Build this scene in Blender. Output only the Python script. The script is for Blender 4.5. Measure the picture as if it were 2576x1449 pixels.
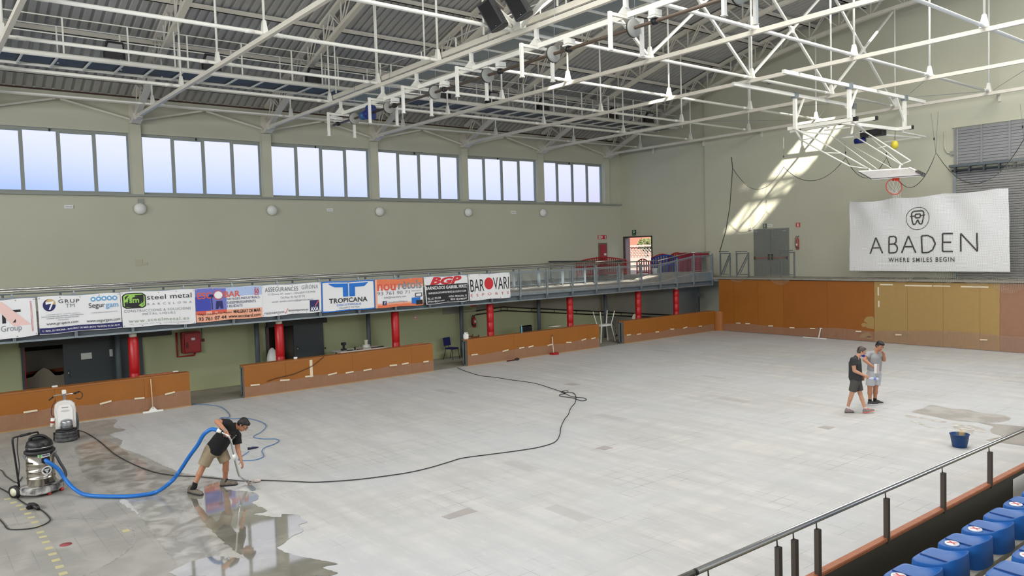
import bpy, bmesh, math, random
import numpy as np
from mathutils import Vector, Matrix
PI=math.pi; sin=math.sin; cos=math.cos
for o in list(bpy.data.objects): bpy.data.objects.remove(o)
SC=bpy.context.scene; COL=SC.collection
random.seed(7)
# ---------------------------------------------------------------- camera
F_PX=1941.35; PAN,TILT,ROLL=-0.8966,-0.0494,-0.0292; HC=4.5
_cp,_sp,_ct,_st=cos(PAN),sin(PAN),cos(TILT),sin(TILT)
FW=Vector((_sp*_ct,_cp*_ct,_st)); _r=Vector((_cp,-_sp,0)); _u=_r.cross(FW)
RT=_r*cos(ROLL)+_u*sin(ROLL); UP=-_r*sin(ROLL)+_u*cos(ROLL); CAMP=Vector((0,0,HC))
cam_d=bpy.data.cameras.new('camera'); cam=bpy.data.objects.new('camera',cam_d); COL.objects.link(cam)
cam_d.sensor_fit='HORIZONTAL'; cam_d.sensor_width=36; cam_d.lens=36*F_PX/2576; cam_d.clip_end=400; cam_d.clip_start=.05
M=Matrix((RT,UP,-FW)).transposed().to_4x4(); M.translation=CAMP; cam.matrix_world=M; SC.camera=cam
def at(px,py,ax,val):
    """world point seen at a pixel of the 2576x1449 photograph, on the plane ax=val"""
    d=FW+RT*((px-1288)/F_PX)-UP*((py-724.5)/F_PX); i='XYZ'.index(ax)
    return CAMP+d*((val-CAMP[i])/d[i])
# ---------------------------------------------------------------- world, sun, large lights, exposure
W=bpy.data.worlds.new('world'); SC.world=W; W.use_nodes=True; nt=W.node_tree; nt.nodes.clear()
def N(t,typ,**k):
    n=t.nodes.new(typ)
    for a,b in k.items(): setattr(n,a,b)
    return n
wo=N(nt,'ShaderNodeOutputWorld'); bg=N(nt,'ShaderNodeBackground'); nt.links.new(bg.outputs[0],wo.inputs[0])
tc=N(nt,'ShaderNodeTexCoord'); sx=N(nt,'ShaderNodeSeparateXYZ'); nt.links.new(tc.outputs['Generated'],sx.inputs[0])
cr=N(nt,'ShaderNodeValToRGB'); ns=N(nt,'ShaderNodeTexNoise'); ns.inputs['Scale'].default_value=2.2; ns.inputs['Detail'].default_value=2
ad=N(nt,'ShaderNodeMath',operation='MULTIPLY_ADD'); ad.inputs[1].default_value=.10; nt.links.new(tc.outputs['Generated'],ns.inputs['Vector'])
nt.links.new(ns.outputs['Fac'],ad.inputs[0]); ad2=N(nt,'ShaderNodeMath',operation='MULTIPLY_ADD'); ad2.inputs[1].default_value=.095; nt.links.new(sx.outputs['Y'],ad2.inputs[0]); nt.links.new(sx.outputs['Z'],ad2.inputs[2]); nt.links.new(ad2.outputs[0],ad.inputs[2]); nt.links.new(ad.outputs[0],cr.inputs[0])
e=cr.color_ramp.elements; e[0].position=.142; e[0].color=(.20,.42,1.0,1); e[1].position=.188; e[1].color=(.90,.90,.98,1)
nt.links.new(cr.outputs[0],bg.inputs[0]); bg.inputs[1].default_value=1.0
sun_d=bpy.data.lights.new('sun','SUN'); sun_d.energy=16; sun_d.angle=.02; sun_d.color=(1,.95,.86)
sun=bpy.data.objects.new('sun',sun_d); COL.objects.link(sun); sun.location=(20,-20,40)
sun.rotation_euler=Vector((-.62,.50,-.60)).to_track_quat('-Z','Y').to_euler()
def area(name,loc,aim,sx_,sy_,en,col=(1,1,1)):
    d=bpy.data.lights.new(name,'AREA'); d.shape='RECTANGLE'; d.size=sx_; d.size_y=sy_; d.energy=en; d.color=col
    o=bpy.data.objects.new(name,d); COL.objects.link(o); o.location=loc
    o.rotation_euler=(Vector(aim)-Vector(loc)).to_track_quat('-Z','Y').to_euler(); return o
area('skylight_daylight',(-8.5,17.5,15.0),(-8.5,17.51,0),7,26,3700,(1,.985,.95))
area('east_window_daylight',(8.2,21,8.2),(-30,21,4.0),27,2.6,1000,(.97,.985,1))
area('south_window_daylight',(-10,-11.3,8.0),(-12,30,5.0),34,2.6,3900,(.97,.985,1))
SC.view_settings.view_transform='Standard'; SC.view_settings.look='None'; SC.view_settings.gamma=1
SC.view_settings.use_curve_mapping=False; SC.view_settings.exposure=0.12
# ---------------------------------------------------------------- materials
MATS={}
def lin(c): return tuple(((x/255)/12.92 if x/255<=.04045 else ((x/255+.055)/1.055)**2.4) for x in c)
def mat(name,rgb,rough=.6,metal=0,noise=None,bump=None,emit=None,alpha=None,trans=None,spec=None,coat=None,ior=None):
    """rgb 0-255 sRGB; noise=(scale,amount[,rgb2]); bump=(scale,strength)"""
    if name in MATS: return MATS[name]
    m=bpy.data.materials.new(name); m.use_nodes=True; t=m.node_tree; b=t.nodes['Principled BSDF']
    c=lin(rgb)+(1,); b.inputs['Base Color'].default_value=c; b.inputs['Roughness'].default_value=rough; b.inputs['Metallic'].default_value=metal
    if spec is not None: b.inputs['Specular IOR Level'].default_value=spec
    if coat: b.inputs['Coat Weight'].default_value=coat
    if ior: b.inputs['IOR'].default_value=ior
    if alpha is not None: b.inputs['Alpha'].default_value=alpha
    if trans is not None: b.inputs['Transmission Weight'].default_value=trans
    if emit: b.inputs['Emission Color'].default_value=lin(emit[0])+(1,); b.inputs['Emission Strength'].default_value=emit[1]
    if noise or bump:
        co=N(t,'ShaderNodeTexCoord')
    if noise:
        n=N(t,'ShaderNodeTexNoise'); n.inputs['Scale'].default_value=noise[0]; n.inputs['Detail'].default_value=6; t.links.new(co.outputs['Object'],n.inputs['Vector'])
        r=N(t,'ShaderNodeMapRange'); r.inputs['From Min'].default_value=.35; r.inputs['From Max'].default_value=.65; t.links.new(n.outputs['Fac'],r.inputs['Value'])
        mx=N(t,'ShaderNodeMix',data_type='RGBA'); c2=(lin(noise[2])+(1,)) if len(noise)>2 else tuple(x*(1-noise[1]) for x in c[:3])+(1,)
        mx.inputs['A'].default_value=c; mx.inputs['B'].default_value=c2; t.links.new(r.outputs[0],mx.inputs['Factor']); t.links.new(mx.outputs['Result'],b.inputs['Base Color'])
    if bump:
        n=N(t,'ShaderNodeTexNoise'); n.inputs['Scale'].default_value=bump[0]; n.inputs['Detail'].default_value=4; t.links.new(co.outputs['Object'],n.inputs['Vector'])
        bp=N(t,'ShaderNodeBump'); bp.inputs['Strength'].default_value=bump[1]; bp.inputs['Distance'].default_value=.01; t.links.new(n.outputs['Fac'],bp.inputs['Height']); t.links.new(bp.outputs[0],b.inputs['Normal'])
    MATS[name]=m; return m
WALLP=mat('wall_paint',(195,194,173),.85,noise=(.35,.05),bump=(90,.05))
WALLG=mat('wall_paint_green',(178,183,143),.85,noise=(.6,.07))
CONC=mat('concrete',(150,148,140),.85,noise=(3,.25))
WHITE=mat('white_painted_steel',(233,231,220),.45,noise=(2.5,.04))
WHITE2=mat('cream_painted_steel',(217,211,196),.5,noise=(2,.06))
DECK=mat('roof_deck_steel',(176,174,168),.55,metal=.0,noise=(1.5,.08))
GRATE=mat('dark_grating',(66,74,76),.6,metal=.3)
GREY=mat('grey_blue_paint',(92,101,106),.5)
DGREY=mat('dark_grey_paint',(64,70,72),.55)
GALV=mat('galvanised_steel',(150,160,165),.38,metal=.6,noise=(5,.15))
STEEL=mat('stainless_steel',(190,188,184),.22,metal=1)
CHROME=mat('chrome',(215,215,215),.12,metal=1)
RED=mat('red_vinyl',(178,20,26),.35)
REDP=mat('red_paint',(160,22,22),.4)
BLACK=mat('black_plastic',(22,22,24),.45)
BLACKR=mat('black_rubber',(30,30,31),.6)
DARK=mat('dark_void',(18,16,15),.9)
ORANGE=mat('orange_laminate',(156,95,30),.42,noise=(1.2,.06))
FRAME=mat('window_frame_paint',(148,152,143),.5)
WHITEP=mat('white_plastic',(232,232,226),.4)
CREAMP=mat('cream_plastic',(214,212,190),.45)
PAPER=mat('white_paper',(225,225,220),.7)
BLUEP=mat('blue_plastic',(20,95,175),.35)
WOODR=mat('red_wood',(164,98,62),.5,noise=(12,.2))
GREENS=mat('sign_green',(28,74,48),.5)
YEL=mat('yellow_plastic',(214,196,60),.5)
# ---------------------------------------------------------------- mesh builder
def V(*a): return Vector(a)
class MB:
    def __init__(s): s.v=[]; s.f=[]; s.sm=[]
    def add(s,vs,fs,smooth=False):
        o=len(s.v); s.v+= [tuple(v) for v in vs]; s.f+=[tuple(i+o for i in f) for f in fs]; s.sm+=[smooth]*len(fs); return s
    def box(s,x0,x1,y0,y1,z0,z1):
        if x0>x1:x0,x1=x1,x0
        if y0>y1:y0,y1=y1,y0
        if z0>z1:z0,z1=z1,z0
        return s.add([(x0,y0,z0),(x1,y0,z0),(x1,y1,z0),(x0,y1,z0),(x0,y0,z1),(x1,y0,z1),(x1,y1,z1),(x0,y1,z1)],
          [(0,3,2,1),(4,5,6,7),(0,1,5,4),(1,2,6,5),(2,3,7,6),(3,0,4,7)])
    def bar(s,p,q,w,h=None,up=(0,0,1)):
        """box beam from p to q, width w (sideways) and height h"""
        h=h or w; p=V(*p);q=V(*q); d=(q-p); 
        if d.length<1e-6: return s
        d.normalize(); up=V(*up)
        if abs(d.dot(up))>.98: up=V(0,1,0)
        r=d.cross(up).normalized(); u=r.cross(d)
        vs=[]
        for c in (p,q):
            for a,b in ((-1,-1),(1,-1),(1,1),(-1,1)): vs.append(c+r*(a*w/2)+u*(b*h/2))
        return s.add(vs,[(0,1,2,3),(7,6,5,4),(0,4,5,1),(1,5,6,2),(2,6,7,3),(3,7,4,0)])
    def tube(s,pts,r,n=8,cap=True,closed=False):
        pts=[V(*p) for p in pts]; m=len(pts); rs=r if isinstance(r,(list,tuple)) else [r]*m
        vs=[]; prev=None
        for i,p in enumerate(pts):
            if closed: d=pts[(i+1)%m]-pts[i-1]
            else: d=pts[min(i+1,m-1)]-pts[max(i-1,0)]
            if d.length<1e-9: d=V(0,0,1)
            d.normalize()
            if prev is None:
                a=V(0,0,1) if abs(d.z)<.9 else V(1,0,0); u=d.cross(a).normalized()
            else:
                u=prev-d*prev.dot(d)
                if u.length<1e-6: u=d.orthogonal()
                u.normalize()
            prev=u; w=d.cross(u)
            for k in range(n):
                t=2*PI*k/n; vs.append(p+(u*cos(t)+w*sin(t))*rs[i])
        fs=[]
        for i in range(m if closed else m-1):
            j=(i+1)%m
            for k in range(n): fs.append((i*n+k,i*n+(k+1)%n,j*n+(k+1)%n,j*n+k))
        if cap and not closed: fs.append(tuple(range(n-1,-1,-1))); fs.append(tuple((m-1)*n+k for k in range(n)))
        return s.add(vs,fs,True)
    def lathe(s,c,prof,n=20,axis='Z',sc=(1,1)):
        """prof: (radius,height) list about axis through c"""
        vs=[]
        for r,h in prof:
            for k in range(n):
                t=2*PI*k/n; a,b=r*cos(t)*sc[0],r*sin(t)*sc[1]
                q={'Z':(a,b,h),'X':(h,a,b),'Y':(b,h,a)}[axis]; vs.append((c[0]+q[0],c[1]+q[1],c[2]+q[2]))
        fs=[]
        for i in range(len(prof)-1):
            for k in range(n): fs.append((i*n+k,i*n+(k+1)%n,(i+1)*n+(k+1)%n,(i+1)*n+k))
        if prof[0][0]>1e-4: fs.append(tuple(range(n-1,-1,-1)))
        if prof[-1][0]>1e-4: fs.append(tuple((len(prof)-1)*n+k for k in range(n)))
        return s.add(vs,fs,True)
    def ell(s,c,rx,ry,rz,n=12,m=8,rot=None):
        vs=[];fs=[]
        for i in range(m+1):
            t=PI*i/m
            for k in range(n):
                a=2*PI*k/n; v=V(rx*sin(t)*cos(a),ry*sin(t)*sin(a),rz*cos(t))
                if rot: v=rot@v
                vs.append(V(*c)+v)
        for i in range(m):
            for k in range(n): fs.append((i*n+k,(i+1)*n+k,(i+1)*n+(k+1)%n,i*n+(k+1)%n))
        return s.add(vs,fs,True)
    def prism(s,poly,vec):
        """extrude a planar polygon of 3-D points along vec"""
        n=len(poly); p=[V(*a) for a in poly]; v=V(*vec)
        return s.add(p+[a+v for a in p],[tuple(range(n-1,-1,-1)),tuple(range(n,2*n))]+[(i,(i+1)%n,n+(i+1)%n,n+i) for i in range(n)])
    def quadgrid(s,fn,nu,nv,smooth=True):
        vs=[fn(i/nu,j/nv) for i in range(nu+1) for j in range(nv+1)]
        return s.add(vs,[(i*(nv+1)+j,(i+1)*(nv+1)+j,(i+1)*(nv+1)+j+1,i*(nv+1)+j+1) for i in range(nu) for j in range(nv)],smooth)
    def build(s,name,m,parent=None,bevel=0,fixn=True):
        me=bpy.data.meshes.new(name); vs=s.v; org=V(0,0,0)
        if parent is None and vs:
            a=np.array(vs); org=V(float((a[:,0].min()+a[:,0].max())/2),float((a[:,1].min()+a[:,1].max())/2),float(a[:,2].min()))
        elif parent is not None: org=wloc(parent)
        me.from_pydata([(x-org.x,y-org.y,z-org.z) for x,y,z in vs],[],s.f)
        me.polygons.foreach_set('use_smooth',s.sm)
        if fixn:
            bm=bmesh.new(); bm.from_mesh(me); bmesh.ops.recalc_face_normals(bm,faces=bm.faces)
            if bevel: bmesh.ops.bevel(bm,geom=[e for e in bm.edges if e.is_manifold and e.calc_face_angle(0)>.6],offset=bevel,segments=2,affect='EDGES',clamp_overlap=True)
            bm.to_mesh(me); bm.free()
        for mm in (m if isinstance(m,(list,tuple)) else [m]): me.materials.append(mm)
        o=bpy.data.objects.new(name,me); COL.objects.link(o)
        if parent is None: o.location=org
        else: o.parent=parent
        return o
def wloc(o):
    v=V(0,0,0)
    while o is not None: v=v+o.location; o=o.parent
    return v
def tag(o,label=None,cat=None,group=None,kind=None):
    if label: o['label']=label
    if cat: o['category']=cat
    if group: o['group']=group
    if kind: o['kind']=kind
    return o
def T(name,loc,label,cat,group=None):
    o=bpy.data.objects.new(name,None); o.empty_display_size=.1; COL.objects.link(o); o.location=loc; return tag(o,label,cat,group)
def struct(name,mb,m,label=None,parent=None,**k):
    o=mb.build(name,m,parent,**k)
    if parent is None: tag(o,label or name.replace('_',' '),'building structure',None,'structure')
    return o
def copy_tree(o,parent=None,off=None,rz=None):
    c=o.copy(); COL.objects.link(c); c.parent=parent
    if off is not None: c.location=off
    if rz is not None: c.rotation_euler=(0,0,rz)
    for ch in o.children: copy_tree(ch,c)
    return c
# ================================================================ THE HALL
YT=[2.43+5.27*i for i in range(7)]           # roof truss planes
XJ=[-30.35,-26.75,-23.1,-19.45,-15.8,-12.15,-8.5,-4.85,-1.2,2.45,6.1]   # hanger lines
ZC=10.1; XW=-33.2; YF=35.3; XL=-27.3; XWK=-25.0; XB=-24.6
def roofz(x): return 15.5-(x+12.5)**2/94
# floor ---------------------------------------------------------
def floor_mat():
    m=bpy.data.materials.new('sanded_terrazzo_floor'); m.use_nodes=True; t=m.node_tree; b=t.nodes['Principled BSDF']; L=t.links.new
    co=N(t,'ShaderNodeTexCoord'); mp=N(t,'ShaderNodeMapping'); L(co.outputs['Object'],mp.inputs[0])
    def noise(sc,scale=(1,1,1),det=5,rot=0):
        q=N(t,'ShaderNodeMapping'); q.inputs['Scale'].default_value=scale; q.inputs['Rotation'].default_value=(0,0,rot); L(co.outputs['Object'],q.inputs[0])
        n=N(t,'ShaderNodeTexNoise'); n.inputs['Scale'].default_value=sc; n.inputs['Detail'].default_value=det; L(q.outputs[0],n.inputs['Vector']); return n.outputs['Fac']
    def rng(x,a,b_,c=0,d=1):
        r=N(t,'ShaderNodeMapRange'); r.inputs[1].default_value=a; r.inputs[2].default_value=b_; r.inputs[3].default_value=c; r.inputs[4].default_value=d; L(x,r.inputs[0]); return r.outputs[0]
    def mth(op,a,b_):
        n=N(t,'ShaderNodeMath',operation=op)
        for i,x in enumerate((a,b_)):
            if isinstance(x,(int,float)): n.inputs[i].default_value=x
            else: L(x,n.inputs[i])
        return n.outputs[0]
    def mix(f,a,b_):
        n=N(t,'ShaderNodeMix',data_type='RGBA')
        if isinstance(f,(int,float)): n.inputs['Factor'].default_value=f
        else: L(f,n.inputs['Factor'])
        for k,x in (('A',a),('B',b_)):
            if isinstance(x,tuple): n.inputs[k].default_value=lin(x)+(1,)
            else: L(x,n.inputs[k])
        return n.outputs['Result']
    s1=noise(.30,(1,1,1),4); s2=noise(1.3,(.35,2.2,1),6); s3=noise(1.5,(2.4,.4,1),6,.15); s4=noise(6,(.5,2,1),6)
    c=mix(rng(s2,.38,.66),(183,182,179),(200,198,193)); c=mix(rng(s3,.40,.70,0,.7),c,(178,178,176)); c=mix(rng(s1,.42,.60,0,.5),c,(190,192,196)); c=mix(rng(s4,.55,.8,0,.5),c,(208,206,200))
    # patches of old repaired tiles
    vor=N(t,'ShaderNodeTexWhiteNoise',noise_dimensions='2D')
    # grout lines of 0.31 m tiles
    sep=N(t,'ShaderNodeSeparateXYZ'); L(co.outputs['Object'],sep.inputs[0]); g=None; cells=[]
    for ax,off in (('X',10.35),('Y',-5.17)):
        q=mth('DIVIDE',mth('ADD',sep.outputs[ax],off+31*2),.31); fr=mth('FRACT',q,0); cells.append(mth('FLOOR',q,0))
        dd=mth('MINIMUM',fr,mth('SUBTRACT',1,fr)); l=rng(dd,.012,.03,1,0); g=l if g is None else mth('MAXIMUM',g,l)
    cv=N(t,'ShaderNodeCombineXYZ'); L(mth('FLOOR',mth('DIVIDE',cells[0],3),0),cv.inputs[0]); L(cells[1],cv.inputs[1]); L(cv.outputs[0],vor.inputs['Vector'])
    c=mix(rng(vor.outputs['Value'],.990,.991,0,.35),c,(160,156,152))
    gm=rng(noise(.55,(1,1,1),5),.49,.62,.0,.85); gm2=rng(noise(2.2,(1,1,1),3),.42,.6,.15,1)
    c=mix(mth('MULTIPLY',mth('MULTIPLY',g,gm),mth('MULTIPLY',gm2,.75)),c,(120,117,112))
    L(c,b.inputs['Base Color']); b.inputs['Roughness'].default_value=.62; b.inputs['Specular IOR Level'].default_value=.35
    bp=N(t,'ShaderNodeBump'); bp.inputs['Strength'].default_value=.08; L(s4,bp.inputs['Height']); L(bp.outputs[0],b.inputs['Normal'])
    return m
FLOORM=floor_mat()
me=MB().box(-24.7,-3.9,-11.9,33.55,-.3,0)
o=struct('floor',me,FLOORM,'white dusty sanded rink floor of small square tiles'); 
for v in o.data.vertices: v.co+=o.location          # object space = world space for the shader
o.location=(0,0,0)
struct('floor_edge',MB().box(XW,-24.7,-11.9,YF,-.3,-.005),mat('terrazzo_strip',(158,152,140),.6,noise=(4,.15)),'grey concrete strip of floor behind the orange boards')
# left wall --------------------------------------------------------
YW0,YW1=-12.0,YF
ZS,ZTW=7.1,9.52
wl=MB().box(XW-.3,XW,YW0,YW1,0,ZS).box(XW-.3,XW,YW0,YW1,ZTW,11.35)
for i in range(-3,7):
    yc=YT[0]+5.27*i; y0,y1=max(yc-.23,YW0),(yc+.23 if i<6 else YF)
    wl.box(XW-.3,XW+.06 if i<6 else XW,y0,min(y1,YF),ZS,ZTW); 
    if i<6 or True: wl.box(XW,XW+.14,yc-.2,yc+.2,ZS+.02,9.86)
struct('wall_left',wl,WALLP,'long pale olive wall on the left with a row of windows')
struct('trim_1',MB().box(XW,XW+.16,YW0,YF,ZS-.06,ZS+.02),FRAME,'window sill ledge along the left wall')
PANE=bpy.data.materials.new('frosted_glass'); PANE.use_nodes=True; t=PANE.node_tree; b=t.nodes['Principled BSDF']
b.inputs['Base Color'].default_value=(.95,.97,1,1); b.inputs['Roughness'].default_value=.45; b.inputs['Transmission Weight'].default_value=1; b.inputs['IOR'].default_value=1.12
GLIT=bpy.data.materials.new('frosted_glass')
for i in range(0,6):
    y0,y1=YT[i]+.23,YT[i+1]-.23
    if i==0: pass
    fr=MB(); x0,x1=XW-.2,XW-.1
    fr.box(x0+.006,x1-.006,y0,y1,ZS-.01,ZS+.09).box(x0+.006,x1-.006,y0,y1,ZTW-.09,ZTW+.01)
    n=4; w=(y1-y0)/n; cuts=[y0+w*k for k in range(n+1)]
    for k,yy in enumerate(cuts):
        ww=.05 if k in (0,4) else .06
        fr.box(x0,x1,max(yy-ww,y0),min(yy+ww,y1),ZS,ZTW)
        if k<n:
            hgt=.06 if (k+i)%2 else .11
            fr.box(x0+.02,x1-.02,yy+.05,yy+w-.05,ZS+.07,ZS+.12).box(x0+.02,x1-.02,yy+.05,yy+w-.05,ZTW-.04-hgt,ZTW-.07)
    root=struct('window_%d'%(i+1),fr,FRAME,'row of four frosted panes between two pilasters, window %d from the left'%(i+1))
    for k in range(n):
        struct('pane',MB().box(x0+.04,x0+.048,cuts[k]+.05,cuts[k+1]-.05,ZS+.09,ZTW-.09),PANE,parent=root)
    struct('latch',MB().box(x1,x1+.05,cuts[2]-.3,cuts[2]-.25,ZTW-.12,ZTW-.02),BLACK,parent=root)
# other walls -----------------------------------------------------
def gable(y0,y1,x0,x1,zb,holes=()):
    mb=MB(); xs=list(np.linspace(x0,x1,30))
    poly=[(x0,y0,zb),(x1,y0,zb)]+[(x,y0,roofz(x)+.1) for x in reversed(xs)]
    return mb.prism(poly,(0,y1-y0,0))
DX0,DX1,DZ0,DZ1=-32.95,-30.72,2.78,5.06        # open doorway in the far wall
xj=-26.7
mb=MB()
for x0,x1,z0,z1 in ((XW-.3,DX0,0,None),(DX0,DX1,0,DZ0),(DX0,DX1,DZ1,None),(DX1,xj,0,None)):
    if z1 is None:
        xs=list(np.linspace(x0,x1,12)); zz=DZ1 if x0==DX0 else 0
        mb.prism([(x0,YF,zz),(x1,YF,zz)]+[(x,YF,roofz(x)+.1) for x in reversed(xs)],(0,.3,0))
    else: mb.box(x0,x1,YF,YF+.3,z0,z1)
struct('wall_far',mb,WALLP,'pale end wall left part with the open doorway')
struct('wall_far_2',gable(YF-.12,YF+.3,xj,9,0),WALLP,'pale green gable wall at the far end of the hall')
struct('wall_right',MB().box(8.5,8.8,YW0,YF,0,7.0).box(8.5,8.8,YW0,YF,9.5,10.9),WALLP,'right wall')
struct('wall_back',gable(-12.3,-12,XW-.3,8.8,0),WALLP,'back wall')
# roof deck: trapezoidal sheeting -------------------------------------
rd=MB(); per=.31; ys=[]; y=YW0
while y<YF: ys+= [(y,0),(y+.17,0),(y+.20,.075),(y+.28,.075)]; y+=per
def slot(xa,xb,ya): return (xa>=-14.85 and xb<=(-13.5 if ya<22 else -12.85) and (11<ya<20.5 or 26.6<ya<30.6))
xs=list(np.linspace(XW-.35,-14.8,22))+[-13.6]+list(np.linspace(-12.9,8.9,18))
vs=[(x,yy,roofz(x)+dz) for x in xs for yy,dz in ys]; ny=len(ys)
fs=[(i*ny+j,(i+1)*ny+j,(i+1)*ny+j+1,i*ny+j+1) for i in range(len(xs)-1) for j in range(ny-1) if not slot(xs[i],xs[i+1],ys[j][0])]
rd.add(vs,fs); struct('ceiling',rd,DECK,'grey trapezoidal steel roof sheeting',fixn=False)
struct('trim_2',MB().box(XW-.02,XW+.05,YW0,YF,10.9,10.95),mat('rust_flashing',(70,45,38),.8),'dark flashing where the roof meets the left wall')
# lower block under the gallery ---------------------------------------
DO=[(-27.3,1.92,4.36),(-27.3,10.02,11.75)]
lw=MB(); ys_=[YW0,at(58,900,'X',XL).y,at(168,900,'X',XL).y,at(675,870,'X',XL).y,at(745,870,'X',XL).y,YF]
for k in range(0,len(ys_)-1,2): lw.box(XL-.25,XL,ys_[k],ys_[k+1],0,2.62)
lw.box(XL-.25,XL,ys_[1],ys_[2],2.0,2.62).box(XL-.25,XL,ys_[3],ys_[4],1.96,2.62)
struct('wall_left_lower',lw,WALLG,'green painted lower wall under the gallery')
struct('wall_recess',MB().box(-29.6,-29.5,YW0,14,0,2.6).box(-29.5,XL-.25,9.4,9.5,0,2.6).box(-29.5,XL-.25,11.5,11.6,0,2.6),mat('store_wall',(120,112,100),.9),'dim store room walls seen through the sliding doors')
struct('ceiling_lower',MB().box(XW,XL,YW0,YF,2.62,2.74),CONC,'concrete gallery slab')
struct('floor_platform',MB().box(-24.88,8.5,33.42,YF,2.55,2.76).box(-27.3,-24.88,33.42,YF,2.6,2.74),CONC,'concrete platform behind the far boards')
# outside behind the open doorway -------------------------------------
o=struct('ground_outside',MB().box(-60,-20,YF+.3,70,2.4,2.7),mat('pale_paving',(150,142,136),.8),'bright paving outside the open doorway')
# ================================================================ ROOF STEEL
def zlow(x): return roofz(x)-1.02
XE=8.3; CEN=-12.5
for i,Y in enumerate(YT):
    which=['nearest the camera','second from the camera','third from the camera','fourth from the camera','fifth from the camera','sixth from the camera','beside the far wall'][i]
    root=T('roof_truss',(XW,Y,ZC-.3),'white steel roof truss with lattice rafter and tie rod, '+which,'roof truss','roof trusses across the hall')
    n=28; xs=[XW+.35+(XE-.35-XW-.35)*k/n for k in range(n+1)]
    def lo(x):
        e=min(x-(XW+.35),XE-.35-x); return min(zlow(x),10.0+.9*max(e,0)+.15)
    up=MB(); dn=MB(); lat=MB()
    for k in range(n):
        a,b=xs[k],xs[k+1]
        up.bar((a,Y,roofz(a)-.14),(b,Y,roofz(b)-.14),.22,.12)
        dn.bar((a,Y,lo(a)),(b,Y,lo(b)),.2,.15)
        if roofz(b)-lo(b)>.3:
            m=(a+b)/2
            for s in (-.08,.08):
                lat.bar((a,Y+s*.3,lo(a)),(m,Y+s,roofz(m)-.2),.035,.035); lat.bar((m,Y+s,roofz(m)-.2),(b,Y+s*.3,lo(b)),.035,.035)
            lat.bar((b,Y,lo(b)),(b,Y,roofz(b)-.2),.05,.05)
    up.build('upper_chord',WHITE2,root); dn.build('lower_chord',WHITE2,root); lat.build('lattice',WHITE2,root)
    MB().bar((XW+.3,Y,ZC),(XE-.3,Y,ZC),.11,.12).build('tie_beam',WHITE2,root)
    for x,sg in ((XW,1),(XE,-1)):
        sh=MB(); sh.prism([(x,Y-.17,9.9),(x+sg*.30,Y-.17,9.86),(x+sg*.66,Y-.17,9.98),(x+sg*.66,Y-.17,10.2),(x+sg*.38,Y-.17,10.58),(x,Y-.17,10.62)],(0,.34,0)).bar((x+sg*.5,Y,10.03),(x+sg*1.0,Y,10.09),.16,.16)
        sh.build('bearing_shoe',WHITE2,root)
    for j,x in enumerate(XJ):
        if x>1: continue
        h=MB(); zt=lo(x); 
        h.tube([(x,Y,zt),(x,Y,ZC+.4)],.035,8).build('hanger_rod',WHITE,root)
        g=MB(); g.add([(x-.11,Y-.07,ZC+.06),(x+.11,Y-.07,ZC+.06),(x+.11,Y+.07,ZC+.06),(x-.11,Y+.07,ZC+.06),(x-.045,Y-.04,ZC+.42),(x+.045,Y-.04,ZC+.42),(x+.045,Y+.04,ZC+.42),(x-.045,Y+.04,ZC+.42)],
          [(0,1,5,4),(1,2,6,5),(2,3,7,6),(3,0,4,7),(4,5,6,7)]).build('gusset',WHITE,root)
# purlins
for k in range(18):
    x=-32.0+2.4*k
    if x>-7: break
    z=roofz(x)-.09; mb=MB().box(x-.04,x+.04,YW0,YF-.15,z-.16,z).box(x-.04,x+.08,YW0,YF-.15,z-.16,z-.14)
    tag(mb.build('purlin',WHITE2),'long cream purlin under the roof sheeting, '+['lowest, next to the window wall','second up from the window wall','third up from the window wall','fourth up from the window wall','fifth up from the window wall','sixth up from the window wall','seventh up from the window wall','eighth up, near the ridge','ninth up, near the ridge','tenth up, at the ridge','eleventh up, past the ridge'][k],'purlin','purlins under the roof sheeting')
# longitudinal tubes at tie level
nm=['first from the window wall','second from the window wall','third from the window wall','fourth from the window wall','fifth from the window wall','sixth from the window wall','seventh from the window wall','eighth from the window wall']
for j,x in enumerate(XJ[:8]):
    root=T('bracing_tube',(x,12,ZC+.04),'white round roof tube running along the hall, '+nm[j],'roof tube','roof tubes along the hall')
    r=.05 if j not in (0,) else .035
    MB().tube([(x,YW0,ZC+.1),(x,YF-.1,ZC+.1)],r,10).build('tube',WHITE,root)
    for Y in YT:
        for s_ in (-.5,.28): MB().tube([(x,Y+s_,ZC+.1),(x,Y+s_+.22,ZC+.1)],r*1.14,10).build('splice_sleeve',WHITE,root)
    MB().box(x-.06,x+.06,YF-.16,YF-.11,ZC-.2,ZC+.16).build('wall_bracket',WHITE2,root)
# eave bracing above the windows
for i in range(6):
    ya,yb=YT[i],YT[i+1]; ym=(ya+yb)/2; x=XW+.25
    mb=MB().bar((x,ya+.2,10.02),(x,ym-.08,10.58),.07,.07).bar((x,ym+.08,10.58),(x,yb-.2,10.02),.07,.07)
    tag(mb.build('eave_brace',WHITE2),'pair of white struts meeting in a peak above the '+['first','second','third','fourth','fifth','sixth'][i]+' window group from the left','strut','struts above the windows')
tag(MB().tube([(XW+.36,YW0,10.62),(XW+.36,YF-.1,10.62)],.045,8).build('eave_tube',WHITE2),'white tube along the eave just above the window wall','roof tube')
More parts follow.
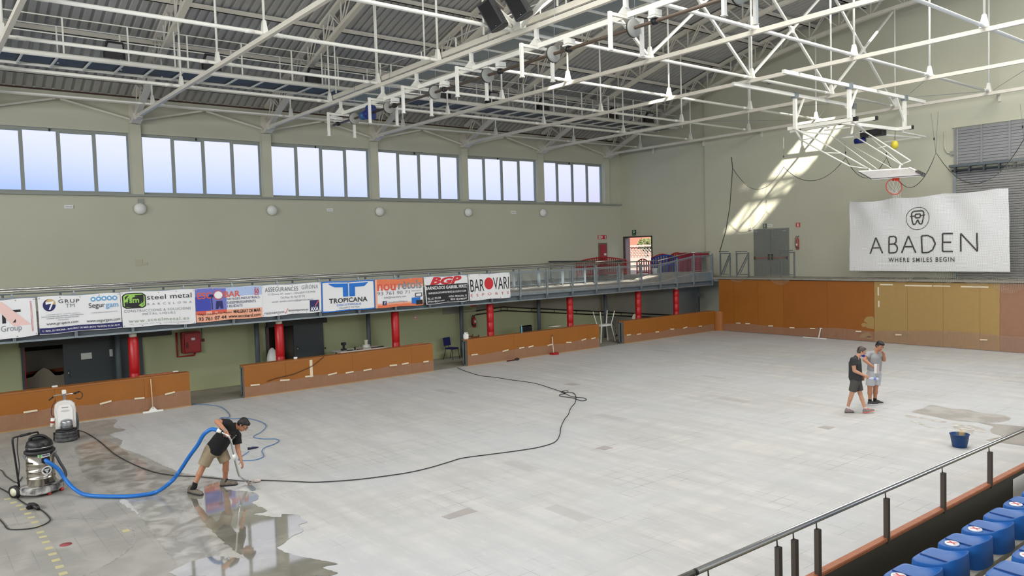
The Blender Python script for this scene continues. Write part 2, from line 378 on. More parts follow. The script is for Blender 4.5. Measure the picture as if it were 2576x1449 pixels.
# diagonal frames along the hall
def vbrace(x,i0,lab,zt=14.2,w=.075):
    for i in range(i0,6):
        a,b=YT[i],YT[i+1]; root=T('cross_brace',(x,(a+b)/2,ZC),'white X bracing '+lab+', bay '+['one','two','three','four','five','six'][i]+' from the camera','roof bracing','X bracing between the trusses')
        MB().bar((x,a+.08,ZC+.2),(x,b-.08,zt),w,w).build('strut',WHITE,root)
        MB().bar((x,b-.08,ZC+.2),(x,a+.08,zt),w,w).build('strut',WHITE,root)
        MB().box(x-.05,x+.05,(a+b)/2-.1,(a+b)/2+.1,(ZC+.2+zt)/2-.12,(ZC+.2+zt)/2+.12).build('centre_plate',WHITE,root)
vbrace(-15.85,1,'high under the ridge')
# gallery for the floodlights (catwalk along the window side)
root=T('catwalk',(-28.3,12,10.6),'long white catwalk with dark grating floor running beside the window wall','catwalk')
MB().tube([(-27.5,YW0,10.9),(-27.5,33.9,10.9)],.085,12).build('edge_tube',WHITE,root)
MB().tube([(-29.1,YW0,10.9),(-29.1,33.9,10.9)],.055,10).build('edge_tube',WHITE,root)
MB().box(-29.05,-27.55,YW0,33.9,10.93,10.96).build('grating_floor',GRATE,root)
y=-11.5
while y<33.8: MB().bar((-29.1,y,10.86),(-27.5,y,10.86),.05,.05).build('cross_bar',WHITE,root); y+=.93
for x in (-27.5,-28.6):
    for z in (11.55,12.08): MB().tube([(x-.0,YW0,z),(x,33.9,z)],.02,6).build('hand_rail',WHITE,root)
    y=4.47-1.85*8
    while y<33.8: MB().bar((x,y,10.9),(x,y,12.08),.045,.045).build('rail_post',WHITE,root); y+=1.85
for Y in YT:
    for x in (-27.3,-28.95): MB().tube([(x,Y,zlow(x)),(x,Y,10.9)],.03,6).build('hanger',WHITE,root)
# floodlights standing on the catwalk
def flood(p,lab,s=1.0):
    r=T('floodlight',p,lab,'floodlight','black floodlights on the catwalk'); x,y,z=p
    MB().prism([(x-.05,y-.30*s,z+.22),(x-.05,y+.30*s,z+.22),(x+.10,y+.24*s,z+.50),(x+.10,y-.24*s,z+.50)],(-.10,0,.05)).build('housing',BLACK,r)
    MB().prism([(x-.045,y-.25*s,z+.25),(x-.045,y+.25*s,z+.25),(x+.085,y+.20*s,z+.46),(x+.085,y-.20*s,z+.46)],(.014,0,-.01)).build('lens',mat('lamp_glass',(150,152,150),.15,metal=.3),r)
    MB().box(x-.22,x-.05,y-.30*s,y+.30*s,z+.05,z+.24).build('ballast_box',BLACK,r)
    MB().bar((x,y-.29*s,z),(x,y-.29*s,z+.3),.03).bar((x,y+.29*s,z),(x,y+.29*s,z+.3),.03).bar((x,y-.29*s,z+.02),(x,y+.29*s,z+.02),.03).build('bracket',BLACK,r)
for p,l in (((-27.45,5.91,11.0),'leftmost black floodlight on the catwalk'),((-27.45,8.97,11.0),'second black floodlight from the left on the catwalk'),((-27.45,12.75,11.0),'third black floodlight from the left on the catwalk'),
    ((-27.45,18.6,11.0),'black floodlight on the catwalk behind the hanging white brackets'),((-27.45,21.2,11.0),'black floodlight on the catwalk by the sixth tie'),((-27.45,24.2,11.0),'black floodlight with pale top on the far half of the catwalk'),((-27.45,28.9,11.0),'second last black floodlight on the far catwalk'),((-27.45,31.6,11.0),'last black floodlight at the far end of the catwalk')): flood(p,l)
# ================================================================ GALLERY WALKWAY
def parts(name,m,root,mbs,**k):
    for q in mbs: q.build(name,m,root,**k)
def deckz(y): return 2.72 if y<29.28 else (2.72+.33*(y-29.28)/2.59 if y<31.87 else 3.05)
root=T('walkway',(-26.1,12,2.34),'grey steel walkway deck running along the window side above the red padded columns','walkway')
ysd=[YW0,29.28,31.87,33.4]
for a,b in zip(ysd[:-1],ysd[1:]):
    za,zb=deckz(a),deckz(b)
    MB().prism([(XWK-.005,a,za),(XWK-.005,b,zb),(XWK,b,zb-.08),(XWK,a,za-.08)],(-2.28,0,0)).build('deck_plate',mat('deck_concrete',(176,170,160),.7,noise=(3,.12)),root)
    MB().prism([(XWK+.01,a,za-.01),(XWK+.01,b,zb-.01),(XWK+.01,b,2.58),(XWK+.01,a,2.58)],(-.02,0,0)).build('fascia_plate',GALV,root)
MB().box(XWK-.14,XWK-.10,YW0,33.45,2.40,2.60).build('beam_web',GREY,root)
MB().box(XWK-.22,XWK+.02,YW0,33.45,2.345,2.40).build('beam_flange',GALV,root)
MB().box(XL+.05,XL+.2,YW0,33.45,2.40,2.62).build('rear_beam',GREY,root)
for k in range(-3,13):
    y=1.0+2.27*k+.2
    MB().box(XWK-.2,XL+.2,y-.05,y+.05,2.44,2.62).build('cross_beam',GREY,root)
PY=[2.47+1.493*k for k in range(-5,16)]+[26.36,27.88,29.28,30.55,31.87,33.42]
rr=T('front_railing',(XWK,12,2.4),'galvanised front railing of the walkway with posts, wire mesh panels and a steel handrail','railing')
def railz(y): return deckz(y)+.85
for y in PY:
    MB().box(XWK+.0,XWK+.06,y-.035,y+.035,2.36,railz(y)+.07).add([(XWK,y-.035,railz(y)+.07),(XWK+.06,y-.035,railz(y)+.07),(XWK+.06,y+.035,railz(y)+.07),(XWK,y+.035,railz(y)+.07),(XWK+.03,y,railz(y)+.14)],[(0,1,4),(1,2,4),(2,3,4),(3,0,4)]).build('post',GALV,rr)
    MB().prism([(XWK-.1,y-.01,2.4),(XWK+.08,y-.01,2.4),(XWK+.08,y-.01,2.5),(XWK,y-.01,2.6),(XWK-.1,y-.01,2.6)],(0,.02,0)).build('bracket',GREY,rr)
brk=[PY[0],29.28,31.87,33.42]
for a,b in zip(brk[:-1],brk[1:]):
    MB().bar((XWK+.02,a,railz(a)),(XWK+.02,b,railz(b)),.035,.05).build('top_rail',GALV,rr)
    MB().tube([(XWK-.12,a,railz(a)+.19),(XWK-.12,b,railz(b)+.19)],.025,8).build('handrail',STEEL,rr)
def mesh_panel(x,y0,y1,z0,z1,z2,z3,axis='Y',cell=.07):
    """wire panel between y0,y1; bottom z0->z2, top z1->z3"""
    f=MB(); w=MB(); P=(lambda y,z:(x,y,z)) if axis=='Y' else (lambda y,z:(y,x,z))
    f.bar(P(y0,z0),P(y0,z1),.03).bar(P(y1,z2),P(y1,z3),.03).bar(P(y0,z0),P(y1,z2),.03).bar(P(y0,z1),P(y1,z3),.03)
    n=int((y1-y0)/cell); m=int((z1-z0)/(cell*.75))
    for i in range(1,n): 
        u=i/n; w.bar(P(y0+(y1-y0)*u,z0+(z2-z0)*u),P(y0+(y1-y0)*u,z1+(z3-z1)*u),.005)
    for j in range(1,m):
        u=j/m; w.bar(P(y0,z0+(z1-z0)*u),P(y1,z2+(z3-z2)*u),.005)
    return f,w
for a,b in zip(PY[:-1],PY[1:]):
    if a<0: continue
    f,w=mesh_panel(XWK,a+.09,b-.09,deckz(a)+.1,railz(a)-.06,deckz(b)+.1,railz(b)-.06)
    fo=f.build('panel_frame',GALV,rr); w.build('wire_mesh',GALV,fo)
rb=T('rear_railing',(XL,12,2.74),'grey rear railing of the walkway with a round steel handrail','railing')
RY=[3.973+1.497*k for k in range(-4,16)]+[27.1]
for y in RY: MB().box(XL-.04,XL+.02,y-.03,y+.03,2.74,3.62).build('post',GREY,rb)
MB().tube([(XL-.02,RY[0],3.76),(XL-.02,27.13,3.79)],.03,8).build('handrail',STEEL,rb)
MB().bar((XL,RY[0],3.6),(XL,27.1,3.63),.03,.04).build('top_rail',GREY,rb)
for a,b in zip(RY[:-1],RY[1:]):
    if a<-1 or b-a<1: continue
    f,w=mesh_panel(XL,a+.06,b-.06,2.85,3.5,2.85,3.5); fo=f.build('panel_frame',GREY,rb); w.build('wire_mesh',GREY,fo)
re_=T('end_railing',(-30,29.15,2.74),'dark mesh railing closing the gallery beside the open doorway','railing')
f,w=mesh_panel(29.15,-32.9,-27.35,2.8,3.72,2.8,3.76,axis='X'); fo=f.build('frame',DGREY,re_); w.build('wire_mesh',DGREY,fo)
MB().box(-33,-27.3,29.08,29.22,3.72,3.80).build('top_rail',DGREY,re_); MB().tube([(XL-.02,27.18,3.79),(XL-.02,29.1,3.80)],.03,8).build('handrail',STEEL,re_)
f,w=mesh_panel(-27.3,27.2,29.1,2.8,3.7,2.8,3.7); fo=f.build('frame',DGREY,re_); w.build('wire_mesh',DGREY,fo)
# columns
ordn=['leftmost','second from the left','third from the left','fourth from the left','fifth from the left','sixth from the left','rightmost']
for i,y in enumerate((5.54,10.11,14.62,19.1,23.59,28.11,30.95)):
    r=T('padded_column',(-25.4,y,0),'red padded column under the walkway, '+ordn[i],'column','red padded columns under the walkway')
    zt=[2.2,2.22,2.3,2.3,2.3,2.3,2.25][i]; rad=.148
    prof=[(rad,0.02)]; nseg=2 if i<3 else 6
    zz=[zt*k/nseg for k in range(1,nseg)]
    for z in zz: prof+=[(rad,z-.03),(rad-.012,z),(rad,z+.03)]
    prof+=[(rad,zt-.02),(rad-.02,zt)]
    MB().lathe((-25.4,y,0),prof,20).build('padding',RED,r)
    MB().lathe((-25.4,y,zt),[(.11,0),(.11,2.345-zt)],16).build('column_head',CREAMP,r)
for i,y in enumerate((5.43,9.92,14.34,18.76,23.11,27.48)):
    tag(MB().lathe((-27.0,y,0),[(.085,0),(.085,2.6)],14).build('grey_post',GREY),'dark grey round steel post against the green wall, '+ordn[i],'post','grey posts against the green wall')
# ---------------------------------------------------------------- orange rink boards, left side
PLS=bpy.data.materials.new('plastic_sheet'); PLS.use_nodes=True; t=PLS.node_tree; b=t.nodes['Principled BSDF']
b.inputs['Base Color'].default_value=lin((178,146,126))+(1,); b.inputs['Roughness'].default_value=.28
co=N(t,'ShaderNodeTexCoord'); mp=N(t,'ShaderNodeMapping'); mp.inputs['Scale'].default_value=(1,1,.35); n_=N(t,'ShaderNodeTexNoise'); n_.inputs['Scale'].default_value=7; n_.inputs['Detail'].default_value=7
n_.inputs['Distortion'].default_value=1.5; bp=N(t,'ShaderNodeBump'); bp.inputs['Strength'].default_value=.35; bp.inputs['Distance'].default_value=.03
r_=N(t,'ShaderNodeMapRange'); r_.inputs[1].default_value=.4; r_.inputs[2].default_value=.72; r_.inputs[3].default_value=.36; r_.inputs[4].default_value=.52
t.links.new(co.outputs['Object'],mp.inputs[0]); t.links.new(mp.outputs[0],n_.inputs['Vector']); t.links.new(n_.outputs['Fac'],bp.inputs['Height']); t.links.new(bp.outputs[0],b.inputs['Normal']); t.links.new(n_.outputs['Fac'],r_.inputs[0]); t.links.new(r_.outputs[0],b.inputs['Alpha'])
TAPE=mat('masking_tape',(222,208,180),.7)
def board(y0,y1,cuts,lab,tapes,sheet_top,endf=True):
    r=T('rink_board',(XB-.17,(y0+y1)/2,0),lab,'rink board','orange rink boards on the walkway side')
    cs=[y0]+cuts+[y1]
    for a,b in zip(cs[:-1],cs[1:]): MB().box(XB-.025,XB,a+.003,b-.003,.03,1.0).build('panel',ORANGE,r)
    MB().box(XB-.34,XB+.012,y0-.01,y1+.01,1.0,1.045).build('cap_rail',mat('cap_laminate',(158,100,48),.45),r,bevel=.006)
    for y,s in ((y0,1),(y1,-1)):
        MB().box(XB-.33,XB-.03,y,y+s*.05,0,1.0).build('end_frame',GALV,r)
        MB().box(XB-.22,XB-.16,y-s*.004,y+s*.01,.05,.95).build('end_slot',DARK,r)
    MB().box(XB-.33,XB-.29,y0,y1,0,.08).box(XB-.33,XB-.29,y0,y1,.92,1.0).build('rear_rail',GREY,r)
    MB().box(XB-.03,XB+.004,y0,y1,0,.03).build('base_strip',mat('yellow_strip',(190,150,60),.6),r)
    s=T('plastic_sheet',(XB+.01,(y0+y1)/2,0),'clear plastic sheet taped at the foot of the board '+lab.replace('low orange rink board ','').replace(', long cable hanging over it','').replace('a white canister on its left end','the white canister'),'plastic sheet')
    rnd=random.Random(int(y0*10))
    def fn(u,v):
        y=y0+(y1-y0)*u; zt=sheet_top+.025*sin(y*1.7+y0)+.02*sin(y*4.1); return (XB+.008+.012*(1+sin(y*9+v*5)*sin(v*7+y*3))*(1-abs(v-.4)),y,.01+(zt-.01)*v)
    MB().quadgrid(fn,90,5).build('sheet',PLS,s,fixn=False)
    for ty in tapes:
        a=rnd.uniform(-.09,.16); L=rnd.uniform(.12,.17); z=sheet_top+.01+.025*sin(ty*1.7+y0)
        MB().bar((XB+.035,ty-L,z-L*a),(XB+.035,ty+L,z+L*a),.004,.05).build('tape_strip',TAPE,s)
def ys_of(pxs,py=1000): return [at(x,py,'X',XB)[1] for x in pxs]
board(-4.0,6.9,[-1.5,.9,3.3,5.6],'low orange rink board behind the two cleaning machines',[2.7,3.6,4.55,5.45,6.3],.46)
board(8.56,15.74,[9.95,12.4,14.8],'low orange rink board between the first two openings, long cable hanging over it',[8.9,9.9,10.75,11.6,12.25,12.95,14.0,14.5,15.4],.40)
board(17.33,24.6,[19.7,22.1,23.9],'low orange rink board with a white canister on its left end',[17.65,19.2,20.05,20.55,21.6,22.7,23.6,24.2],.42)
board(26.2,33.0,[28.6,31.0,31.9],'low orange rink board nearest the far corner',[26.5,27.2,28.5,29.6,30.6,31.8],.36)
# rounded corner piece with vertical ribs
cm=MB(); 
for k in range(7):
    a0,a1=PI/2*k/7,PI/2*(k+1)/7; R_=.33; cx,cy=XB+R_,33.02
    cm.bar((cx-R_*cos(a0)-.0,cy+R_*sin(a0),.5),(cx-R_*cos(a1),cy+R_*sin(a1),.5),.03,1.0)
tag(cm.build('corner_board',ORANGE),'small ribbed orange corner piece joining the left boards to the far boards','rink board')
# ---------------------------------------------------------------- far boards
TAN=mat('bare_chipboard',(164,133,78),.6,noise=(6,.05)); BRN=mat('brown_board',(150,108,82),.55,noise=(4,.06)); OR2=mat('orange_laminate_dark',(150,88,26),.42,noise=(1.1,.07))
edges=[-24.55,-23.63,-22.24,-20.83,-18.58,-16.41,-15.0,-13.57,-12.2,-11.5,-9.1,-6.7,-4.1]
pn=['far left','second','third','fourth','fifth, peeling at lower right','first bare tan','second bare tan','third bare tan','narrow tan','first brown','second brown','last brown']
for i,(a,b) in enumerate(zip(edges[:-1],edges[1:])):
    m=ORANGE if i<3 else (OR2 if i<5 else (TAN if i<9 else BRN))
    r=MB().box(a+.004,b-.004,33.35,33.40,.02,2.66).build('end_board',m)
    tag(r,'tall board of the far end wall of the rink, '+pn[i],'rink board','tall boards along the far end')
    if i==4:
        rg=random.Random(3)
        for cx,cz,s in ((-16.55,.95,.32),(-16.5,.72,.3),(-16.85,.72,.16),(-16.75,.28,.22),(-16.95,.22,.16),(-16.62,.18,.14)):
            yk=33.347-.0012*rg.randint(0,9); p=[(cx+s*(.7+.5*rg.random())*cos(q*.6981),yk,cz+s*.6*(.6+.6*rg.random())*sin(q*.6981)) for q in range(9)]
            p=[(min(q[0],-16.42),q[1],q[2]) for q in p]
            MB().prism(p,(0,-.003,0)).build('peeled_patch',TAN,r)
lr=T('board_ledge',(-14,33.3,2.66),'dusty pale ledge rail on top of the tall far boards','ledge')
MB().box(-24.85,-4.1,33.28,33.5,2.68,2.76).build('rail',mat('ledge_stone',(150,145,132),.8,noise=(3,.2)),lr)
MB().box(-24.6,-4.1,33.33,33.42,2.65,2.69).build('under_ledge_strip',mat('dark_brown_strip',(60,38,22),.6),lr)  # dark brown strip along the joint below the ledge rail
s=T('plastic_sheet',(-14,33.3,0),'long clear plastic sheet taped along the foot of the tall far boards','plastic sheet')
def fn(u,v):
    x=-24.3+20.2*u; zt=.36+.05*sin(x*1.3)+.016*(x+24)+ (.1 if x>-16.4 else 0)*min(1,(x+16.4)*2); return (x,33.33-.012*(1+sin(x*8+v*5)*sin(v*6+x*3)),.01+zt*v)
MB().quadgrid(fn,200,4).build('sheet',PLS,s,fixn=False)
for x in (-23.35,-22.8,-21.5,-20.35,-19.3,-17.1,-15.35,-12.05,-9.8): MB().bar((x-.13,33.295,.42+.03*sin(x*1.3)),(x+.13,33.295,.43+.03*sin(x*1.3)),.004,.05).build('tape_strip',TAPE,s)
for i,(x0,x1,z0,z1) in enumerate(((-16.15,-15.6,2.5,2.56),(-15.1,-14.0,2.48,2.54),(-13.95,-13.3,2.49,2.53),(-12.9,-11.9,2.47,2.53),(-16.26,-16.2,2.05,2.42),(-16.24,-16.18,1.55,1.82))):
    tag(MB().box(x0,x1,33.344,33.348,z0,z1).build('tape_strip',TAPE),'strip of pale masking tape stuck on the tan boards, '+['top left','long middle one at the top','short middle one at the top','top right','upper vertical one','lower vertical one'][i],'tape')
# low guard frames on the platform
for i,(x0,x1,d) in enumerate(((-24.75,-24.15,1),(-23.75,-23.05,1),(-21.25,-20.5,0))):
    r=T('guard_frame',((x0+x1)/2,33.8,2.76),['grey guard frame with diagonal brace joined to the end of the walkway','grey guard frame standing alone left of the double door','grey guard frame in front of the right leaf of the double door'][i],'guard rail','guard frames on the far platform')
    MB().bar((x0,33.8,2.76),(x0,33.8,4.02),.06).build('post',GREY,r); MB().bar((x1,33.8,2.76),(x1,33.8,4.02),.06).build('post',GREY,r)
    MB().bar((x0,33.8,3.98),(x1,33.8,3.98),.05).bar((x0,33.8,2.9),(x1,33.8,2.9),.04).build('crossbar',GREY,r)
    MB().tube([(x0,33.7,4.08),(x1,33.7,4.08)],.022,8).build('handrail',GREY,r)
    if d: MB().bar((x0+.05,33.8,2.9),(x1-.05,33.8,3.9),.04).bar((x0+.18,33.8,2.9),(x1-.05,33.8,3.75),.03).build('brace',GREY,r)
# ================================================================ LETTERING AND BANNERS
_tc={}
def text_poly(s,bold=0,shear=0,space=1):
    k=(s,bold,shear,space)
    if k in _tc: return _tc[k]
    c=bpy.data.curves.new('t','FONT'); c.body=s; c.offset=bold; c.shear=shear; c.space_character=space; c.resolution_u=3
    o=bpy.data.objects.new('t',c); COL.objects.link(o); dg=bpy.context.evaluated_depsgraph_get(); me=bpy.data.meshes.new_from_object(o.evaluated_get(dg))
    v=[(a.co.x,a.co.y) for a in me.vertices]; f=[tuple(p.vertices) for p in me.polygons]
    bpy.data.objects.remove(o); bpy.data.curves.remove(c); bpy.data.meshes.remove(me)
    x0=min(a[0] for a in v);x1=max(a[0] for a in v);y0=min(a[1] for a in v);y1=max(a[1] for a in v)
    r=([((a-x0)/(x1-x0),(b-y0)/(y1-y0)) for a,b in v],f); _tc[k]=r; return r
class Flat:
    """a flat printed surface: map(u,v)->world, nrm = unit normal"""
    def __init__(s,root,mp,nrm): s.root=root; s.mp=mp; s.n=V(*nrm); s.k=0
    def pt(s,u,v,off): return V(*s.mp(u,v))+s.n*off
    def text(s,st,u0,u1,v0,v1,m,bold=0,shear=0,space=1,name='lettering'):
        vs,fs=text_poly(st,bold,shear,space); s.k+=1; off=.006+.0008*s.k
        mb=MB().add([s.pt(u0+(u1-u0)*a,v0+(v1-v0)*b,off) for a,b in vs],fs); return mb.build(name,m,s.root,fixn=False)
    def poly(s,pts,m,name='printed_shape'):
        s.k+=1; off=.004+.0008*s.k
        return MB().add([s.pt(u,v,off) for u,v in pts],[tuple(range(len(pts)))]).build(name,m,s.root,fixn=False)
    def rect(s,u0,u1,v0,v1,m,name='printed_panel'): 
        s.k+=1; off=.004+.0008*s.k; n=8
        return MB().quadgrid(lambda a,b: s.pt(u0+(u1-u0)*a,v0+(v1-v0)*b,off),n,3).build(name,m,s.root,fixn=False)
    def ell(s,cu,cv,ru,rv,m,name='printed_disc',n=28,a0=0,a1=2*PI): return s.poly([(cu+ru*cos(a0+(a1-a0)*i/n),cv+rv*sin(a0+(a1-a0)*i/n)) for i in range(n+(a1-a0<6))],m,name)
    def ring(s,cu,cv,ru,rv,w,m,name='printed_ring',n=36,a0=0,a1=2*PI):
        s.k+=1; off=.004+.0008*s.k; vs=[];
        for i in range(n+1):
            a=a0+(a1-a0)*i/n
            for q in (1,1-w): vs.append(s.pt(cu+ru*q*cos(a),cv+rv*q*sin(a),off))
        return MB().add(vs,[(2*i,2*i+2,2*i+3,2*i+1) for i in range(n)]).build(name,m,s.root,fixn=False)
    def line(s,pts,w,asp,m,name='printed_line'):
        s.k+=1; off=.004+.0008*s.k; vs=[];fs=[]
        for (a,b),(c,d) in zip(pts[:-1],pts[1:]):
            dx,dy=(c-a)*asp,d-b; L=math.hypot(dx,dy) or 1; nx,ny=-dy/L*w/2,dx/L*w/2; o=len(vs)
            vs+=[s.pt(a+nx/asp,b+ny,off),s.pt(c+nx/asp,d+ny,off),s.pt(c-nx/asp,d-ny,off),s.pt(a-nx/asp,b-ny,off)]; fs.append((o,o+1,o+2,o+3))
        return MB().add(vs,fs).build(name,m,s.root,fixn=False)
def pm(n,rgb): return mat('print_'+n,rgb,.5)
VINYL=mat('white_vinyl',(228,228,228),.32,bump=(6,.05)); K=pm('black',(28,28,32)); NAVY=pm('navy',(30,32,92)); GR=pm('grey',(130,134,140)); LB=pm('light_blue',(92,160,210)); REDI=pm('red',(198,40,46)); SAL=pm('salmon',(214,92,70)); GOLD=pm('gold',(200,168,110)); LIME=pm('lime',(150,200,90)); WH=pm('white',(235,235,235)); ORI=pm('orange',(226,120,80)); BLU=pm('blue',(20,110,200)); SKY=pm('sky_blue',(170,190,225)); LORI=pm('pale_orange',(238,170,140)); PALE=pm('pale_grey',(185,188,190)); PINK=pm('pale_pink',(230,196,190))
def banner(tl,tr,br,bl,lab,phase=0,m=None):
    X=XWK+.10; A,B,C_,D=[at(p[0],p[1],'X',X) for p in (tl,tr,br,bl)]
    def mp(u,v):
        top=A+(B-A)*u; bot=D+(C_-D)*u; p=bot+(top-bot)*v
        return (p.x+.012*sin(u*9+phase)*sin(v*3+.6)+.012, p.y, p.z+.012*sin(PI*u*3)*(1 if v>.5 else -1)*abs(v-.5)*2)
    r=T('banner',((A+C_)/2)[:2]+(min(C_.z,D.z),),lab,'banner','advertising banners on the walkway railing'); 
    MB().quadgrid(lambda u,v:mp(u,v),24,6).build('sheet',m or VINYL,r,fixn=False)
    ey=MB()
    for u in (.02,.26,.5,.74,.98):
        for v in (.04,.96): ey.ell(V(*mp(u,v))+V(.004,0,0),.004,.018,.018,8,4)
    ey.build('eyelets',STEEL,r)
    return Flat(r,mp,(1,0,0))
def z4(x,y): return (x/2.994,480+y/2.994)
def z5(x,y): return (860+x/2.994,480+y/2.994)
f=banner((-110,762),z4(262,806),z4(285,1083),(-110,871),'white banner reading IT Group cut by the left edge of the picture')
f.poly([(.42,.96),(.56,.96),(.93,.30),(.70,.30)],PINK); f.text('IT',.56,.80,.40,.72,K,.03); f.text('Group',.54,.80,.14,.34,GR)
f.rect(.93,.935,.12,.92,REDI,'printed_line'); f.rect(.945,.949,.12,.92,REDI,'printed_line')
f=banner(z4(280,800),z4(900,768),z4(920,1030),z4(300,1085),'white banner of GRUP TM and Segurgam with a navy strip along its foot',1)
f.ell(.13,.76,.075,.16,NAVY); f.ell(.145,.80,.06,.12,GOLD,a0=-.3,a1=2.9); f.poly([(.09,.84),(.19,.86),(.14,.64),(.12,.64),(.155,.80),(.09,.78)],WH)
f.text('GRUP',.24,.49,.80,.90,K,space=1.2); f.text('TM',.32,.43,.68,.78,GR)
for k in range(5): f.ell(.66+k*.068,.86,.031,.065,LB); f.ell(.66+k*.068,.86,.016,.03,WH)
f.text('Segur',.60,.80,.58,.76,K); f.text('gam',.81,.97,.56,.71,LB); f.text('CORREDORIA D\'ASSEGURANCES',.62,.95,.47,.50,GR)
for k,(s_,a,b) in enumerate((('ASSESSORIA: FISCAL - LABORAL I JURIDICA',.08,.49),('SERVEI INTEGRAL PER L\'EMPRESA, COMPTABILITATS',.03,.53),('NOMINES, GESTIONS ADMINISTRATIVES',.09,.47),('ESTRANGERIA',.22,.35))): f.text(s_,a,b,.495-.05*k,.525-.05*k,NAVY if k%3 else GR)
f.text('www.gruptm.com',.08,.46,.22,.30,K); f.text('www.segurgam.com',.56,.98,.20,.28,K)
f.rect(0,1,.02,.17,NAVY); f.text('C. MAR, 55 OFICINA - MALGRAT DE MAR (BCN) TELÈFON: 93.761.90.93',.03,.97,.06,.13,WH,.01)
f=banner(z4(905,765),z4(1465,740),z4(1477,997),z4(925,1030),'white banner reading steel metal with a black and green oval logo',2)
for ru,rv,mm in ((.155,.215,K),(.14,.19,LIME),(.12,.155,K),(.095,.115,LIME),(.08,.095,K)):
    f.poly([(.17+ru*max(-1,min(1,1.25*cos(a*PI/16))),.74+rv*max(-1,min(1,1.2*sin(a*PI/16)))) for a in range(32)],mm)
f.text('sm',.105,.235,.68,.79,LIME,.03); f.text('steel metal',.34,.95,.76,.90,K,space=1.05); f.text('BARCELONA',.34,.95,.60,.66,GR,space=2.2)
f.text('CONSTRUCCIONS & SOLUCIONS',.03,.93,.42,.49,GR,space=1.2); f.text('METÀL·LIQUES',.27,.71,.31,.40,GR,space=1.2); f.text('www.steelmetal.es',.08,.90,.13,.23,pm('green_grey',(150,165,140)),space=1.2); f.text('TEL. +34 678 445 449   info@steelmetal.es',.08,.90,.05,.10,PALE)
f=banner(z4(1465,738),z4(1970,715),z4(1975,950),z4(1480,992),'blue and orange banner reading ESCOBAR with a plunger',3)
f.rect(.0,.45,.33,.99,pm('violet_blue',(110,115,190))); f.rect(.45,1,.33,.99,SKY); f.rect(0,.22,.33,.75,pm('deep_blue',(60,70,170))); f.rect(.46,1,.33,.72,VINYL); f.rect(0,1,.0,.31,LORI); f.rect(0,.45,.22,.33,SAL)
f.text('ESC',.03,.24,.68,.87,SAL,.02); f.text('BAR',.42,.66,.70,.89,SAL,.02); f.ring(.335,.78,.075,.14,.15,SAL); f.ell(.335,.78,.06,.11,WH)
f.poly([(.30,.60),(.39,.60),(.40,.36),(.36,.36),(.35,.46),(.33,.36),(.29,.36)],NAVY); f.line([(.24,.36),(.235,.72)],.03,2,NAVY); f.poly([(.19,.72),(.27,.72),(.255,.80),(.205,.80)],NAVY)
f.text('50',.88,.95,.76,.90,REDI,.02); f.text('ANYS',.88,.95,.70,.75,REDI,.01); f.text('MES DE',.88,.95,.91,.95,REDI)
f.text('NETEGES INDUSTRIALS,',.46,.97,.60,.68,NAVY); f.text('DESEMBUSSAMENTS',.46,.90,.49,.57,NAVY); f.text('I BUIDATS',.46,.69,.38,.46,NAVY)
f.text('Polígon Industrial Can Patalina',.03,.52,.18,.26,K); f.text('MALGRAT DE MAR',.55,.97,.19,.29,K,.015); f.text('93 761 07 44',.03,.44,.04,.15,K,.015); f.text('www.escobarsl.com',.47,.97,.05,.15,K,.01)
f=banner(z4(1970,715),z4(2415,690),z4(2420,910),z4(1975,950),'white banner reading ASSEGURANCES GIRONA with a small blue square logo',4)
f.text('ASSEGURANCES',.05,.60,.78,.92,pm('dark_grey',(70,74,84)),space=1.1); f.text('GIRONA',.66,.95,.80,.93,GR,space=1.1); f.text('C/ Girona, 67 - local 1 - MALGRAT DE MAR',.10,.90,.66,.73,GR); f.text('Tel./Fax: 93 761 07 74',.30,.71,.54,.61,GR); f.text('email: sandra.munoz@agencia.axa.es',.16,.86,.41,.49,GR)
f.text('reinventant',.04,.36,.07,.16,pm('dark_grey',(70,74,84)),space=1.1); f.line([(.375,.04),(.42,.20)],.02,2,SAL); f.text('lesassegurances',.43,.77,.07,.17,pm('dark_grey',(70,74,84)))
f.rect(.80,.96,.05,.42,NAVY); f.text('AXA',.81,.945,.06,.20,WH,.03); f.line([(.89,.22),(.955,.41)],.03,2,SAL)
f=banner((807.6,709.8),(941,704.5),(943.5,775.6),(810,786.6),'white banner with blue border reading TROPICANA with a big blue T',5)
for a in ((0,1,0,.035),(0,1,.965,1),(0,.02,0,1),(.98,1,0,1)): f.rect(*a,BLU,'printed_border')
f.poly([(.12,.93),(.49,.93),(.49,.48),(.39,.48),(.39,.80),(.24,.80),(.17,.86)],BLU); f.poly([(.51,.93),(.88,.93),(.80,.80),(.62,.80),(.62,.48),(.51,.48)],BLU)
f.text('TROPICANA',.13,.85,.28,.44,K,.02,space=1.05); f.text('DISCOTHEQUE',.27,.73,.16,.24,BLU); f.text('MALGRAT DE MAR',.31,.70,.08,.13,GR)
f=banner(z5(247,672),z5(608,655),z5(612,858),z5(253,886),'orange and white banner reading nou rètols',6)
f.rect(0,1,.78,1,ORI); f.rect(0,1,0,.10,ORI); f.rect(0,.04,0,1,LORI); f.rect(0,1,.70,.78,LORI); f.rect(0,1,.1,.16,LORI)
f.text('nou',.04,.42,.60,.84,SAL,.03); f.text('rètols',.47,.97,.62,.93,GR,.02); f.text('93 761 90 71',.04,.71,.45,.57,GR); f.text('info@nouretols.com',.17,.63,.31,.40,GR); f.text('/NouRetolsMalgrat',.25,.66,.13,.21,GR); f.text('MALGRAT',.75,.95,.52,.56,GR)
f.rect(.14,.22,.10,.24,NAVY); f.text('f',.17,.20,.115,.225,WH,.03); f.rect(.75,.93,.08,.30,BLU); f.rect(.84,.98,.04,.2,K); f.rect(.82,.97,.32,.46,pm('dark_grey',(70,74,84))); f.rect(.84,.95,.35,.43,WH)
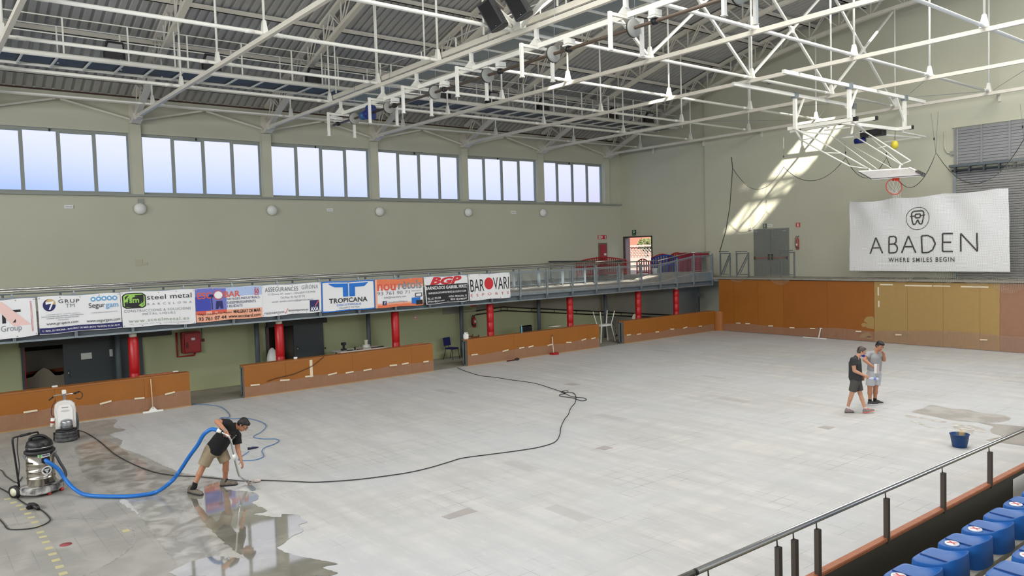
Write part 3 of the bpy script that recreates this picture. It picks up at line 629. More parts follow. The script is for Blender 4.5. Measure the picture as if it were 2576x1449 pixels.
f=banner(z5(615,652),z5(943,636),z5(957,828),z5(635,857),'black and white banner reading BARNIZADOS GABRIEL PEREZ',7)
f.rect(.02,.99,.02,.70,K); f.text('BGP',.12,.86,.70,.99,REDI,.05,.35); f.text('BARNIZADOS GABRIEL PEREZ',.02,.97,.53,.65,WH,.02); f.text('BARNIZADOSGABRIELPEREZ.BLOGSPOT.COM',.07,.94,.37,.44,WH,.01); f.text('TEL. 611 974 709',.03,.34,.17,.25,WH,.01); f.text('jabilper@msn.com',.03,.42,.06,.14,WH,.01); f.text('AVDA. PRINCIPAL 7B',.52,.95,.19,.26,WH,.01); f.text('08181 SENTMENAT',.56,.95,.08,.15,WH,.01)
f=banner(z5(950,632),z5(1262,616),z5(1270,802),z5(962,829),'white banner reading BAROVARI ESPORTS with a red disc as its letter O',8)
f.text('BAR',.03,.36,.34,.80,K); f.text('VARI',.58,.97,.36,.84,K); f.ell(.475,.62,.105,.24,REDI); f.text('ESPORTS',.03,.96,.15,.25,REDI,space=2.6)
# big banner on the far net
P=[at(*p,'Y',33.68) for p in ((2137,507),(2537,472),(2541,684),(2137,681))]
def mpA(u,v):
    top=P[0]+(P[1]-P[0])*u; top.z-= .10*abs(sin(PI*u*3.2))*(1-.55*u) ; bot=P[3]+(P[2]-P[3])*u; p=bot+(top-bot)*v
    w=.07*sin(u*17+v*3)*v**1.2*(.4+.6*sin(u*5+1)**2)+.05*sin((u*2.2-v)*9)*v+.03*sin(u*30+v*8)*(v**2)
    return (p.x,p.y+w,p.z)
r=T('large_banner',(-14.4,33.68,3.1),'large white wrinkled banner reading ABADEN hanging on the net before the shutter','banner')
MB().quadgrid(mpA,110,36).build('sheet',mat('white_fabric_banner',(236,236,236),.6),r,fixn=False)
f=Flat(r,mpA,(0,-1,0)); f.k=8
LW=.012
f.ring(.466,.715,.078,.155,.05,K); asp=2.0
f.line([(.425,.79),(.428,.70),(.438,.635),(.452,.64),(.466,.70),(.480,.64),(.494,.635),(.502,.70),(.507,.79),(.495,.815),(.437,.815),(.425,.79)],.018,asp,K)
f.line([(.415,.745),(.448,.75)],.016,asp,K); f.line([(.484,.75),(.515,.755)],.016,asp,K); f.line([(.450,.725),(.482,.725),(.482,.775),(.450,.775),(.450,.725)],.018,asp,K)
u0=.145
for ch,a,b,va,vb in (('A',.148,.235,.248,.478),('B',.278,.335,.25,.476),('A',.362,.452,.25,.482),('D',.492,.575,.25,.478),('E',.62,.682,.258,.486),('N',.728,.822,.255,.486)):
    w=.020; L=lambda x,y:(a+(b-a)*x,va+(vb-va)*y)
    S={'A':[[(0,0),(.5,1),(1,0)],[(.2,.36),(.8,.36)]],'B':[[(0,0),(0,1),(.6,1),(.82,.88),(.82,.66),(.6,.54),(0,.54)],[(.6,.54),(.88,.44),(1,.28),(.9,.08),(.68,0),(0,0)]],
       'D':[[(0,0),(0,1),(.45,1),(.8,.85),(1,.5),(.8,.15),(.45,0),(0,0)]],'E':[[(1,1),(0,1),(0,0),(1,0)],[(0,.52),(.85,.52)]],'N':[[(0,0),(0,1),(1,0),(1,1)]]}[ch]
    for st in S: f.line([L(*q) for q in st],w,asp,K,'lettering')
f.text('WHERE SMILES BEGIN',.275,.69,.125,.185,K,.012,space=1.25)
# ================================================================ THINGS ALONG THE LOWER WALL
XF=XL+.01
WGREY=mat('wall_paint_grey',(150,147,130),.85,noise=(.6,.06))
def yz(px,py,x=XF): p=at(px,py,'X',x); return p.y,p.z
# two-tone paint: grey above the sloping handrail
pts=[yz(1198,784),yz(1264,770),yz(1602,788)]
p2=[(18.0,pts[0][1]),(pts[0][0],pts[0][1]),pts[1],pts[2],(27.6,pts[2][1]-.05),(27.6,0.0),(YF,0.0),(YF,2.6),(18.0,2.6)]
struct('wall_left_upper_band',MB().prism([(XL+.004,y,z) for y,z in p2],(-.003,0,0)),WGREY,'grey painted band of the lower wall above the ramp handrail')
r=T('ramp_handrail',(XL+.06,22,1.4),'dark double handrail running down the green lower wall behind the fire extinguisher','handrail')
for dz in (0,-.16):
    q=[(XL+.07,y,z-.02+dz) for y,z in (yz(1196,781),yz(1264,771),yz(1718,793))]; MB().tube(q,.028,8).build('rail',mat('brown_rail',(48,34,28),.5),r)
for px in (1258,1274,1335,1392,1448,1505,1560): 
    y,z=yz(px,771+(px-1264)*.05); MB().bar((XL+.07,y,z),(XL+.07,y,z-.2),.02).build('bracket',mat('brown_rail',(48,34,28)),r)
# sliding doors
def sliding(y0,y1,yo0,ztop,htop,hy0,hy1,lab,papers,open_side):
    r=T('sliding_door',(XL+.1,(y0+y1)/2,0),lab,'door')
    MB().box(XL+.04,XL+.09,y0,y1,.02,ztop).build('leaf',DGREY,r)
    MB().box(XL+.0,XL+.16,hy0,hy1,ztop-.02,htop).build('track_cover',mat('track_cover_paint',(58,60,58),.6),r)
    h=MB(); h.tube([(XL+.09,y0+.12,.95),(XL+.14,y0+.12,.97),(XL+.14,y0+.12,1.15),(XL+.09,y0+.12,1.17)],.012,6); h.build('handle',CHROME,r)
    for k,(a,b) in enumerate(papers):
        p,q=yz(*a,XL+.1),yz(*b,XL+.1); o=MB().box(XL+.09,XL+.094,p[0],q[0],q[1],p[1]); o.build('notice_sheet',PAPER,r)
    return r
y_l=yz(157,880)[0]; y_r=yz(357,870)[0]
sliding(y_l,y_r,1.95,2.02,2.2,yz(48,874)[0],yz(429,841)[0],'wide dark grey sliding door with paper notices behind the leftmost red column',[((203.5,889),(231.5,902)),((275,879),(284,896)),((296,877),(304,894))],0)
y2=yz(737,860)[0]; y3=yz(812,860)[0]
sliding(y2,y3,10.0,1.98,2.14,yz(671,852)[0],yz(820,838)[0],'dark grey sliding door half open behind the second red column',[],0)
for a,b,l in ((yz(53,900)[0],yz(60,900)[0],'red edged frame post at the left of the wide sliding door opening'),(yz(672,870)[0]-.04,yz(672,870)[0]+.04,'red edged frame post at the left of the half open sliding door')):
    rr_=T('door_post',(XL,a,0),l,'door frame'); MB().box(XL,XL+.06,a,b,0,2.0).build('post',DGREY,rr_); MB().box(XL-.1,XL+.05,b,b+.025,0,2.0).build('red_edge',REDP,rr_)
# cut-out boards stored inside the first opening
r=T('cutout_board',(-28.0,3.6,0),'grey board with a curved cut-out edge standing inside the open store','board')
MB().prism([(-28.0,y,z) for y,z in ((2.5,0),(5.4,0),(5.4,1.3),(4.6,1.3),(4.35,1.25),(4.15,1.02),(3.95,.95),(3.8,.96),(3.65,1.15),(3.5,1.24),(3.35,1.15),(3.2,1.0),(2.9,.92),(2.5,.9))],(-.03,0,0)).build('board',mat('raw_board',(150,140,122),.8),r)
r=T('back_board',(-28.5,3.5,0),'tall grey board with torn orange lower edge behind the cut-out board','board'); MB().box(-28.5,-28.47,1.9,6,1.08,1.75).build('board',mat('raw_board2',(128,120,108),.8),r); MB().prism([(-28.46,2.1,1.0),(-28.46,3.2,1.1),(-28.46,4.6,1.15),(-28.46,4.6,1.07),(-28.46,3.9,1.0),(-28.46,3.2,1.02),(-28.46,2.2,.9)],(.01,0,0)).build('torn_edge',mat('torn_orange',(130,62,40),.8),r)
tag(MB().box(-28.3,-27.9,10.5,10.9,.0,.98).build('cardboard_box',mat('cardboard',(96,56,34),.8)),'brown box standing inside the half open store','box')
r=T('white_sack',(-27.05,10.5,0),'white sack bulging behind the second red column above the board','sack'); MB().ell((-27.0,10.45,.72),.18,.2,.52,14,10).build('sack',WHITEP,r)
# red hose cabinet
a=yz(457.6,836,XL+.25); b_=yz(508,888,XL+.25); y0,y1,z0,z1=a[0],b_[0],b_[1]+.03,a[1]-.02
r=T('hose_cabinet',(XL+.12,(y0+y1)/2,z0),'red fire hose cabinet with a white label on the green wall','fire cabinet')
MB().box(XL+.001,XL+.24,y0,y1,z0,z1).build('body',REDP,r,bevel=.02)
MB().box(XL+.24,XL+.26,y0+.06,y1-.03,z0+.03,z1-.03).build('door',REDP,r,bevel=.015)
MB().box(XL+.26,XL+.263,(y0+y1)/2-.02,(y0+y1)/2+.1,(z0+z1)/2+.08,(z0+z1)/2+.16).build('label',PAPER,r)
MB().box(XL+.26,XL+.263,y0+.1,y0+.19,z0+.18,z0+.38).build('latch',mat('dark_red',(96,12,14),.5),r)
MB().tube([(XL+.05,y0-.12,z1),(XL+.05,y0-.12,z0-.1),(XL+.05,y1-.2,z0-.1),(XL+.05,y1-.15,z0)],.03,8).build('pipe',REDP,r)
MB().box(XL+.001,XL+.04,y1+.05,y1+.17,z0+.33,z0+.43).build('call_point',mat('dark_red',(96,12,14)),r)
MB().bar((XL+.01,y1+.1,z0+.43),(XL+.01,y1+.1,2.5),.02).build('conduit',GREY,r)
# fire extinguishers
def extinguisher(x,y,z,lab,ax='X',h=.48):
    r=T('fire_extinguisher',(x,y,z),lab,'fire extinguisher')
    MB().lathe((x,y,z),[(.06,0),(.075,.02),(.078,.05),(.078,h*.75),(.06,h*.86),(.025,h*.92),(.02,h)],16).build('cylinder',REDP,r)
    MB().lathe((x,y,z+.07),[(.079,0),(.079,.06)],16).build('base_ring',BLACK,r)
    q=(0,1) if ax=='X' else (1,0)
    MB().tube([(x,y,z+h),(x-.06*q[0],y-.06*q[1],z+h+.05),(x-.13*q[0],y-.13*q[1],z+h-.08),(x-.14*q[0],y-.14*q[1],z+h-.28),(x-.10*q[0],y-.10*q[1],z+.1)],.014,6).build('hose',BLACK,r)
    MB().bar((x,y,z+h),(x+.08*q[0],y+.08*q[1],z+h+.07),.02).bar((x,y,z+h+.01),(x+.1*q[0],y+.1*q[1],z+h+.02),.02).build('lever',BLACK,r)
    d=(.08,0) if ax=='X' else (0,-.08)
    MB().box(x+d[0]-.003,x+d[0]+.003 ,y-.035,y+.035,z+.2,z+.3).build('label',PAPER,r) if ax=='X' else MB().box(x-.035,x+.035,y+d[1]-.003,y+d[1]+.003,z+.2,z+.3).build('label',PAPER,r)
y,z=yz(1193,823,XL+.1); extinguisher(XL+.1,y,z,'red fire extinguisher on the green wall near the blue chair')
# signs and little boxes on the lower wall
def wsign(name,px0,py0,px1,py1,m,lab,cat,extra=None,X=XL+.001,th=.02):
    a=at(px0,py0,'X',X); b=at(px1,py1,'X',X); r=T(name,(X,(a.y+b.y)/2,b.z),lab,cat); MB().box(X,X+th,a.y,b.y,b.z,a.z).build('plate',m,r)
    f=Flat(r,lambda u,v:(X+th,a.y+(b.y-a.y)*u,b.z+(a.z-b.z)*v),(1,0,0))
    if extra: extra(f)
    return r
def spk(f): f.rect(.06,.94,.06,.94,REDI); f.ell(.5,.5,.36,.36,WH); f.ring(.5,.5,.28,.28,.3,REDI)
wsign('alarm_sounder',1040,794,1048,803.5,WHITEP,'small square red and white sounder on the green wall left of the blue chair','alarm',spk)
def s1(f): f.rect(.55,.98,.66,.98,REDI); f.text('USO OBLIGATORIO',.08,.6,.25,.40,K); f.text('MASCARILLA',.08,.5,.5,.62,K)
wsign('notice_sign',1165,768,1198,781,WALLG,'small faded notice sign under the walkway above the fire extinguisher','sign',s1)
wsign('switch_box',816.5,874,819.5,877,BLACK,'tiny black switch on the wall right of the half open sliding door','switch')
# chairs ------------------------------------------------------------
def blue_chair():
    r=T('office_chair',(0,0,0),'navy blue padded visitor chair with black legs on the grey strip','chair'); N_=mat('navy_fabric',(24,28,92),.8,bump=(80,.3))
    MB().box(-.22,.22,-.22,.22,.43,.49).build('seat',N_,r,bevel=.025)
    bk=MB(); bk.quadgrid(lambda u,v:(-.23+.46*u*1.0,.24+.03*cos((u-.5)*3)+.05*v,.56+.34*v),8,6); 
    o=bk.build('backrest',N_,r); s=o.modifiers.new('s','SOLIDIFY'); s.thickness=.04; b2=o.modifiers.new('b','BEVEL'); b2.width=.015; b2.segments=2
    for x,y in ((-.2,-.2),(.2,-.2)): MB().tube([(x,y*.9,.43),(x*1.15,y*1.15,0)],.013,8).build('leg',BLACK,r)
    for x in (-.2,.2): MB().tube([(x,.16,.43),(x*1.15,.28,0)],.013,8).build('leg',BLACK,r)
    for x in (-.1,.1): MB().tube([(x,.18,.44),(x,.25,.5),(x,.27,.62)],.012,8).build('back_support',BLACK,r)
    return r
c=blue_chair(); p=at(1137,893,'X',-26.75); c.location=(p.x,p.y,0); c.rotation_euler=(0,0,math.radians(108))
WOODC=mat('brown_wood',(110,66,38),.5)
def wood_chair(lab):
    r=T('wooden_chair',(0,0,0),lab,'chair','brown wooden folding chairs behind the board')
    for x in (-.2,.2): MB().bar((x,.18,0),(x,.22,.98),.035).build('rear_leg',WOODC,r); MB().bar((x,-.2,0),(x,-.18,.45),.035).build('front_leg',WOODC,r)
    MB().box(-.22,.22,-.2,.2,.43,.46).build('seat',WOODC,r)
    for z in (.66,.78,.90): MB().bar((-.2,.215,z),(.2,.215,z),.02,.05).build('back_slat',WOODC,r)
    return r
p=at(1204,850,'X',-25.9); p.x+=.55; c=wood_chair('brown slatted wooden chair behind the white canister, right one'); c.location=(p.x-.55,p.y,0); c.rotation_euler=(0,0,math.radians(95))
c=copy_tree(c); c['label']='brown slatted wooden chair behind the white canister, left one'; c.location=(p.x-.95,p.y-.12,0); c.rotation_euler=(0,0,math.radians(80))
# white jug, bottle, cup on the boards
y,_=yz(1174,850,XB-.1); r=T('canister',(XB-.15,y,1.045),'white plastic canister standing on the left end of the third board','canister')
MB().box(XB-.22,XB-.08,y-.1,y+.1,1.045,1.27).build('body',WHITEP,r,bevel=.03); MB().lathe((XB-.15,y-.04,1.27),[(.03,0),(.03,.05)],12).build('cap',WHITEP,r); MB().tube([(XB-.15,y-.0,1.26),(XB-.15,y+.03,1.31),(XB-.15,y+.08,1.31),(XB-.15,y+.09,1.25)],.014,6).build('handle',WHITEP,r)
y,_=yz(1313,838,XB-.1); r=T('water_bottle',(XB-.12,y,1.045),'clear blue water bottle standing on the third board','bottle')
MB().lathe((XB-.12,y,1.045),[(.04,0),(.042,.02),(.042,.2),(.03,.25),(.014,.28),(.014,.31)],12).build('bottle',mat('bottle_plastic',(120,175,190),.15,alpha=.6),r); MB().lathe((XB-.12,y,1.355),[(.016,0),(.016,.02)],10).build('cap',mat('cap_blue',(120,170,200),.4),r)
r=T('office_chair',(-25.9,yz(1324,830)[0]+.3,0),'black backrest of a chair showing above the third board beside the water bottle','chair')
cy=yz(1326,840,-25.9)[0]; MB().box(-25.98,-25.9,cy-.37,cy+.33,.6,1.18).build('backrest',mat('black_fabric',(14,14,16),.9),r,bevel=.04); MB().box(-25.9,-25.4,cy-.3,cy+.3,.42,.5).build('seat',mat('black_fabric',(14,14,16)),r,bevel=.02)
for a,b in ((-25.95,-.3),(-25.95,.3),(-25.45,-.3),(-25.45,.3)): MB().bar((a,cy+b,0),(a,cy+b,.45),.03).build('leg',BLACK,r)
cy=yz(1395,830,-26.0)[0]; r=T('round_table',(-26,cy,0),'cream round table edge rising behind the third board','table')
MB().lathe((-26,cy,1.02),[(.30,-.03),(.31,0)],24).build('tabletop',CREAMP,r); MB().tube([(-26,cy,0),(-26,cy,1.0)],.05,10).build('pedestal',CREAMP,r)
# upside-down white plastic stool with legs up, resting on another
px=[(1497,778,1506,816),(1521,776,1520,816),(1530,776,1525,816)]; X_=-25.9
def q(px_,py_,X=X_): return at(px_,py_,'X',X)
y0,y1=q(1505,818).y,q(1534,818).y; ym=(y0+y1)/2; zt=q(1515,818).z
r=T('plastic_stool',(X_,ym,0),'white plastic stool standing in the gap before the fourth board','stool')
MB().box(X_-.2,X_+.2,y0,y1,zt-.05,zt).build('seat',WHITEP,r,bevel=.015)
for a in (-1,1):
    for b in (-1,1): MB().bar((X_+a*.24,ym+b*(y1-y0)*.62,0),(X_+a*.16,ym+b*(y1-y0)*.42,zt-.04),.05,.035).build('leg',WHITEP,r)
r=T('plastic_stool',(X_,ym,zt),'white plastic stool turned upside down with its legs in the air','stool')
MB().box(X_-.19,X_+.19,y0+.03,y1-.03,zt+.002,zt+.04).build('seat',WHITEP,r,bevel=.012)
for a in (-1,1):
    for b in (-1,1): MB().bar((X_+a*.24,ym+b*(y1-y0)*.62,zt+.66),(X_+a*.16,ym+b*(y1-y0)*.42,zt+.04),.045,.03).build('leg',WHITEP,r)
a=at(1532,780,'X',-26.6); b=at(1550,842,'X',-26.9); m_=a+(b-a)*.62
r=T('mop',(a.x,a.y,0.1),'green handled mop leaning on the wall beside the white plastic stools','mop'); MB().tube([tuple(a),tuple(m_)],.018,8).build('handle',mat('teal_handle',(36,86,90),.5),r); MB().tube([tuple(m_),tuple(b)],.012,8).build('lower_pole',GALV,r); MB().tube([tuple(b),(b.x+.02,b.y+.02,.04)],[.03,.07],8).build('head',BLACK,r)
# table with odds and ends behind board two
ya,yb=yz(848,880,-26.2)[0],yz(964,872,-26.2)[0]; r=T('folding_table',(-26.2,(ya+yb)/2,0),'pale topped table behind the second board covered with small odds and ends','table')
MB().box(-26.75,-25.9,ya,yb,.90,.94).build('tabletop',mat('table_top',(214,210,200),.5),r)
for a in (-26.6,-26.0):
    for b in (ya+.15,yb-.15): MB().bar((a,b,0),(a,b,.9),.04).build('leg',BLACK,r)
ZT=.94
def ty(px,X): return at(px,880,'X',X).y
def small(name,lab,cat,fn): r=T(name,(0,0,ZT),lab,cat); fn(r); return r
Y_=ty(865,-26.3); r=T('camera_grip',(-26.3,Y_,ZT),'black hand tool standing on the left end of the table','tool'); MB().box(-26.36,-26.24,Y_-.1,Y_+.1,ZT,ZT+.07).build('base',BLACK,r,bevel=.015); MB().bar((-26.3,Y_,ZT+.05),(-26.3,Y_,ZT+.2),.06).build('stem',BLACK,r); MB().box(-26.36,-26.24,Y_-.08,Y_+.08,ZT+.2,ZT+.3).build('top',BLACK,r,bevel=.01)
Y_=ty(893,-26.1); tag(MB().lathe((-26.1,Y_,ZT),[(.03,0),(.04,.11)],12).build('cup',BLACK),'small black cup on the middle of the table','cup')
Y_=ty(922,-26.4)
for k in range(4): tag(MB().lathe((-26.4,Y_,ZT+.028*k+.002),[(.08,0),(.15,.02),(.15,.026)],20).build('plate',WHITEP),['bottom plate','second plate from the bottom','third plate from the bottom','top plate'][k]+' of the small white stack on the table','plate','stacked plates on the table')
r=T('kitchen_roll',(-26.4,Y_,ZT+.12),'cream roll standing on the stack of plates','roll'); MB().lathe((-26.4,Y_,ZT+.115),[(.065,0),(.065,.13),(.075,.14),(.075,.18)],16).build('roll',CREAMP,r)
for k,(px_,X,s,l) in enumerate(((880,-26.05,.12,'flat black tool on the table left of the cup'),(905,-26.05,.13,'dark red flat tool on the table right of the cup'),(944,-26.05,.16,'dark red strip of rags at the right of the table'),(958,-26.1,.12,'small black block at the right end of the table'))):
    Y_=ty(px_,X); tag(MB().box(X-.04,X+.04,Y_-s,Y_+s,ZT,ZT+.03).build('hand_tool',BLACK if k in(0,3) else mat('maroon',(72,22,24),.7),bevel=.008),l,'tool')
Y_=yz(745,903,XB-.1)[0]; tag(MB().lathe((XB-.15,Y_,1.045),[(.06,0),(.065,.07)],14).build('cup',WHITEP),'small white cup standing on the second board near the red column','cup')
Y_=yz(140,980,XB-.1)[0]; tag(MB().box(XB-.2,XB-.1,Y_-.08,Y_+.06,1.045,1.085).build('tape_roll',WHITEP,bevel=.01),'small white block lying on the first board above the floor grinder','block')
for px_,l,X in ((455,'wooden strip lying on the right end of the first board',XB-.2),(1075,'wooden strip lying on the right end of the second board',XB-.2),(1490,'wooden strip lying on the right end of the third board',XB-.2)):
    Y_=at(px_,850+(1075-px_)*.1,'X',X).y; tag(MB().box(X-.06,X+.02,Y_-1.2,Y_-.15,1.047,1.085).build('wood_strip',WOODR),l,'wood strip')
tag(MB().box(XB-.2,XB-.1,at(440,930,'X',XB).y-.02,at(440,930,'X',XB).y+.12,1.087,1.11).build('cloth_scrap',WHITEP),'small white scrap lying on the wooden strip of the first board','scrap')
# white tape on board 2
y,z=yz(782,902,XB+.004); tag(MB().box(XB+.001,XB+.004,y-.05,y+.05,.38,.98).build('tape_strip',TAPE),'vertical white tape on the second board crossed by the brown cable','tape')
# squeegee, red brush
p=at(385,1031,'X',XB+.12); tp=at(379,953,'X',XB+.05)
r=T('squeegee',(p.x,p.y,0),'white floor squeegee with a wooden pole leaning on the first board','squeegee')
MB().tube([(p.x,p.y,.1),tuple(tp)],.016,8).build('pole',mat('pale_wood',(206,176,140),.6),r); dirv=V(0,1,0)
MB().box(p.x-.02,p.x+.02,p.y-.28,p.y+.28,0.0,.045).build('blade',WHITEP,r); MB().prism([(p.x-.01,p.y-.12,.045),(p.x-.01,p.y+.12,.045),(p.x-.01,p.y+.02,.16),(p.x-.01,p.y-.02,.16)],(.02,0,0)).build('blade_holder',WHITEP,r)
p=at(1395,890,'X',XB+.2); tp=at(1389,847,'X',XB+.08)
r=T('red_broom',(p.x,p.y,0),'red push broom with a white pole leaning on the third board','broom')
MB().prism([(p.x-.12,p.y-.16,0),(p.x+.12,p.y-.16,0),(p.x+.14,p.y+.12,0),(p.x+.02,p.y+.2,0),(p.x-.12,p.y+.16,0)],(0,0,.09)).build('head',REDP,r); MB().tube([(p.x,p.y-.05,.08),tuple(tp)],.016,8).build('pole',mat('white_pole',(225,215,205),.4),r); MB().tube([tuple(tp),(tp.x,tp.y,tp.z+.1)],.018,8).build('grip',mat('brown_grip',(110,60,40),.6),r)
p=at(1290,906,'Z',0.03); r=T('hand_tool',(p.x,p.y,0),'small black tool lying at the foot of the third board','tool'); MB().bar((p.x,p.y-.3,.03),(p.x,p.y+.1,.03),.05,.04).build('handle',mat('maroon',(72,22,24)),r); MB().ell((p.x,p.y+.22,.05),.07,.12,.05).build('head',BLACK,r)
# small squeegee by far wall
p=at(2056,852,'Z',0); r=T('floor_wiper',(p.x,33.2,0),'white floor wiper standing against the tall far boards','squeegee'); MB().box(p.x-.75,p.x+.4,33.1,33.16,0.0,.03).build('blade',WHITEP,r); MB().bar((p.x,33.15,.03),(p.x+.03,33.28,.46),.035).build('pole',WHITEP,r); MB().box(p.x,p.x+.1,33.27,33.3,.44,.48).build('grip',WHITEP,r)
# bench lamp behind last board
a=at(1757,742,'X',-26.6); r=T('pole_sign',(-26.6,a.y,0),'pale rectangular plate on a thin black pole behind the fourth board','sign'); MB().box(-26.62,-26.59,a.y-.17,a.y+.17,a.z-.12,a.z+.12).build('plate',mat('plate_grey',(120,118,104),.6),r,bevel=.005); MB().bar((-26.6,a.y+.05,0),(-26.6,a.y+.05,a.z-.1),.03).build('pole',BLACK,r)
a=at(1598,803,'X',-26.0); r=T('plastic_chair',(-26,a.y,0),'white rounded chair back peeping over the fourth board','chair'); MB().ell((-26,a.y,.95),.05,.22,.22,14,10).build('backrest',CREAMP,r); MB().box(-26,-25.6,a.y-.2,a.y+.2,.42,.46).build('seat',CREAMP,r); 
for q_ in (-.18,.18): MB().bar((-25.63,a.y+q_,0),(-25.63,a.y+q_,.43),.03).build('leg',CREAMP,r); MB().bar((-26,a.y+q_,0),(-26,a.y+q_,.9),.03).build('leg',CREAMP,r)
# ================================================================ UPPER WALL FITTINGS
def wbox(name,px0,py0,px1,py1,m,lab,cat,th=.06,extra=None,ax='X',plane=XW): return wsign(name,px0,py0,px1,py1,m,lab,cat,extra,X=XW+.001,th=th)
for i,(px_,py_) in enumerate(((353,525),(685,529),(956,532),(1179,534),(1367,535))):
    p=at(px_,py_,'X',XW+.1); r=T('globe_lamp',(XW,p.y,p.z),'round white globe lamp on the wall under the windows, '+ordn[i],'wall lamp','round wall lamps under the windows')
    MB().lathe((XW+.001,p.y,p.z),[(.2,0),(.2,.05)],24,'X').build('base',FRAME,r)
    MB().lathe((XW+.05,p.y,p.z),[(.235,0),(.225,.06),(.17,.13),(.09,.17),(.0,.185)],24,'X').build('globe',WHITEP,r)
wbox('junction_box',347,500,360,513,FRAME,'square junction box above the leftmost globe lamp','box',.08)
def slots(f): f.rect(.1,.9,.35,.65,pm('pale_grey',(185,188,190)))
for a,l in (((161,516,184,525),'emergency light left of the leftmost globe lamp'),((821.5,524.5,837,532),'emergency light between the second and third globe lamps'),((1284.5,530.5,1297,538),'emergency light between the fourth and fifth globe lamps')): wbox('emergency_light',*a,WHITEP,'small white rectangular '+l,'emergency light',.05,slots).update_tag() if False else wbox('emergency_light',*a,WHITEP,'small white rectangular '+l,'emergency light',.05,slots)
wbox('cover_plate',341,652.5,358,668,mat('beige_plate',(188,180,158),.6),'square beige cover plate low on the upper wall','cover plate',.02)
wbox('cover_plate',362,659,371,667,mat('beige_plate',(188,180,158)),'tiny beige cover plate right of the square one','cover plate',.02)
def sg(f):
    f.rect(.08,.32,.1,.9,WH); f.ring(.2,.5,.09,.3,.4,K); f.rect(.40,.52,.2,.85,WH); f.rect(.80,.90,.12,.88,WH)
wbox('fire_sign',1503.5,592,1525.5,601.5,REDI,'red and white fire hose sign above the red cabinet near the open doorway','sign',.01,sg)
p0=at(1505,612,'X',XW); p1=at(1528,700,'X',XW)
r=T('fire_cabinet',(XW,(p0.y+p1.y)/2,2.76),'tall red fire cabinet door set in a frame left of the open doorway','fire cabinet')
MB().box(XW+.001,XW+.03,p0.y-.02,p1.y+.02,2.76,p0.z+.02).build('frame',mat('khaki_frame',(120,110,84),.6),r); MB().box(XW+.03,XW+.05,p0.y+.1,p1.y-.06,2.8,p0.z-.08).build('door',REDP,r); MB().box(XW+.05,XW+.053,p0.y+.42,p0.y+.62,p0.z-.75,p0.z-.62).build('label',PAPER,r); MB().box(XW+.05,XW+.055,p0.y+.16,p0.y+.26,3.55,3.85).build('handle',mat('dark_red',(96,12,14)),r)
# far wall fittings ------------------------------------------------------
def fsign(name,px0,py0,px1,py1,m,lab,cat,extra=None,Y=YF-.121,th=.02,part='plate'):
    a=at(px0,py0,'Y',Y); b=at(px1,py1,'Y',Y); r=T(name,((a.x+b.x)/2,Y,b.z),lab,cat); MB().box(a.x,b.x,Y-th,Y,b.z,a.z).build(part,m,r)
    f=Flat(r,lambda u,v:(a.x+(b.x-a.x)*u,Y-th,b.z+(a.z-b.z)*v),(0,-1,0))
    if extra: extra(f)
    return r
def ex(f): f.text('D',.28,.72,.42,.88,WH,.03); f.rect(.08,.92,.22,.26,WH); f.rect(.42,.5,.42,.7,GREENS)
fsign('exit_sign',1590.5,578.5,1600.5,592,GREENS,'dark green exit sign reading D above the open doorway','sign',ex,Y=YF-.001)
fsign('emergency_light',1602,577.5,1615,584,WALLP,'flat emergency light right of the green sign above the open doorway','emergency light',slots,Y=YF-.001,th=.05)
fsign('exit_sign',1919.5,563,1929.5,577,GREENS,'dark green exit sign reading D above the grey double door','sign',ex)
fsign('emergency_light',1931,564,1944,570.5,WHITEP,'flat emergency light right of the green sign above the grey double door','emergency light',slots,th=.05)
fsign('detector',1887,572,1891.5,578,WHITEP,'tiny white detector left of the grey double door','detector',th=.08)
fsign('detector',1558,586,1561,590,WHITEP,'tiny white detector left of the open doorway','detector',th=.08,Y=YF-.001)
def fe(f): f.rect(.38,.62,.2,.85,WH); f.rect(.3,.7,.18,.25,WH)
fsign('fire_sign',2002.5,560.5,2013,571.5,REDI,'small red extinguisher sign right of the grey double door','sign',fe)
p=at(2005,628,'Y',YF-.25); extinguisher(p.x,YF-.20,p.z,'red fire extinguisher hanging right of the grey double door','Y',.62)
fsign('wall_speaker',1934,201,1947,209,FRAME,'small box fixed high on the gable wall under the roof','box',th=.2)
# double door
YD=YF-.125; a=at(1898,579,'Y',YD); b=at(1983,576,'Y',YD)
r=struct('door_1',MB().box(a.x-.05,b.x+.05,YD-.02,YD,2.76,a.z+.05),mat('door_frame_paint',(120,126,120),.6),'dark grey double door on the far platform')
DG=mat('door_grey',(104,110,108),.5); xm=(a.x+b.x)/2
for x0,x1,s in ((a.x,xm-.008,1),(xm+.008,b.x,-1)):
    l=struct('door_leaf',MB().box(x0,x1,YD-.05,YD-.02,2.77,a.z),DG,parent=r)
    struct('panic_bar',MB().box(x0+.08,x1-.08,YD-.11,YD-.08,3.68,3.73),mat('panic_bar_red',(150,50,46),.5),parent=l)
    xx=x1-.09 if s>0 else x0+.09
    struct('lock_box',MB().box(xx-.035,xx+.035,YD-.12,YD-.05,3.60,3.90),BLACK,parent=l)
    xx=x0+.05 if s>0 else x1-.05
    struct('bar_bracket',MB().box(xx-.03,xx+.03,YD-.12,YD-.05,3.62,3.78),BLACK,parent=l)
    struct('door_closer',MB().box(xx-.0,xx+.22*s,YD-.09,YD-.05,a.z-.12,a.z-.06),GALV,parent=l)
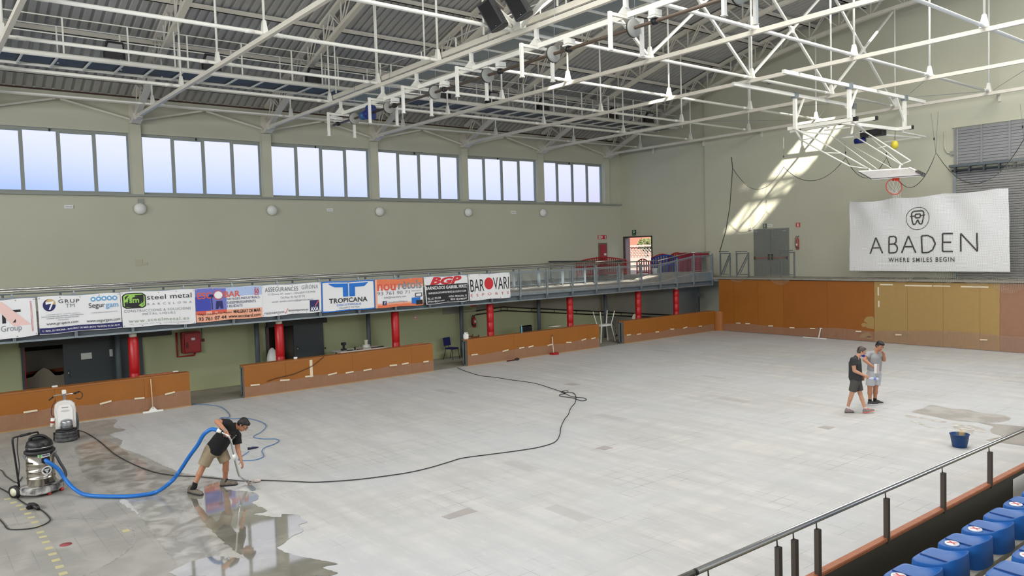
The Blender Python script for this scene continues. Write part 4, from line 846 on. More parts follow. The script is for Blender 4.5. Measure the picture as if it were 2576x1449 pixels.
# open doorway frame
r=struct('door_2',MB().box(DX0-.05,DX0+.03,YF-.03,YF+.3,2.76,DZ1+.04).box(DX1-.03,DX1+.05,YF-.03,YF+.3,2.76,DZ1+.04).box(DX0,DX1,YF-.03,YF+.3,DZ1-.03,DZ1+.05),mat('dark_frame',(70,62,56),.6),'open doorway at the far end of the walkway')
struct('door_leaf',MB().box(DX0+.03,DX0+.08,YF+.05,YF+.45,2.78,DZ1-.04),mat('leaf_pink',(150,130,128),.6),parent=r)
# roller shutter on the right
sx0=at(2398,400,'Y',YF-.2).x
r=T('roller_shutter',(-9,YF-.2,2.76),'big grey slatted roller shutter behind the large white banner','shutter')
SH=mat('shutter_grey',(140,140,140),.5); z0=2.76; zt=at(2400,432,'Y',YF-.2).z
mb=MB(); z=z0
while z<zt: mb.prism([(sx0+.1,YF-.14,z),(sx0+.1,YF-.185,z+.012),(sx0+.1,YF-.185,z+.075),(sx0+.1,YF-.14,z+.095)],(9,0,0)); z+=.1
mb.build('slats',SH,r); MB().box(sx0,sx0+.12,YF-.22,YF-.125,z0,zt).build('side_rail',GALV,r)
zb=at(2400,418,'Y',YF-.3).z
MB().box(sx0-.1,sx0+9,YF-.4,YF-.13,zb-.05,zb+.05).build('beam',GREY,r); MB().tube([(sx0,YF-.33,zb-.2),(sx0+9,YF-.33,zb-.2)],.05,10).build('roller',DGREY,r)
x=sx0+.1
while x<sx0+6: MB().box(x,x+.07,YF-.4,YF-.26,zb-.28,zb-.05).build('roller_bracket',DGREY,r); x+=.55
r=T('wall_grille',(-9,YF-.15,zb+.06),'grey louvred grille above the roller shutter','grille'); zg=at(2400,322,'Y',YF-.15).z
mb=MB(); z=zb+.08
while z<zg-.05: mb.prism([(sx0+.15,YF-.125,z),(sx0+.15,YF-.16,z+.01),(sx0+.15,YF-.145,z+.12),(sx0+.15,YF-.125,z+.12)],(8.8,0,0)); z+=.125
mb.build('louvres',SH,r)
for k in range(8): MB().box(sx0+.02+1.02*k,sx0+.10+1.02*k,YF-.19,YF-.13,zb+.05,zg).build('mullion',SH,r)
MB().box(sx0-.05,sx0+9,YF-.2,YF-.125,zg,zg+.06).build('head_trim',WALLP,r)
MB().tube([(sx0-.35,YF-.16,zg-.1),(sx0-.35,YF-.16,zg-.8),(sx0-.25,YF-.16,zg-1.0),(sx0-.1,YF-.16,zg-1.05)],.035,8).build('conduit',WALLP,r); MB().box(sx0-.12,sx0+.04,YF-.22,YF-.13,zg-1.12,zg-.96).build('conduit_box',FRAME,r)
# ================================================================ BARRIERS ON THE LANDING AND OUTSIDE
def barrier(p,q,m,lab,h=1.0,post=True,name='barrier'):
    p=V(*p);q=V(*q); r=T(name,((p+q)/2)[:],lab,'barrier','plastic crowd barriers at the doorway'); d=(q-p); L=d.length; d.normalize(); z0=V(0,0,1)
    def B(a,b,c,e,w=.05): return MB().bar(p+d*a+z0*c,p+d*b+z0*e,w,w)
    n=int(L/.16); fr=MB()
    pts=[p+d*(L*k/10)+z0*(h*.82+h*.18*sin(PI*k/10)) for k in range(11)]
    MB().tube(pts,.035,6).build('top_rail',m,r); MB().bar(p+z0*.18,q+z0*.18,.05,.09).build('bottom_rail',m,r); MB().bar(p+z0*(h*.55),q+z0*(h*.55),.04,.06).build('middle_rail',m,r)
    MB().bar(p+z0*.05,p+z0*h*.85,.06).build('end_post',m,r); MB().bar(q+z0*.05,q+z0*h*.85,.06).build('end_post',m,r)
    for k in range(1,n): a=L*k/n; MB().bar(p+d*a+z0*.2,p+d*a+z0*(h*.8+h*.18*sin(PI*k/n)),.06,.03).build('slat',m,r)
    nr=V(-d.y,d.x,0)
    for a in (.18*L,.82*L): MB().bar(p+d*a-nr*.22+z0*.02,p+d*a+nr*.22+z0*.02,.08,.05).build('foot',m,r)
RB=mat('barrier_red',(176,34,30),.45); BB=mat('barrier_blue',(20,70,170),.45); MBR=mat('barrier_maroon',(134,28,52),.6)
y=YF+.75; barrier((DX0+.35,y,2.7),(DX0+1.3,y,2.7),RB,'red plastic crowd barrier in the left half of the open doorway'); barrier((DX0+1.42,y+.05,2.7),(DX1+.3,y+.05,2.7),RB,'red plastic crowd barrier in the right half of the open doorway')
barrier((-32.9,31.2,2.74),(-32.5,YF-.35,2.74),RB,'red plastic crowd barrier standing along the window wall left of the doorway',1.15)
b0=at(1643,680,'Y',YF-.5).x
barrier((b0,YF-.6,2.74),(b0+1.3,YF-.25,2.74),RB,'red crowd barrier stacked first right of the open doorway',1.25)
barrier((b0+.25,YF-.85,2.74),(b0+1.9,YF-.5,2.74),BB,'blue crowd barrier stacked behind the mesh right of the doorway',1.2)
barrier((b0+.95,YF-.2,2.74),(b0+2.1,YF-.18,2.74),RB,'red crowd barrier stacked right of the blue one',1.32)
r=T('covered_stack',(b0+3.0,YF-.6,2.74),'maroon cloth covering a stack of barriers beside the corner','cover')
x0,x1=at(1708,660,'Y',YF-.9).x,at(1765,660,'Y',YF-.9).x
def cf(u,v): return (x0+(x1-x0)*u,YF-.95+.04*sin(u*22)*(1-v)+.05*sin(u*7),2.76+(1.28+.03*sin(u*6))*v)
MB().quadgrid(cf,40,8).build('cloth',MBR,r,fixn=False); MB().box(x0,x1,YF-.93,YF-.25,3.9,4.02).build('top',MBR,r)
for k,(a,m) in enumerate(((.35,BB),(.8,WHITEP),(1.25,MBR))): tag(MB().ell((x0+a,YF-1.2,2.84),.22,.12,.07).build('crumpled_sheet',m),['blue','white','maroon'][k]+' crumpled sheet on the floor before the maroon cover','sheet')
p=at(1648,690,'Y',YF-1.3); r=T('paint_bucket',(p.x,YF-1.3,2.74),'white bucket on the landing right of the open doorway','bucket'); MB().lathe((p.x,YF-1.3,2.74),[(.13,0),(.165,.42),(.17,.44)],18).build('body',WHITEP,r); MB().lathe((p.x,YF-1.3,3.185),[(.175,0),(.175,.03)],18).build('lid',WHITEP,r)
tag(MB().box(-31.7,-30.7,YF+.4,YF+.7,2.7,2.78).build('floor_mat',BLACK,bevel=.02),'black bundle lying on the threshold under the red barriers','bundle')
# outside view
r=T('outside_building',(-36,60,2.7),'salmon pink building seen far outside the open doorway','building'); MB().box(-75,-38,62,70,2.7,7.6).build('wall',mat('pink_render',(150,92,76),.8),r)
for x in (-58,-54,-50): MB().box(x,x+1,61.9,62,4.3,6.3).build('window',mat('dark_pane',(96,64,60),.4),r)
r=T('garden_wall',(-40,46,2.7),'white balustrade wall outside beyond the open doorway','wall'); MB().box(-60,-25,46,46.3,2.7,3.6).build('base',mat('white_wall',(140,132,126),.8),r); MB().box(-60,-25,46,46.3,4.45,4.6).build('coping',mat('white_wall',(226,214,208)),r)
lt=MB(); x=-52
while x<-34: lt.bar((x,46.15,3.6),(x+.9,46.15,4.45),.05).bar((x+.9,46.15,3.6),(x,46.15,4.45),.05); x+=.3
lt.build('lattice',mat('white_wall',(226,214,208)),r)
def tree(x,y,z,s,lab,seed):
    r=T('garden_tree',(x,y,2.7),lab,'tree'); MB().tube([(x,y,2.7),(x,y,z)],.15,8).build('trunk',mat('bark',(92,72,54),.9),r); rg=random.Random(seed); mb=MB()
    for k in range(500):
        a,b,c=[rg.gauss(0,1) for _ in range(3)]; l=math.sqrt(a*a+b*b+c*c); R_=s*rg.uniform(.6,1); p=V(x+a/l*R_,y+b/l*R_,z+c/l*R_*.7); d=V(rg.uniform(-1,1),rg.uniform(-1,1),rg.uniform(-1,1)).normalized()*.28; e=d.orthogonal().normalized()*.12; mb.add([p-d,p+e,p+d,p-e],[(0,1,2,3)])
    mb.build('foliage',mat('leaf_green',(84,88,52),.8),r,fixn=False)
tree(-45.0,51,4.6,.7,'rounded green tree outside beyond the balustrade wall',2); tree(-43.0,50,4.6,.8,'green tree at the right of the open doorway outside',5)
# ================================================================ CURTAIN HOIST, MESH CATWALK, SPEAKERS, BASKETBALL HOIST
Y1=YT[2]                                     # third truss plane (about 12.97)
r=T('mesh_catwalk',(-15,13.8,10.35),'broad grey mesh catwalk crossing the hall on top of the third tie','catwalk')
X0,X1=-27.2,-2.0
MB().bar((X0,13.12,10.36),(X1,13.12,10.36),.08,.15).build('edge_beam',WHITE2,r); MB().bar((X0,14.62,10.36),(X1,14.62,10.36),.08,.15).build('edge_beam',WHITE2,r)
gm=bpy.data.materials.new('wire_mesh_floor'); gm.use_nodes=True; t=gm.node_tree; b=t.nodes['Principled BSDF']; b.inputs['Base Color'].default_value=lin((120,132,136))+(1,); b.inputs['Roughness'].default_value=.5; b.inputs['Metallic'].default_value=.2
wv=N(t,'ShaderNodeTexWave'); wv.bands_direction='X'; wv.inputs['Scale'].default_value=5.2; co=N(t,'ShaderNodeTexCoord'); t.links.new(co.outputs['Object'],wv.inputs['Vector']); mx=N(t,'ShaderNodeMix',data_type='RGBA'); mx.inputs['A'].default_value=lin((88,98,100))+(1,); mx.inputs['B'].default_value=lin((158,168,168))+(1,); t.links.new(wv.outputs['Fac'],mx.inputs['Factor']); t.links.new(mx.outputs['Result'],b.inputs['Base Color'])
MB().box(X0,X1,13.16,14.58,10.38,10.40).build('mesh_floor',gm,r)
x=X0+.3
while x<X1: MB().bar((x,13.14,10.36),(x,14.6,10.36),.05,.05).build('cross_bar',WHITE,r); x+=1.45
for z in (11.0,11.45): MB().tube([(X0,14.66,z),(X1,14.66,z)],.018,6).build('hand_rail',WHITE,r)
x=X0
while x<X1: MB().bar((x,14.66,10.4),(x,14.66,11.45),.035).build('rail_post',WHITE,r); x+=2.1
x=-26.5
while x<X1: MB().tube([(x,13.12,10.48),(x,13.12,min(zlow(x),14.5)+.8)],.03,6).build('hanger',WHITE,r); x+=3.05
# shaft with discs
r=T('curtain_shaft',(-15,13.0,9.3),'long dark brown winding shaft hanging below the third tie with a row of pale discs','winding shaft')
SHM=mat('shaft_brown',(92,78,66),.45,metal=.4)
MB().tube([(-26.6,13.0,9.3),(-3,13.0,9.3)],.04,12).build('shaft',SHM,r)
DISC=mat('disc_grey',(150,150,142),.5)
for i,x in enumerate((-24.9,-22.45,-19.7,-17.05,-14.35,-11.7,-9.0,-6.4)):
    MB().lathe((x,13.0,9.3),[(.19,-.03),(.2,-.02),(.2,.02),(.19,.03)],20,'X').build('disc',DISC,r); MB().lathe((x-.04,13.0,9.3),[(.205,-.012),(.205,.012)],20,'X').build('disc_rim',BLACK,r)
    MB().tube([(x+.02,13.0,9.45),(x+.05,13.02,10.6)],.006,5).build('rope',GALV,r)
# beam above the shaft
r=T('shaft_beam',(-15,13.02,9.5),'white rectangular beam hung below the third tie carrying the winding shaft','beam')
MB().bar((-27,13.02,9.63),(-3,13.02,9.63),.06,.12).build('beam',WHITE,r)
for i,x in enumerate((-26.2,-22.1,-19.2,-16.5,-13.8,-11.1,-8.4)):
    MB().box(x-.08,x+.08,12.9,13.14,9.42,9.54).build('bearing_block',WHITE,r); MB().box(x-.1,x+.1,12.88,13.16,9.36,9.40).build('bearing_plate',WHITE,r); MB().lathe((x,13.0,9.3),[(.075,-.05),(.075,.05)],14,'X').build('bearing',BLACK,r)
p0=['leftmost','second','third','fourth','fifth','sixth','seventh']
for i,x in enumerate((-25.87,-22.8,-20.67,-17.76,-14.94,-11.9,-8.95)):
    r=T('hanging_bracket',(x,Y1,8.8),'white inverted U bracket hanging below the third tie, '+p0[i]+' from the left','bracket','inverted U brackets under the third tie')
    MB().bar((x,Y1,10.05),(x,Y1,9.78),.09).build('neck',WHITE,r); MB().prism([(x-.02,Y1-.24,9.62),(x-.02,Y1+.24,9.62),(x-.02,Y1+.05,9.84),(x-.02,Y1-.05,9.84)],(.04,0,0)).build('gusset',WHITE,r)
    MB().bar((x,12.50,9.575),(x,13.44,9.575),.06,.07).build('cross_piece',WHITE,r)
    for y in (12.46,13.48): MB().bar((x,y,9.62),(x,y,8.80),.07,.08).build('leg',WHITE,r); MB().box(x-.05,x+.05,y-.05,y+.05,8.78,8.80).build('foot',WHITE,r)
    MB().tube([(x,12.5,9.42),(x,13.45,9.42)],.018,6).build('tie_rod',WHITE,r)
a=at(925,288,'Y',13.0); NV=mat('motor_blue',(22,38,110),.35)
r=T('hoist_motor',(a.x,13,9.1),'blue electric hoist motor on the left part of the winding shaft','motor')
MB().lathe((a.x-.35,13.0,9.3),[(.1,-.08),(.15,-.02),(.15,.2)],18,'X').build('fan_cover',mat('motor_teal',(40,84,130),.4),r); MB().lathe((a.x-.1,13.0,9.3),[(.15,0),(.17,.02),(.17,.28),(.13,.3)],18,'X').build('housing',NV,r); MB().box(a.x+.12,a.x+.34,12.84,13.16,9.1,9.56).build('gearbox',NV,r,bevel=.03); MB().tube([(a.x,13,9.1),(a.x+.03,13,8.95)],.01,5).build('cable',BLACK,r)
# speakers
def speaker(c,lab,rz,ry):
    r=T('loudspeaker',c,lab,'loudspeaker'); z_=(UP*.86-RT*.5-FW*.1).normalized() if ry<0 else None; x_=(FW*.75+UP*.35+RT*.35); x_=(x_-z_*x_.dot(z_)).normalized(); y_=z_.cross(x_); R_=Matrix((x_,y_,z_)).transposed(); c=V(*c)
    def P(*q): return c+R_@V(*q)
    prof=[(-.20,.14),(-.22,.22),(.10,.26),(.30,.20),(.32,0),(.30,-.20),(.10,-.26),(-.22,-.22),(-.20,-.14)]
    prof=[(x,y) for x,y in ((-.23,.19),(-.20,.23),(.06,.20),(.24,.10),(.24,-.10),(.06,-.20),(-.20,-.23),(-.23,-.19))]
    mb=MB(); n=len(prof); mb.add([P(x,y,-.38) for x,y in prof]+[P(x*.96,y*.96,.38) for x,y in prof],[tuple(range(n)),tuple(range(2*n-1,n-1,-1))]+[(i,(i+1)%n,n+(i+1)%n,n+i) for i in range(n)]); mb.build('cabinet',BLACK,r,bevel=.02)
    mb=MB(); mb.add([P(-.235,-.17,-.33),P(-.235,.17,-.33),P(-.235,.17,.33),P(-.235,-.17,.33)],[(0,1,2,3)]); mb.build('grille',mat('speaker_grille',(10,10,11),.8),r)
    MB().bar(P(.1,-.25,0),P(.3,0,.5),.04).bar(P(.1,.25,0),P(.3,0,.5),.04).build('yoke',mat('speaker_grey',(120,112,104),.5),r)
    mb=MB().ell(P(-.24,0,-.30),.012,.012,.012,8,6); mb.build('badge',CHROME,r)
for px_,py_,l,rz in ((1243,37,'left black loudspeaker hanging tilted beside the white struts',.75),(1305,8,'right black loudspeaker cut by the top edge of the picture',.55)):
    c=at(px_,py_,'Y',12.1 if rz>.6 else 12.3); sp=speaker(tuple(c),l,rz+PI/2,-.75)
a=at(1305,82,'Y',12.9)
r=T('speaker_mount',(a.x,12.9,10.2),'white strut junction on the third tie below the two loudspeakers','bracket')
for q in ((1218,-6),(1390,-30),(1305,-30)): e=at(q[0],q[1],'Y',12.7); MB().bar((a.x,12.95,10.2),tuple(e),.08).build('strut',WHITE,r)
MB().box(a.x-.12,a.x+.12,12.85,13.05,10.16,10.5).build('node_plate',WHITE,r); MB().ell((a.x+.12,12.8,10.42),.09,.09,.09).build('clamp',STEEL,r)
# basketball hoist -------------------------------------------------------
def Z3(x,y): return (1716+x/2.994,y/2.994)
def ZB(x,y): return (1960+x/4.831,200+y/4.831)
A1=[at(*Z3(735,532),'Z',10.02),at(*Z3(1850,755),'Z',10.02)]; A2=[at(*Z3(345,628),'Z',10.02),at(*Z3(1230,765),'Z',10.02)]
r=T('basketball_hoist',(-14.5,28,7.5),'white folding basketball hoist hanging from two beams before the gable wall','basketball hoist')
x1=(A1[0].x+A1[1].x)/2; x2=(A2[0].x+A2[1].x)/2; 
MB().bar((x1,A1[0].y,9.97),(x1,A1[1].y,9.97),.1,.12).build('carrier_beam',WHITE,r); MB().bar((x2,A2[0].y,9.97),(x2,A2[1].y+.5,9.97),.1,.12).build('carrier_beam',WHITE,r)
def on(beamx,px,py): return at(*ZB(px,py),'X',beamx)
# posts (pixel -> point in the vertical plane of their beam)
def post(bx,top,bot,w=.12,nm='post'):
    a=on(bx,*top); b=on(bx,*bot); a.y=b.y=(a.y+b.y)/2; a.z=9.95; MB().bar(tuple(a),tuple(b),w).build(nm,WHITE,r); return a,b
pA=post(x2,(197,170),(190,600)); pB=post(x1,(850,50),(855,470)); pC=post(x1,(1525,190),(1522,600)); pD=post(x2,(905,280),(895,520))
for (a,b),q in ((pA,(300,200)),(pB,(945,85)),(pC,(1425,190)),(pD,(790,290))):
    bx=a.x; e=on(bx,*q); e.z=9.92; MB().bar(tuple(e),(b.x,b.y,b.z+.25),.06).build('knee_brace',WHITE,r)
for a,b in (pA,pB,pC,pD): MB().box(a.x-.1,a.x+.1,a.y-.1,a.y+.1,9.85,10.06).build('beam_clamp',GALV,r)
zlev=(pA[1].z+pC[1].z+pB[1].z)/3
def F(px,py,z=None): return at(*ZB(px,py),'Z',zlev if z is None else z)
def fb(nm,a,b,w=.09,z=None,h=None,m=WHITE): MB().bar(tuple(F(*a,z)),tuple(F(*b,z)),w,h or w).build(nm,m,r)
fb('frame_beam',(110,600),(935,480),.12); fb('frame_beam',(140,632),(740,525),.12); fb('frame_beam',(880,520),(1175,470),.12); fb('frame_beam',(740,520),(1500,615),.12); fb('frame_beam',(1380,610),(1610,580),.12)
for q in ((930,478),(738,527),(1170,472),(1605,583),(233,606)): p=F(*q); MB().box(p.x-.07,p.x+.07,p.y-.07,p.y+.07,p.z-.07,p.z+.07).build('end_cap',BLACK,r)
fb('frame_beam',(1500,640),(1780,695),.06); fb('frame_beam',(1280,760),(1780,690),.05); fb('frame_beam',(1100,655),(1700,710),.07); fb('frame_tube',(240,630),(630,668),.05); fb('frame_tube',(545,620),(860,580),.05); fb('frame_tube',(720,715),(1040,620),.05); fb('frame_tube',(740,710),(940,690),.05)
zz=zlev-.35
def G(px,py,k): return at(*ZB(px,py),'Y',k)
# folded arms sloping down towards the backboard
yA=pA[1].y; bx_=(x1+x2)/2
n1=F(240,735,zlev-.5); n2=F(430,712,zlev-.5); 
bc=[at(*ZB(*q),'Z',z) for q,z in (((960,1118),6.95),((1585,1078),6.95),((1755,1160),6.5),((1120,1208),6.5))]
bcen=(bc[0]+bc[1]+bc[2]+bc[3])/4
def arm(nm,s,e_,w=.055): MB().tube([tuple(s),tuple(e_)],w/2,8).build(nm,WHITE,r)
bt=[bc[0]+(bc[1]-bc[0])*u for u in (.0,.2,.35,.5,.72,.86,1.0)]
def pz(px,py,z): return at(*ZB(px,py),'Z',z)
T1,T2,T3,T4=pz(265,735,zlev-.45),pz(425,712,zlev-.45),pz(880,665,zlev-.25),pz(1040,632,zlev-.25)
B1,B2,B3,B4=pz(855,1052,7.15),pz(1085,1085,7.05),pz(1480,1032,7.15),pz(1600,988,7.25)
for a,b in ((T1,B1),(T2,B2),(T3,B3),(T4,B4)): arm('folding_arm',a,b,.05)
for a,b in ((T1,T2),(B1,B2),(T3,T4),(B3,B4),((T1+B1)/2,(T2+B2)/2),((T3+B3)/2,(T4+B4)/2)): arm('arm_spacer',a,b,.035)
arm('stay',pz(640,688,zlev-.3),pz(1190,1088,7.0),.03); arm('stay',pz(740,720,zlev-.3),pz(1365,1078,7.0),.025); arm('stay',pz(1090,690,zlev-.3),pz(1500,1040,7.1),.035)
for a,b in ((pA[1],T1),(pA[1],T2),(pD[1],T3),(pB[1],T4)): arm('drop_link',a,b,.09)
arm('backboard_bracket',B3,bc[0]+(bc[1]-bc[0])*.8,.07); arm('backboard_bracket',B2,bc[0]+(bc[1]-bc[0])*.25,.07)
o=MB().add([tuple(q) for q in bc]+[tuple(q-V(0,0,.03)) for q in bc],[(0,1,2,3),(7,6,5,4),(0,4,5,1),(1,5,6,2),(2,6,7,3),(3,7,4,0)]).build('backboard',mat('acrylic_backboard',(206,202,204),.2,alpha=.6),r)
for i_ in range(4): MB().bar(tuple(bc[i_]),tuple(bc[(i_+1)%4]),.045 if i_<2 else .02,.045 if i_<2 else .02).build('backboard_frame',WHITE if i_<2 else BLACK,r) if i_!=1 else MB().bar(tuple(bc[1]),tuple(bc[2]),.07,.07).build('backboard_frame',WHITE,r)
MB().bar(tuple(bc[1]+(bc[2]-bc[1])*.55),tuple(bc[2]),.10,.10).build('corner_pad',BLACK,r)
RIM=mat('rim_orange',(220,60,30),.35); ra=at(*ZB(1410,1185),'Z',6.55)
rc=at(*ZB(1395,1305),'Y',ra.y-.05)
nrm=(V(0,0,HC)-rc).normalized(); 
q4=[at(*ZB(*q),'Y',rc.y) for q in ((1378,1172),(1458,1172),(1450,1232),(1372,1232))]; MB().prism([tuple(q) for q in q4],(0,.05,0)).build('rim_plate',RIM,r)
e1=V(0,0,1); e2=V(1,.0,0)
ring=[rc+(nrm.cross(V(0,0,1)).normalized()*cos(t)*.235+V(-.08,-.12,1).normalized()*sin(t)*.255) for t in [2*PI*k/28 for k in range(28)]]
MB().tube([tuple(q) for q in ring],.014,8,closed=True).build('rim',RIM,r)
nb=MB(); rg=random.Random(1)
for k in range(14):
    q=ring[k*2]; low=rc+V(.02,.1,-.22)+V(rg.uniform(-.13,.13),rg.uniform(-.05,.05),rg.uniform(-.12,.04)); nb.tube([tuple(q),tuple((q+low)/2+V(rg.uniform(-.04,.04),0,rg.uniform(-.04,.04))),tuple(low),tuple(low+V(.02,0,-.1))],.006,4)
nb.build('net',mat('net_cord',(235,230,220),.8),r)
p=pz(1150,675,zlev-.2); MB().box(p.x-.45,p.x+.4,p.y-.2,p.y+.2,p.z-.05,p.z+.2).build('winch_box',BLACK,r); MB().lathe((p.x-.55,p.y,p.z-.15),[(.11,-.2),(.11,.2)],14,'X').build('winch_motor',NV,r)
p=pz(1405,795,zlev-.6); r2=T('yellow_ball',(p.x,p.y,p.z),'small yellow ball hanging under the basketball hoist','ball'); MB().ell(tuple(p),.14,.14,.17,16,12).build('ball',YEL,r2); MB().tube([tuple(p+V(0,0,.15)),tuple(p+V(0.02,0,.55))],.008,5).build('string',BLACK,r2)
# thin wires in the roof
wires=[(((1716+160/2.994,915/2.994)),(1716+850/2.994,905/2.994),10.2),((1716+600/2.994,820/2.994),(1716+2330/2.994,685/2.994),10.3),((1716+1160/2.994,700/2.994),(1716+1030/2.994,885/2.994),10.2),((1716+1850/2.994,590/2.994),(1716+1720/2.994,700/2.994),10.2),((1716+2576/2.994,530/2.994),(1716+2340/2.994,680/2.994),10.2),((1716+1880/2.994,855/2.994),(1716+1730/2.994,985/2.994),9.9)]
for k,(a,b,z) in enumerate(wires):
    p=at(*a,'Z',z);q=at(*b,'Z',z); tag(MB().tube([tuple(p),tuple(q)],.008,5).build('stay_wire',GALV),'thin grey stay wire strung among the right roof tubes, wire '+['left of the hoist','crossing behind the hoist','slanting left of the hoist','slanting above the hoist','slanting at the right edge','slanting right of the hoist'][k],'wire')
# ================================================================ SAFETY NET before the gable wall
YN=33.50
tops=[(1843,423,0),(1878,466,1),(1971,420,0),(2038,455,1),(2128,397,0),(2163,443,1),(2230,396,0),(2290,472,1),(2354,384,0),(2450,462,1),(2576,350,0)]
pt=[at(a,b,'Y',YN) for a,b,_ in tops]
nr=T('safety_net',(-16,YN,2.8),'large beige safety net drooping between ropes in front of the gable wall','net')
cv=[]
for i in range(0,len(pt)-2,2):
    a,m_,b=pt[i],pt[i+1],pt[i+2]
    u_=(m_.x-a.x)/(b.x-a.x)
    for k in range(12):
        t_=k/12; lin_=a.z+(b.z-a.z)*t_; sag=(a.z+(b.z-a.z)*u_-m_.z)/(4*u_*(1-u_)) if 0<u_<1 else 0
        cv.append(V(a.x+(b.x-a.x)*t_,YN+.02*sin(t_*9+i),lin_-sag*4*t_*(1-t_)))
cv.append(pt[-1])
MB().tube([tuple(q) for q in cv],.013,6).build('top_rope',mat('rope_dark',(62,58,50),.8),nr)
NET=bpy.data.materials.new('net_mesh'); NET.use_nodes=True; t=NET.node_tree; b=t.nodes['Principled BSDF']; b.inputs['Base Color'].default_value=lin((172,166,148))+(1,); b.inputs['Roughness'].default_value=.8
co=N(t,'ShaderNodeTexCoord'); sp=N(t,'ShaderNodeSeparateXYZ'); t.links.new(co.outputs['Object'],sp.inputs[0])
# wavy cells: lines every 8 cm in x and z, bent by a smooth noise
n_=N(t,'ShaderNodeTexNoise'); n_.inputs['Scale'].default_value=.7; n_.inputs['Detail'].default_value=1; t.links.new(co.outputs['Object'],n_.inputs['Vector'])
acc=None
for ax in ('X','Z'):
    a=N(t,'ShaderNodeMath',operation='MULTIPLY_ADD'); a.inputs[1].default_value=.35; t.links.new(n_.outputs['Fac'],a.inputs[0]); t.links.new(sp.outputs[ax],a.inputs[2])
    d_=N(t,'ShaderNodeMath',operation='DIVIDE'); d_.inputs[1].default_value=.06; t.links.new(a.outputs[0],d_.inputs[0])
    f_=N(t,'ShaderNodeMath',operation='FRACT'); t.links.new(d_.outputs[0],f_.inputs[0]); l_=N(t,'ShaderNodeMath',operation='LESS_THAN'); l_.inputs[1].default_value=.08; t.links.new(f_.outputs[0],l_.inputs[0])
    if acc: mm=N(t,'ShaderNodeMath',operation='MAXIMUM'); t.links.new(acc,mm.inputs[0]); t.links.new(l_.outputs[0],mm.inputs[1]); acc=mm.outputs[0]
    else: acc=l_.outputs[0]
t.links.new(acc,b.inputs['Alpha'])
mb=MB(); m=len(cv); nv=10; vs=[]
for i,q in enumerate(cv):
    for j in range(nv+1):
        v=j/nv; zb=2.78; vs.append((q.x+ (1-v)*(-.35 if i<3 else 0),YN+.06*sin(i*.9+v*4)*(1-v*.5),zb+(q.z-zb)*v))
mb.add(vs,[(i*(nv+1)+j,(i+1)*(nv+1)+j,(i+1)*(nv+1)+j+1,i*(nv+1)+j+1) for i in range(m-1) for j in range(nv)],True)
tag(mb.build('net_mesh',NET,nr,fixn=False))
a=at(1843,423,'Y',YN); b2=at(1836,520,'Y',YN); c2=at(1810,635,'Y',YN); MB().tube([tuple(at(1840,395,'Y',YN)),tuple(a),tuple(b2),tuple(at(1826,580,'Y',YN)),tuple(c2)],.02,6).build('side_rope',mat('rope_dark',(62,58,50)),nr)
for k,(px_,py_,t0) in enumerate(((1971,420,345),(2128,397,360),(2230,396,372),(2354,384,285),(2354,384,280),(2576,350,262))):
    a=at(px_,py_,'Y',YN); b2=at(px_+[0,-3,-2,-12,6,-10][k],t0,'Y',YN); MB().tube([tuple(a),tuple(b2)],.008,5).build('hanging_cord',mat('cord_grey',(130,126,118),.8),nr); 
    if k!=4: MB().ell(tuple(a+(b2-a)*.35),.03,.03,.06,8,6).build('cord_clip',BLACK,nr)
# net spill over the ledge
for (px0,px1,dip) in ((1808,1838,10),(1828,1882,18),(1930,1998,22),(2128,2200,10),(2235,2300,12),(2330,2420,14),(2420,2500,22),(2480,2600,34)):
    A_=at(px0,692+.0139*(px0-1798),'Y',33.25); B_=at(px1,692+.0139*(px1-1798),'Y',33.25); dz=A_.z-at(px0,692+.0139*(px0-1798)+dip,'Y',33.25).z
    MB().quadgrid(lambda u,v:(A_.x+(B_.x-A_.x)*u,33.24-.01*sin(u*9),A_.z+.05-(abs(dz)*4*u*(1-u)+.06)*v),12,3).build('net_spill',NET,nr,fixn=False)
# ropes at the right edge: net rising
# ================================================================ GRANDSTAND EDGE (lower right)
XR=-4.0; BRN2=mat('dark_bronze_post',(74,66,58),.42,metal=.35)
PA,PB=at(2069.5,1432.7,'X',XR),at(2576,1168,'X',XR); sl=(PB.z-PA.z)/(PB.y-PA.y)
def capz(y): return PA.z+(y-PA.y)*sl
QA,QB=at(1749.5,1439,'X',XR),at(2576,1081,'X',XR); sr=(QB.z-QA.z)/(QB.y-QA.y)
def rlz(y): return QA.z+(y-QA.y)*sr
y0,y1=3.0,21.0
r=T('stand_wall',(XR+.05,12,0),'dark concrete front wall of the grandstand with a reddish wooden cap','wall')
MB().prism([(XR-.03,y0,-.0),(XR-.03,y1,-.0),(XR-.03,y1,capz(y1)-.04),(XR-.03,y0,capz(y0)-.04)],(.06,0,0)).build('wall',mat('dark_concrete',(62,58,48),.7,noise=(1.2,.12)),r)
MB().bar((XR-.0,y0,capz(y0)-.02),(XR-.0,y1,capz(y1)-.02),.085,.04).build('wooden_cap',WOODR,r,bevel=.006)
MB().box(XR-.08,XR-.06,y0,y1,0,1.1).build('rink_side_board',ORANGE,r)
hr=T('stand_handrail',(XR+.02,10,1.2),'long polished steel handrail on dark posts along the grandstand','handrail')
for a,b in ((3.2,at(1749,1440,'X',XR).y),(at(1749,1440,'X',XR).y+.01,20.8)):
    MB().tube([(XR,a,rlz(a)),(XR,b,rlz(b))],.029,16).build('rail_tube',STEEL,hr)
yc=at(1749,1440,'X',XR).y; MB().tube([(XR,yc-.01,rlz(yc)),(XR,yc+.01,rlz(yc))],.0305,16).build('rail_joint',BLACK,hr)
